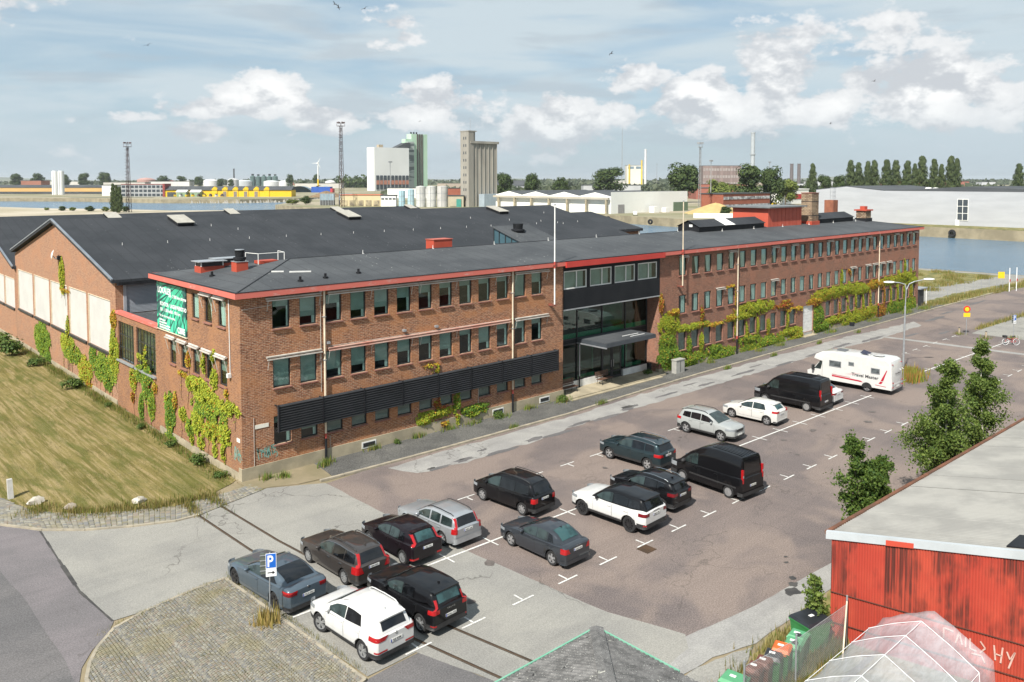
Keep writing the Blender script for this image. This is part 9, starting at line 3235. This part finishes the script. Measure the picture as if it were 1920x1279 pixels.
# ---- far shore on the left
OCHRE = M('ochre_wall', (0.52, 0.33, 0.13), (0.47, 0.30, 0.12), .05, .85)
YELL = M('yellow_shed_paint', (0.66, 0.44, 0.012), (0.60, 0.40, 0.012), .05, .7)
t = block('ochre_warehouse', 'long low ochre warehouse with grey roof on the far shore', 'warehouse', 225, 1000, zC, 175, 30, 7.2, OCHRE, DROOF, None, pitched=3)
MB().box(-87, -.4, 0, 87, -.02, 2.6).build('dark_base', DROOF, t)
for i, (dx, lab) in enumerate(((-3.4, 'left of the two white silo cylinders on the far shore'), (3.2, 'right of the two white silo cylinders on the far shore'))):
 t = thing('white_silo', lab, 'silo', (219 + dx * .74, 940 - dx * .68, zC), 0, 'white silo cylinders')
 MB().cyl(0, 0, 0, 25, 3.1, 20).build('shell', WHM, t, smooth=40)
 MB().cyl(0, 0, 25, 25.8, 2.6, 16).build('cap', WHM, t)
 MB().tube((-2.3, -2.3, 0), (-2.3, -2.3, 25), .2, 5).build('ladder', GALV, t)
block('white_hall', 'white box-shaped hall left of the glass office', 'hall', 240, 838, zC, 14, 14, 10.6, WHM, None)
t = block('glass_office', 'three-storey glass office with dark red frame on the far shore', 'office', 250, 769, zC, 41, 14, 11.6, M('office_slab', (0.36, 0.37, 0.38), (0.3, 0.31, 0.32), .3, .7), M('oxide_red', (0.25, 0.05, 0.045), (0.22, 0.045, 0.04), .3, .7), (10, 3, .7, 2.3, DGLASS))
MB().box(19, -.8, 0, 20.9, 14, 12.4).build('red_frame', MATS['oxide_red'], t)
for i, (px, lab) in enumerate(((-95, 'leftmost'), (-48, 'second'), (-26, 'third'), (-3, 'fourth'), (20, 'fifth'), (42, 'rightmost'))):
 pass
t = thing('yellow_sheds', 'long bright yellow shed row with six gabled fronts on the far shore', 'shed', (309, 715, zC), R(-42.5))
MB().box(-61, 0, 0, 61, 16, 6.4).build('wall', YELL, t)
MB().prism([(-61.5, -1, 6.4), (-61.5, 17, 6.4), (-61.5, 8, 10.0)], (123, 0, 0)).build('roof', DROOF, t)
for k in range(6):
 x = -12 + k * 9.9
 g = MB().prism([(x - 2.6, -.6, 0), (x + 2.6, -.6, 0), (x + 2.6, -.6, 7.2), (x, -.6, 9.6), (x - 2.6, -.6, 7.2)], (0, 5, 0)).build('gable', YELL, t)
 if k not in (0, 5):
  MB().box(x - 1.5, -.8, 0, x + 1.5, -.62, 5.0).build('door', M('grey_brown_door', (0.22, 0.19, 0.16), (0.18, 0.155, 0.13), .5, .8), g)
MB().box(-57, -.3, 0, -49, -.02, 4.4).build('opening', DROOF, t)
for i, (dx, lab) in enumerate(((-43, 'left pale green shed in front of the yellow row'), (-30, 'right pale green shed in front of the yellow row'))):
 block('green_shed', lab, 'shed', 309 + dx * .74 - 3, 715 - dx * .68 - 6, zC, 9, 8, 4.4, M('pale_green_shed', (0.24, 0.34, 0.22), (0.2, 0.29, 0.19), .3, .8), WHM, None, pitched=2.2)
rr = random.Random(31)
for k in range(9):
 c = rr.choice([(0.6, 0.42, 0.02), (0.12, 0.10, 0.09), (0.45, 0.12, 0.05), (0.5, 0.5, 0.48)])
 dx = -48 + k * 5.5
 t = thing('yard_machine', ('first', 'second', 'third', 'fourth', 'fifth', 'sixth', 'seventh', 'eighth', 'ninth')[k] + ' small machine from the left in the yard before the yellow sheds', 'machine', (309 + dx * .74 - 5, 715 - dx * .68 - 10, zC), rr.uniform(0, 3), 'machines before the yellow sheds')
 m = M('machine_%d' % int(c[0] * 100), c, tuple(q * .8 for q in c), .5, .7)
 MB().box(-1.6, -1, .5, 1.6, 1, 2.2).build('body', m, t)
 MB().box(-.6, -.8, 2.2, .8, .8, 3.2).build('cab', DGLASS, t)
# rocks along the far water line
mb = MB()
for k in range(420):
 f = k / 420
 pts = [(226, 652), (272, 607), (326, 609), (400, 655)]
 a = Vector(pts[min(2, int(f * 3))]).lerp(Vector(pts[min(2, int(f * 3)) + 1]), f * 3 % 1)
 s = rr.uniform(.5, 1.3)
 x, y = a.x + rr.uniform(-2.5, 1.5), a.y + rr.uniform(-2.5, 1.5)
 P = [(x + rr.uniform(-s, s), y + rr.uniform(-s, s), rr.uniform(-2.2, .8)) for _ in range(4)]
 mb.add([(x - s, y - s, -2.6), (x + s, y - s, -2.6), (x, y + s, -2.6), (x + rr.uniform(-.3, .3), y, rr.uniform(-.6, 1.2))], [(0, 1, 3), (1, 2, 3), (2, 0, 3)])
tag(mb.build('shore_rocks', ROCK), 'pale rocks along the far water line', 'rocks', kind='stuff')
t = thing('barge', 'long dark red barge moored at the far shore', 'barge', (214, 744, WATER_Z), R(-42.5))
MB().prism([(-38, 0, 0), (36, 0, 0), (37.5, 0, 2.6), (-40, 0, 2.6)], (0, 7, 0)).build('hull', M('barge_red', (0.13, 0.045, 0.035), (0.1, 0.04, 0.03), .3, .8), t)
mb = MB()
for k in range(38):
 mb.box(-38 + k * 2, -.25, .4, -37.6 + k * 2, -.02, 2.5)
mb.build('hull_rib', DROOF, t)
MB().box(-39, .5, 2.6, 36, 6.5, 3.2).build('deck', DROOF, t)
# oil tanks and silos far behind
for i, (x, y, r, h, c, lab) in enumerate(((650, 1952, 20, 21, (0.40, 0.24, 0.21), 'broad faded red oil tank behind the glass office'), (690, 1915, 14, 15, (0.26, 0.10, 0.09), 'dark red oil tank beside the faded one'), (716, 1893, 13, 17, (0.48, 0.47, 0.46), 'grey oil tank right of the red ones'), (762, 1850, 18, 18, (0.56, 0.56, 0.55), 'white domed tank between the far trees'), (800, 1815, 13, 20, (0.44, 0.44, 0.44), 'grey tank with steel frame between the far trees'), (886, 1953, 27, 16, (0.50, 0.53, 0.55), 'wide pale tank below the black chimney'), (940, 1903, 20, 15, (0.56, 0.57, 0.57), 'wide white dome right of the green silos'), (966, 1879, 17, 15, (0.58, 0.58, 0.58), 'white dome at the right of the tank farm'), (985, 1690, 13, 15, (0.60, 0.60, 0.59), 'left white tank by the wind turbine'), (1005, 1672, 13, 15, (0.60, 0.60, 0.59), 'right white tank by the wind turbine'), (405, 1905, 20, 13, (0.36, 0.32, 0.28), 'low brown-grey tank behind the left trees'))):
 t = thing('oil_tank', lab, 'tank', (x, y, zC), 0, 'far oil tanks')
 m = M('oil_tank_%d' % i, c, tuple(q * .88 for q in c), .05, .7)
 MB().cyl(0, 0, 0, h * .78, r, 24).build('shell', m, t, smooth=40)
 MB().lathe([(r, h * .78), (r * .6, h * .93), (0, h)], 24).build('roof', m, t, smooth=40)
for k in range(5):
 t = thing('green_silo', ('first', 'second', 'third', 'fourth', 'fifth')[k] + ' dark green silo from the left in the tank farm', 'silo', (905 + k * 10.5, 1936 - k * 9.6, zC), 0, 'dark green silos')
 MB().cyl(0, 0, 0, 24 - (k % 2), 6.6, 16).build('shell', M('silo_green', (0.075, 0.12, 0.115), (0.06, 0.1, 0.095), .1, .7), t, smooth=40)
 MB().lathe([(6.6, 24 - (k % 2)), (0, 28 - (k % 2))], 16).build('roof', MATS['silo_green'], t)
 MB().box(-3, -1, 26, 3, 1, 31 - k % 3).build('gantry', DROOF, t)
t = thing('wind_turbine', 'white wind turbine with yellow and red foot on the far shore', 'wind turbine', (641, 1135, zC))
MB().cyl(0, 0, 17, 42, 1.2, 12, .8).build('tower', WHM, t, smooth=40)
MB().cyl(0, 0, 4, 17, 1.45, 12, 1.2).build('yellow_foot', MATS['signal_yellow'], t, smooth=40)
MB().cyl(0, 0, 0, 4, 1.7, 12).build('red_foot', MATS['signal_red'], t, smooth=40)
MB().box(-1.2, -2.5, 41.5, 1.2, 2, 43.8).build('nacelle', WHM, t, (0, 0, 0), 0)
for k in range(3):
 a = 0.5 + k * 2.094
 MB().prism([(-.6, -2.8, 0), (.6, -2.8, 0), (.15, -2.8, 9), (-.15, -2.8, 9)], (0, .3, 0)).build('blade', WHM, t, (0, 0, 42.6)).rotation_euler = (0, a, R(-42.5))
t = thing('blue_hall', 'bright blue hall with an arched roof right of the yellow sheds', 'hall', (500, 893, zC), R(-42.5))
MB().box(-4, 0, 0, 20, 14, 7.2).build('wall', M('royal_blue', (0.02, 0.085, 0.36), (0.02, 0.075, 0.32), .2, .7), t)
MB().lathe([(12.0, 0), (12.0, 14)], 20, axis='y', c=(8, 0, -2.6)).build('arch_roof', M('pale_arch', (0.42, 0.47, 0.5), (0.36, 0.4, 0.43), .3, .6), t)
MB().lathe([(22.0, 10), (22.0, 24), (0, 24)], 30, axis='y', c=(-22, 0, -14)).build('slate_arch', M('slate_blue', (0.14, 0.2, 0.25), (0.12, 0.17, 0.21), .2, .6), t)
MB().box(20.1, -1, 0, 23, 12, 5).build('red_annex', M('annex_red', (0.45, 0.04, 0.05), (0.4, 0.04, 0.045), .3, .7), t)
for i, (x, y, h, w, lab) in enumerate(((366, 1864, 26, 25, 'leftmost round tree on the far shore'), (399, 1834, 27, 29, 'second round tree from the left on the far shore'), (439, 1797, 25, 20, 'round tree beside the white silo cylinders'), (467, 1771, 27, 24, 'round tree right of the white silo cylinders'), (498, 1743, 29, 29, 'round tree above the white hall'), (587, 1662, 23, 26, 'tree beside the red oil tank'), (614, 1637, 21.6, 20, 'tree left of the white domed tank'), (639, 1613, 21.6, 19, 'tree right of the white domed tank'), (671, 1584, 17, 15, 'small tree left of the black chimney'), (687, 1570, 16, 14, 'small tree under the black chimney'), (776, 1488, 25, 18, 'tree right of the tank farm'), (795, 1470, 14, 16, 'low tree beside it'), (815, 1452, 25, 16, 'tree by the wind turbine'))):
 far_tree(lab, 'round', x, y, zC, h * 1.12, w * 1.08, i, 'round trees on the far shore')
for i, dx in enumerate((-3.2, 0.2, 3.3)):
 far_tree(('left', 'middle', 'right')[i] + ' poplar of the clump on the sandy shore', 'poplar', 116 + dx * .38, 405 - dx * .34, 0, 15 - i * .8, 2.5, i, 'poplar clump on the shore')
for i, (x, y, s) in enumerate(((103, 455, 3), (107, 450, 2.5), (112, 437, 3.5), (118, 430, 3), (125, 420, 3.4), (99, 470, 2.2), (121, 425, 2.6))):
 far_tree(('first', 'second', 'third', 'fourth', 'fifth', 'sixth', 'seventh')[i] + ' low bush on the sandy shore', 'round_light' if i % 2 else 'round', x, y, -.4, s, s * 1.5, i, 'low bushes on the shore')

# distant belts of woodland, roofs and hills that read as one mass
HAZEG = leaf_mat('distant_wood', c1=(0.045, 0.062, 0.035), c2=(0.085, 0.10, 0.06), trans=0.1)

def belt(name, label, x0, y0, x1, y1, h, depth, n, mat, seed, s=9):
 rr = random.Random(seed)
 V, F = [], []
 a, b = Vector((x0, y0, 0)), Vector((x1, y1, 0))
 ph = [rr.uniform(0, 6) for _ in range(4)]
 for i in range(n):
  f = rr.random()
  hh = h * (.55 + .25 * math.sin(f * 31 + ph[0]) + .2 * math.sin(f * 83 + ph[1]))
  p = a.lerp(b, f) + Vector((rr.uniform(-1, 1) * depth, rr.uniform(-1, 1) * depth, 1 + max(.2, hh) * rr.random() ** .6))
  leaf_quad(V, F, [], p, Vector((rr.gauss(-.5, 1), rr.gauss(-.5, 1), rr.gauss(.4, .6))), s * rr.uniform(.5, 1.1), None, rr)
 return tag(link(name, tone_mesh(name, V, F, None, mat)), label, 'wood', kind='stuff')

belt('far_wood', 'dark belt of wood left of the mill', 850, 1420, 905, 1370, 26, 12, 900, LEAFG, 1, 4)
belt('far_wood', 'distant woodland along the horizon on the right', 1500, 1500, 3600, 500, 17, 120, 4200, HAZEG, 2, 10)
belt('far_wood', 'distant woodland along the horizon in the middle', 900, 2700, 1900, 1700, 15, 120, 3000, HAZEG, 3, 10)
belt('far_wood', 'distant woodland along the left horizon', -600, 3900, 1100, 2600, 9, 150, 2600, HAZEG, 4, 11)
belt('far_wood', 'hedges and thickets behind the grey warehouse', 700, 420, 1500, 200, 9, 60, 2600, HAZEG, 5, 6)
belt('far_wood', 'thickets between the silo and the power station', 500, 620, 1000, 700, 8, 60, 2200, HAZEG, 6, 6)
rr = random.Random(77)
GB = 'distant sheds on the plain'
for i in range(26):
 az = R(47.5 + 38 - 76 * (i + rr.uniform(.1, .9)) / 26)
 d = rr.uniform(1500, 3000)
 x, y = -19 + d * math.cos(az), -43 + d * math.sin(az)
 c = rr.choice([(0.55, 0.55, 0.53), (0.45, 0.46, 0.48), (0.30, 0.13, 0.09), (0.36, 0.30, 0.24), (0.5, 0.48, 0.44)])
 o = block('distant_shed', 'distant low shed on the plain, number %s from the left' % ('one two three four five six seven eight nine ten eleven twelve thirteen fourteen fifteen sixteen seventeen eighteen nineteen twenty'.split() + ['twenty-' + q for q in 'one two three four five six'.split()])[i], 'shed', x, y, zC, rr.uniform(30, 90), 25, rr.uniform(7, 15), M('distant_%d' % int(c[0] * 100), c, tuple(q * .85 for q in c), .02, .8), DROOF if i % 3 else WHITEB)
 o['group'] = GB
for i, (x, y, w, h, c, lab) in enumerate(((800, 250, 60, 8, (0.30, 0.10, 0.07), 'low red roofed works behind the poplars'), (560, 330, 50, 9, (0.30, 0.11, 0.08), 'low red works right of the big round tree'), (640, 520, 60, 10, (0.42, 0.43, 0.44), 'grey flat works left of the big round tree'), (1150, 170, 160, 22, (0.60, 0.60, 0.58), 'long white works right of the poplars'), (900, 560, 70, 10, (0.28, 0.10, 0.07), 'red brick works under the power station'), (980, 330, 90, 14, (0.34, 0.14, 0.11), 'brick works behind the striped shed'))):
 block('far_works', lab, 'building', x, y, zB, w, 30, h, M('works_%d' % i, c, tuple(q * .85 for q in c), .05, .85), DROOF if i not in (0, 3) else None)
mb = MB()
rows = [[], [], []]
for i in range(90):
 az = R(47.5 + 44 - 88 * i / 89)
 hh = 16 + 18 * math.sin(i * .21) + 12 * math.sin(i * .57 + 1)
 for r_, (d, z) in enumerate(((6500, 0), (7600, max(8, hh)), (9500, max(12, hh * 1.1)))):
  rows[r_].append((-19 + d * math.cos(az), -43 + d * math.sin(az), z))
mb.grid(rows, flip=True)
struct(mb.build('hills', M('far_hill', (0.16, 0.17, 0.12), (0.11, 0.125, 0.095), .002, .95)))

# ---------------------------------------------------------------- summer haze over the harbour
hz = bpy.data.materials.new('summer_haze')
hz.use_nodes = True
hn, hl = hz.node_tree.nodes, hz.node_tree.links
hn.clear()
ho = hn.new('ShaderNodeOutputMaterial')
hv = hn.new('ShaderNodeVolumePrincipled')
hv.inputs['Color'].default_value = (0.86, 0.92, 0.97, 1)
hv.inputs['Density'].default_value = 0.00006
hv.inputs['Anisotropy'].default_value = 0.2
hl.new(hv.outputs[0], ho.inputs['Volume'])
USE_HAZE = True
if USE_HAZE:
 hb = MB().box(-35000, -3000, -9, 35000, 45000, 130).build('haze', hz)
 hb['kind'] = 'stuff'
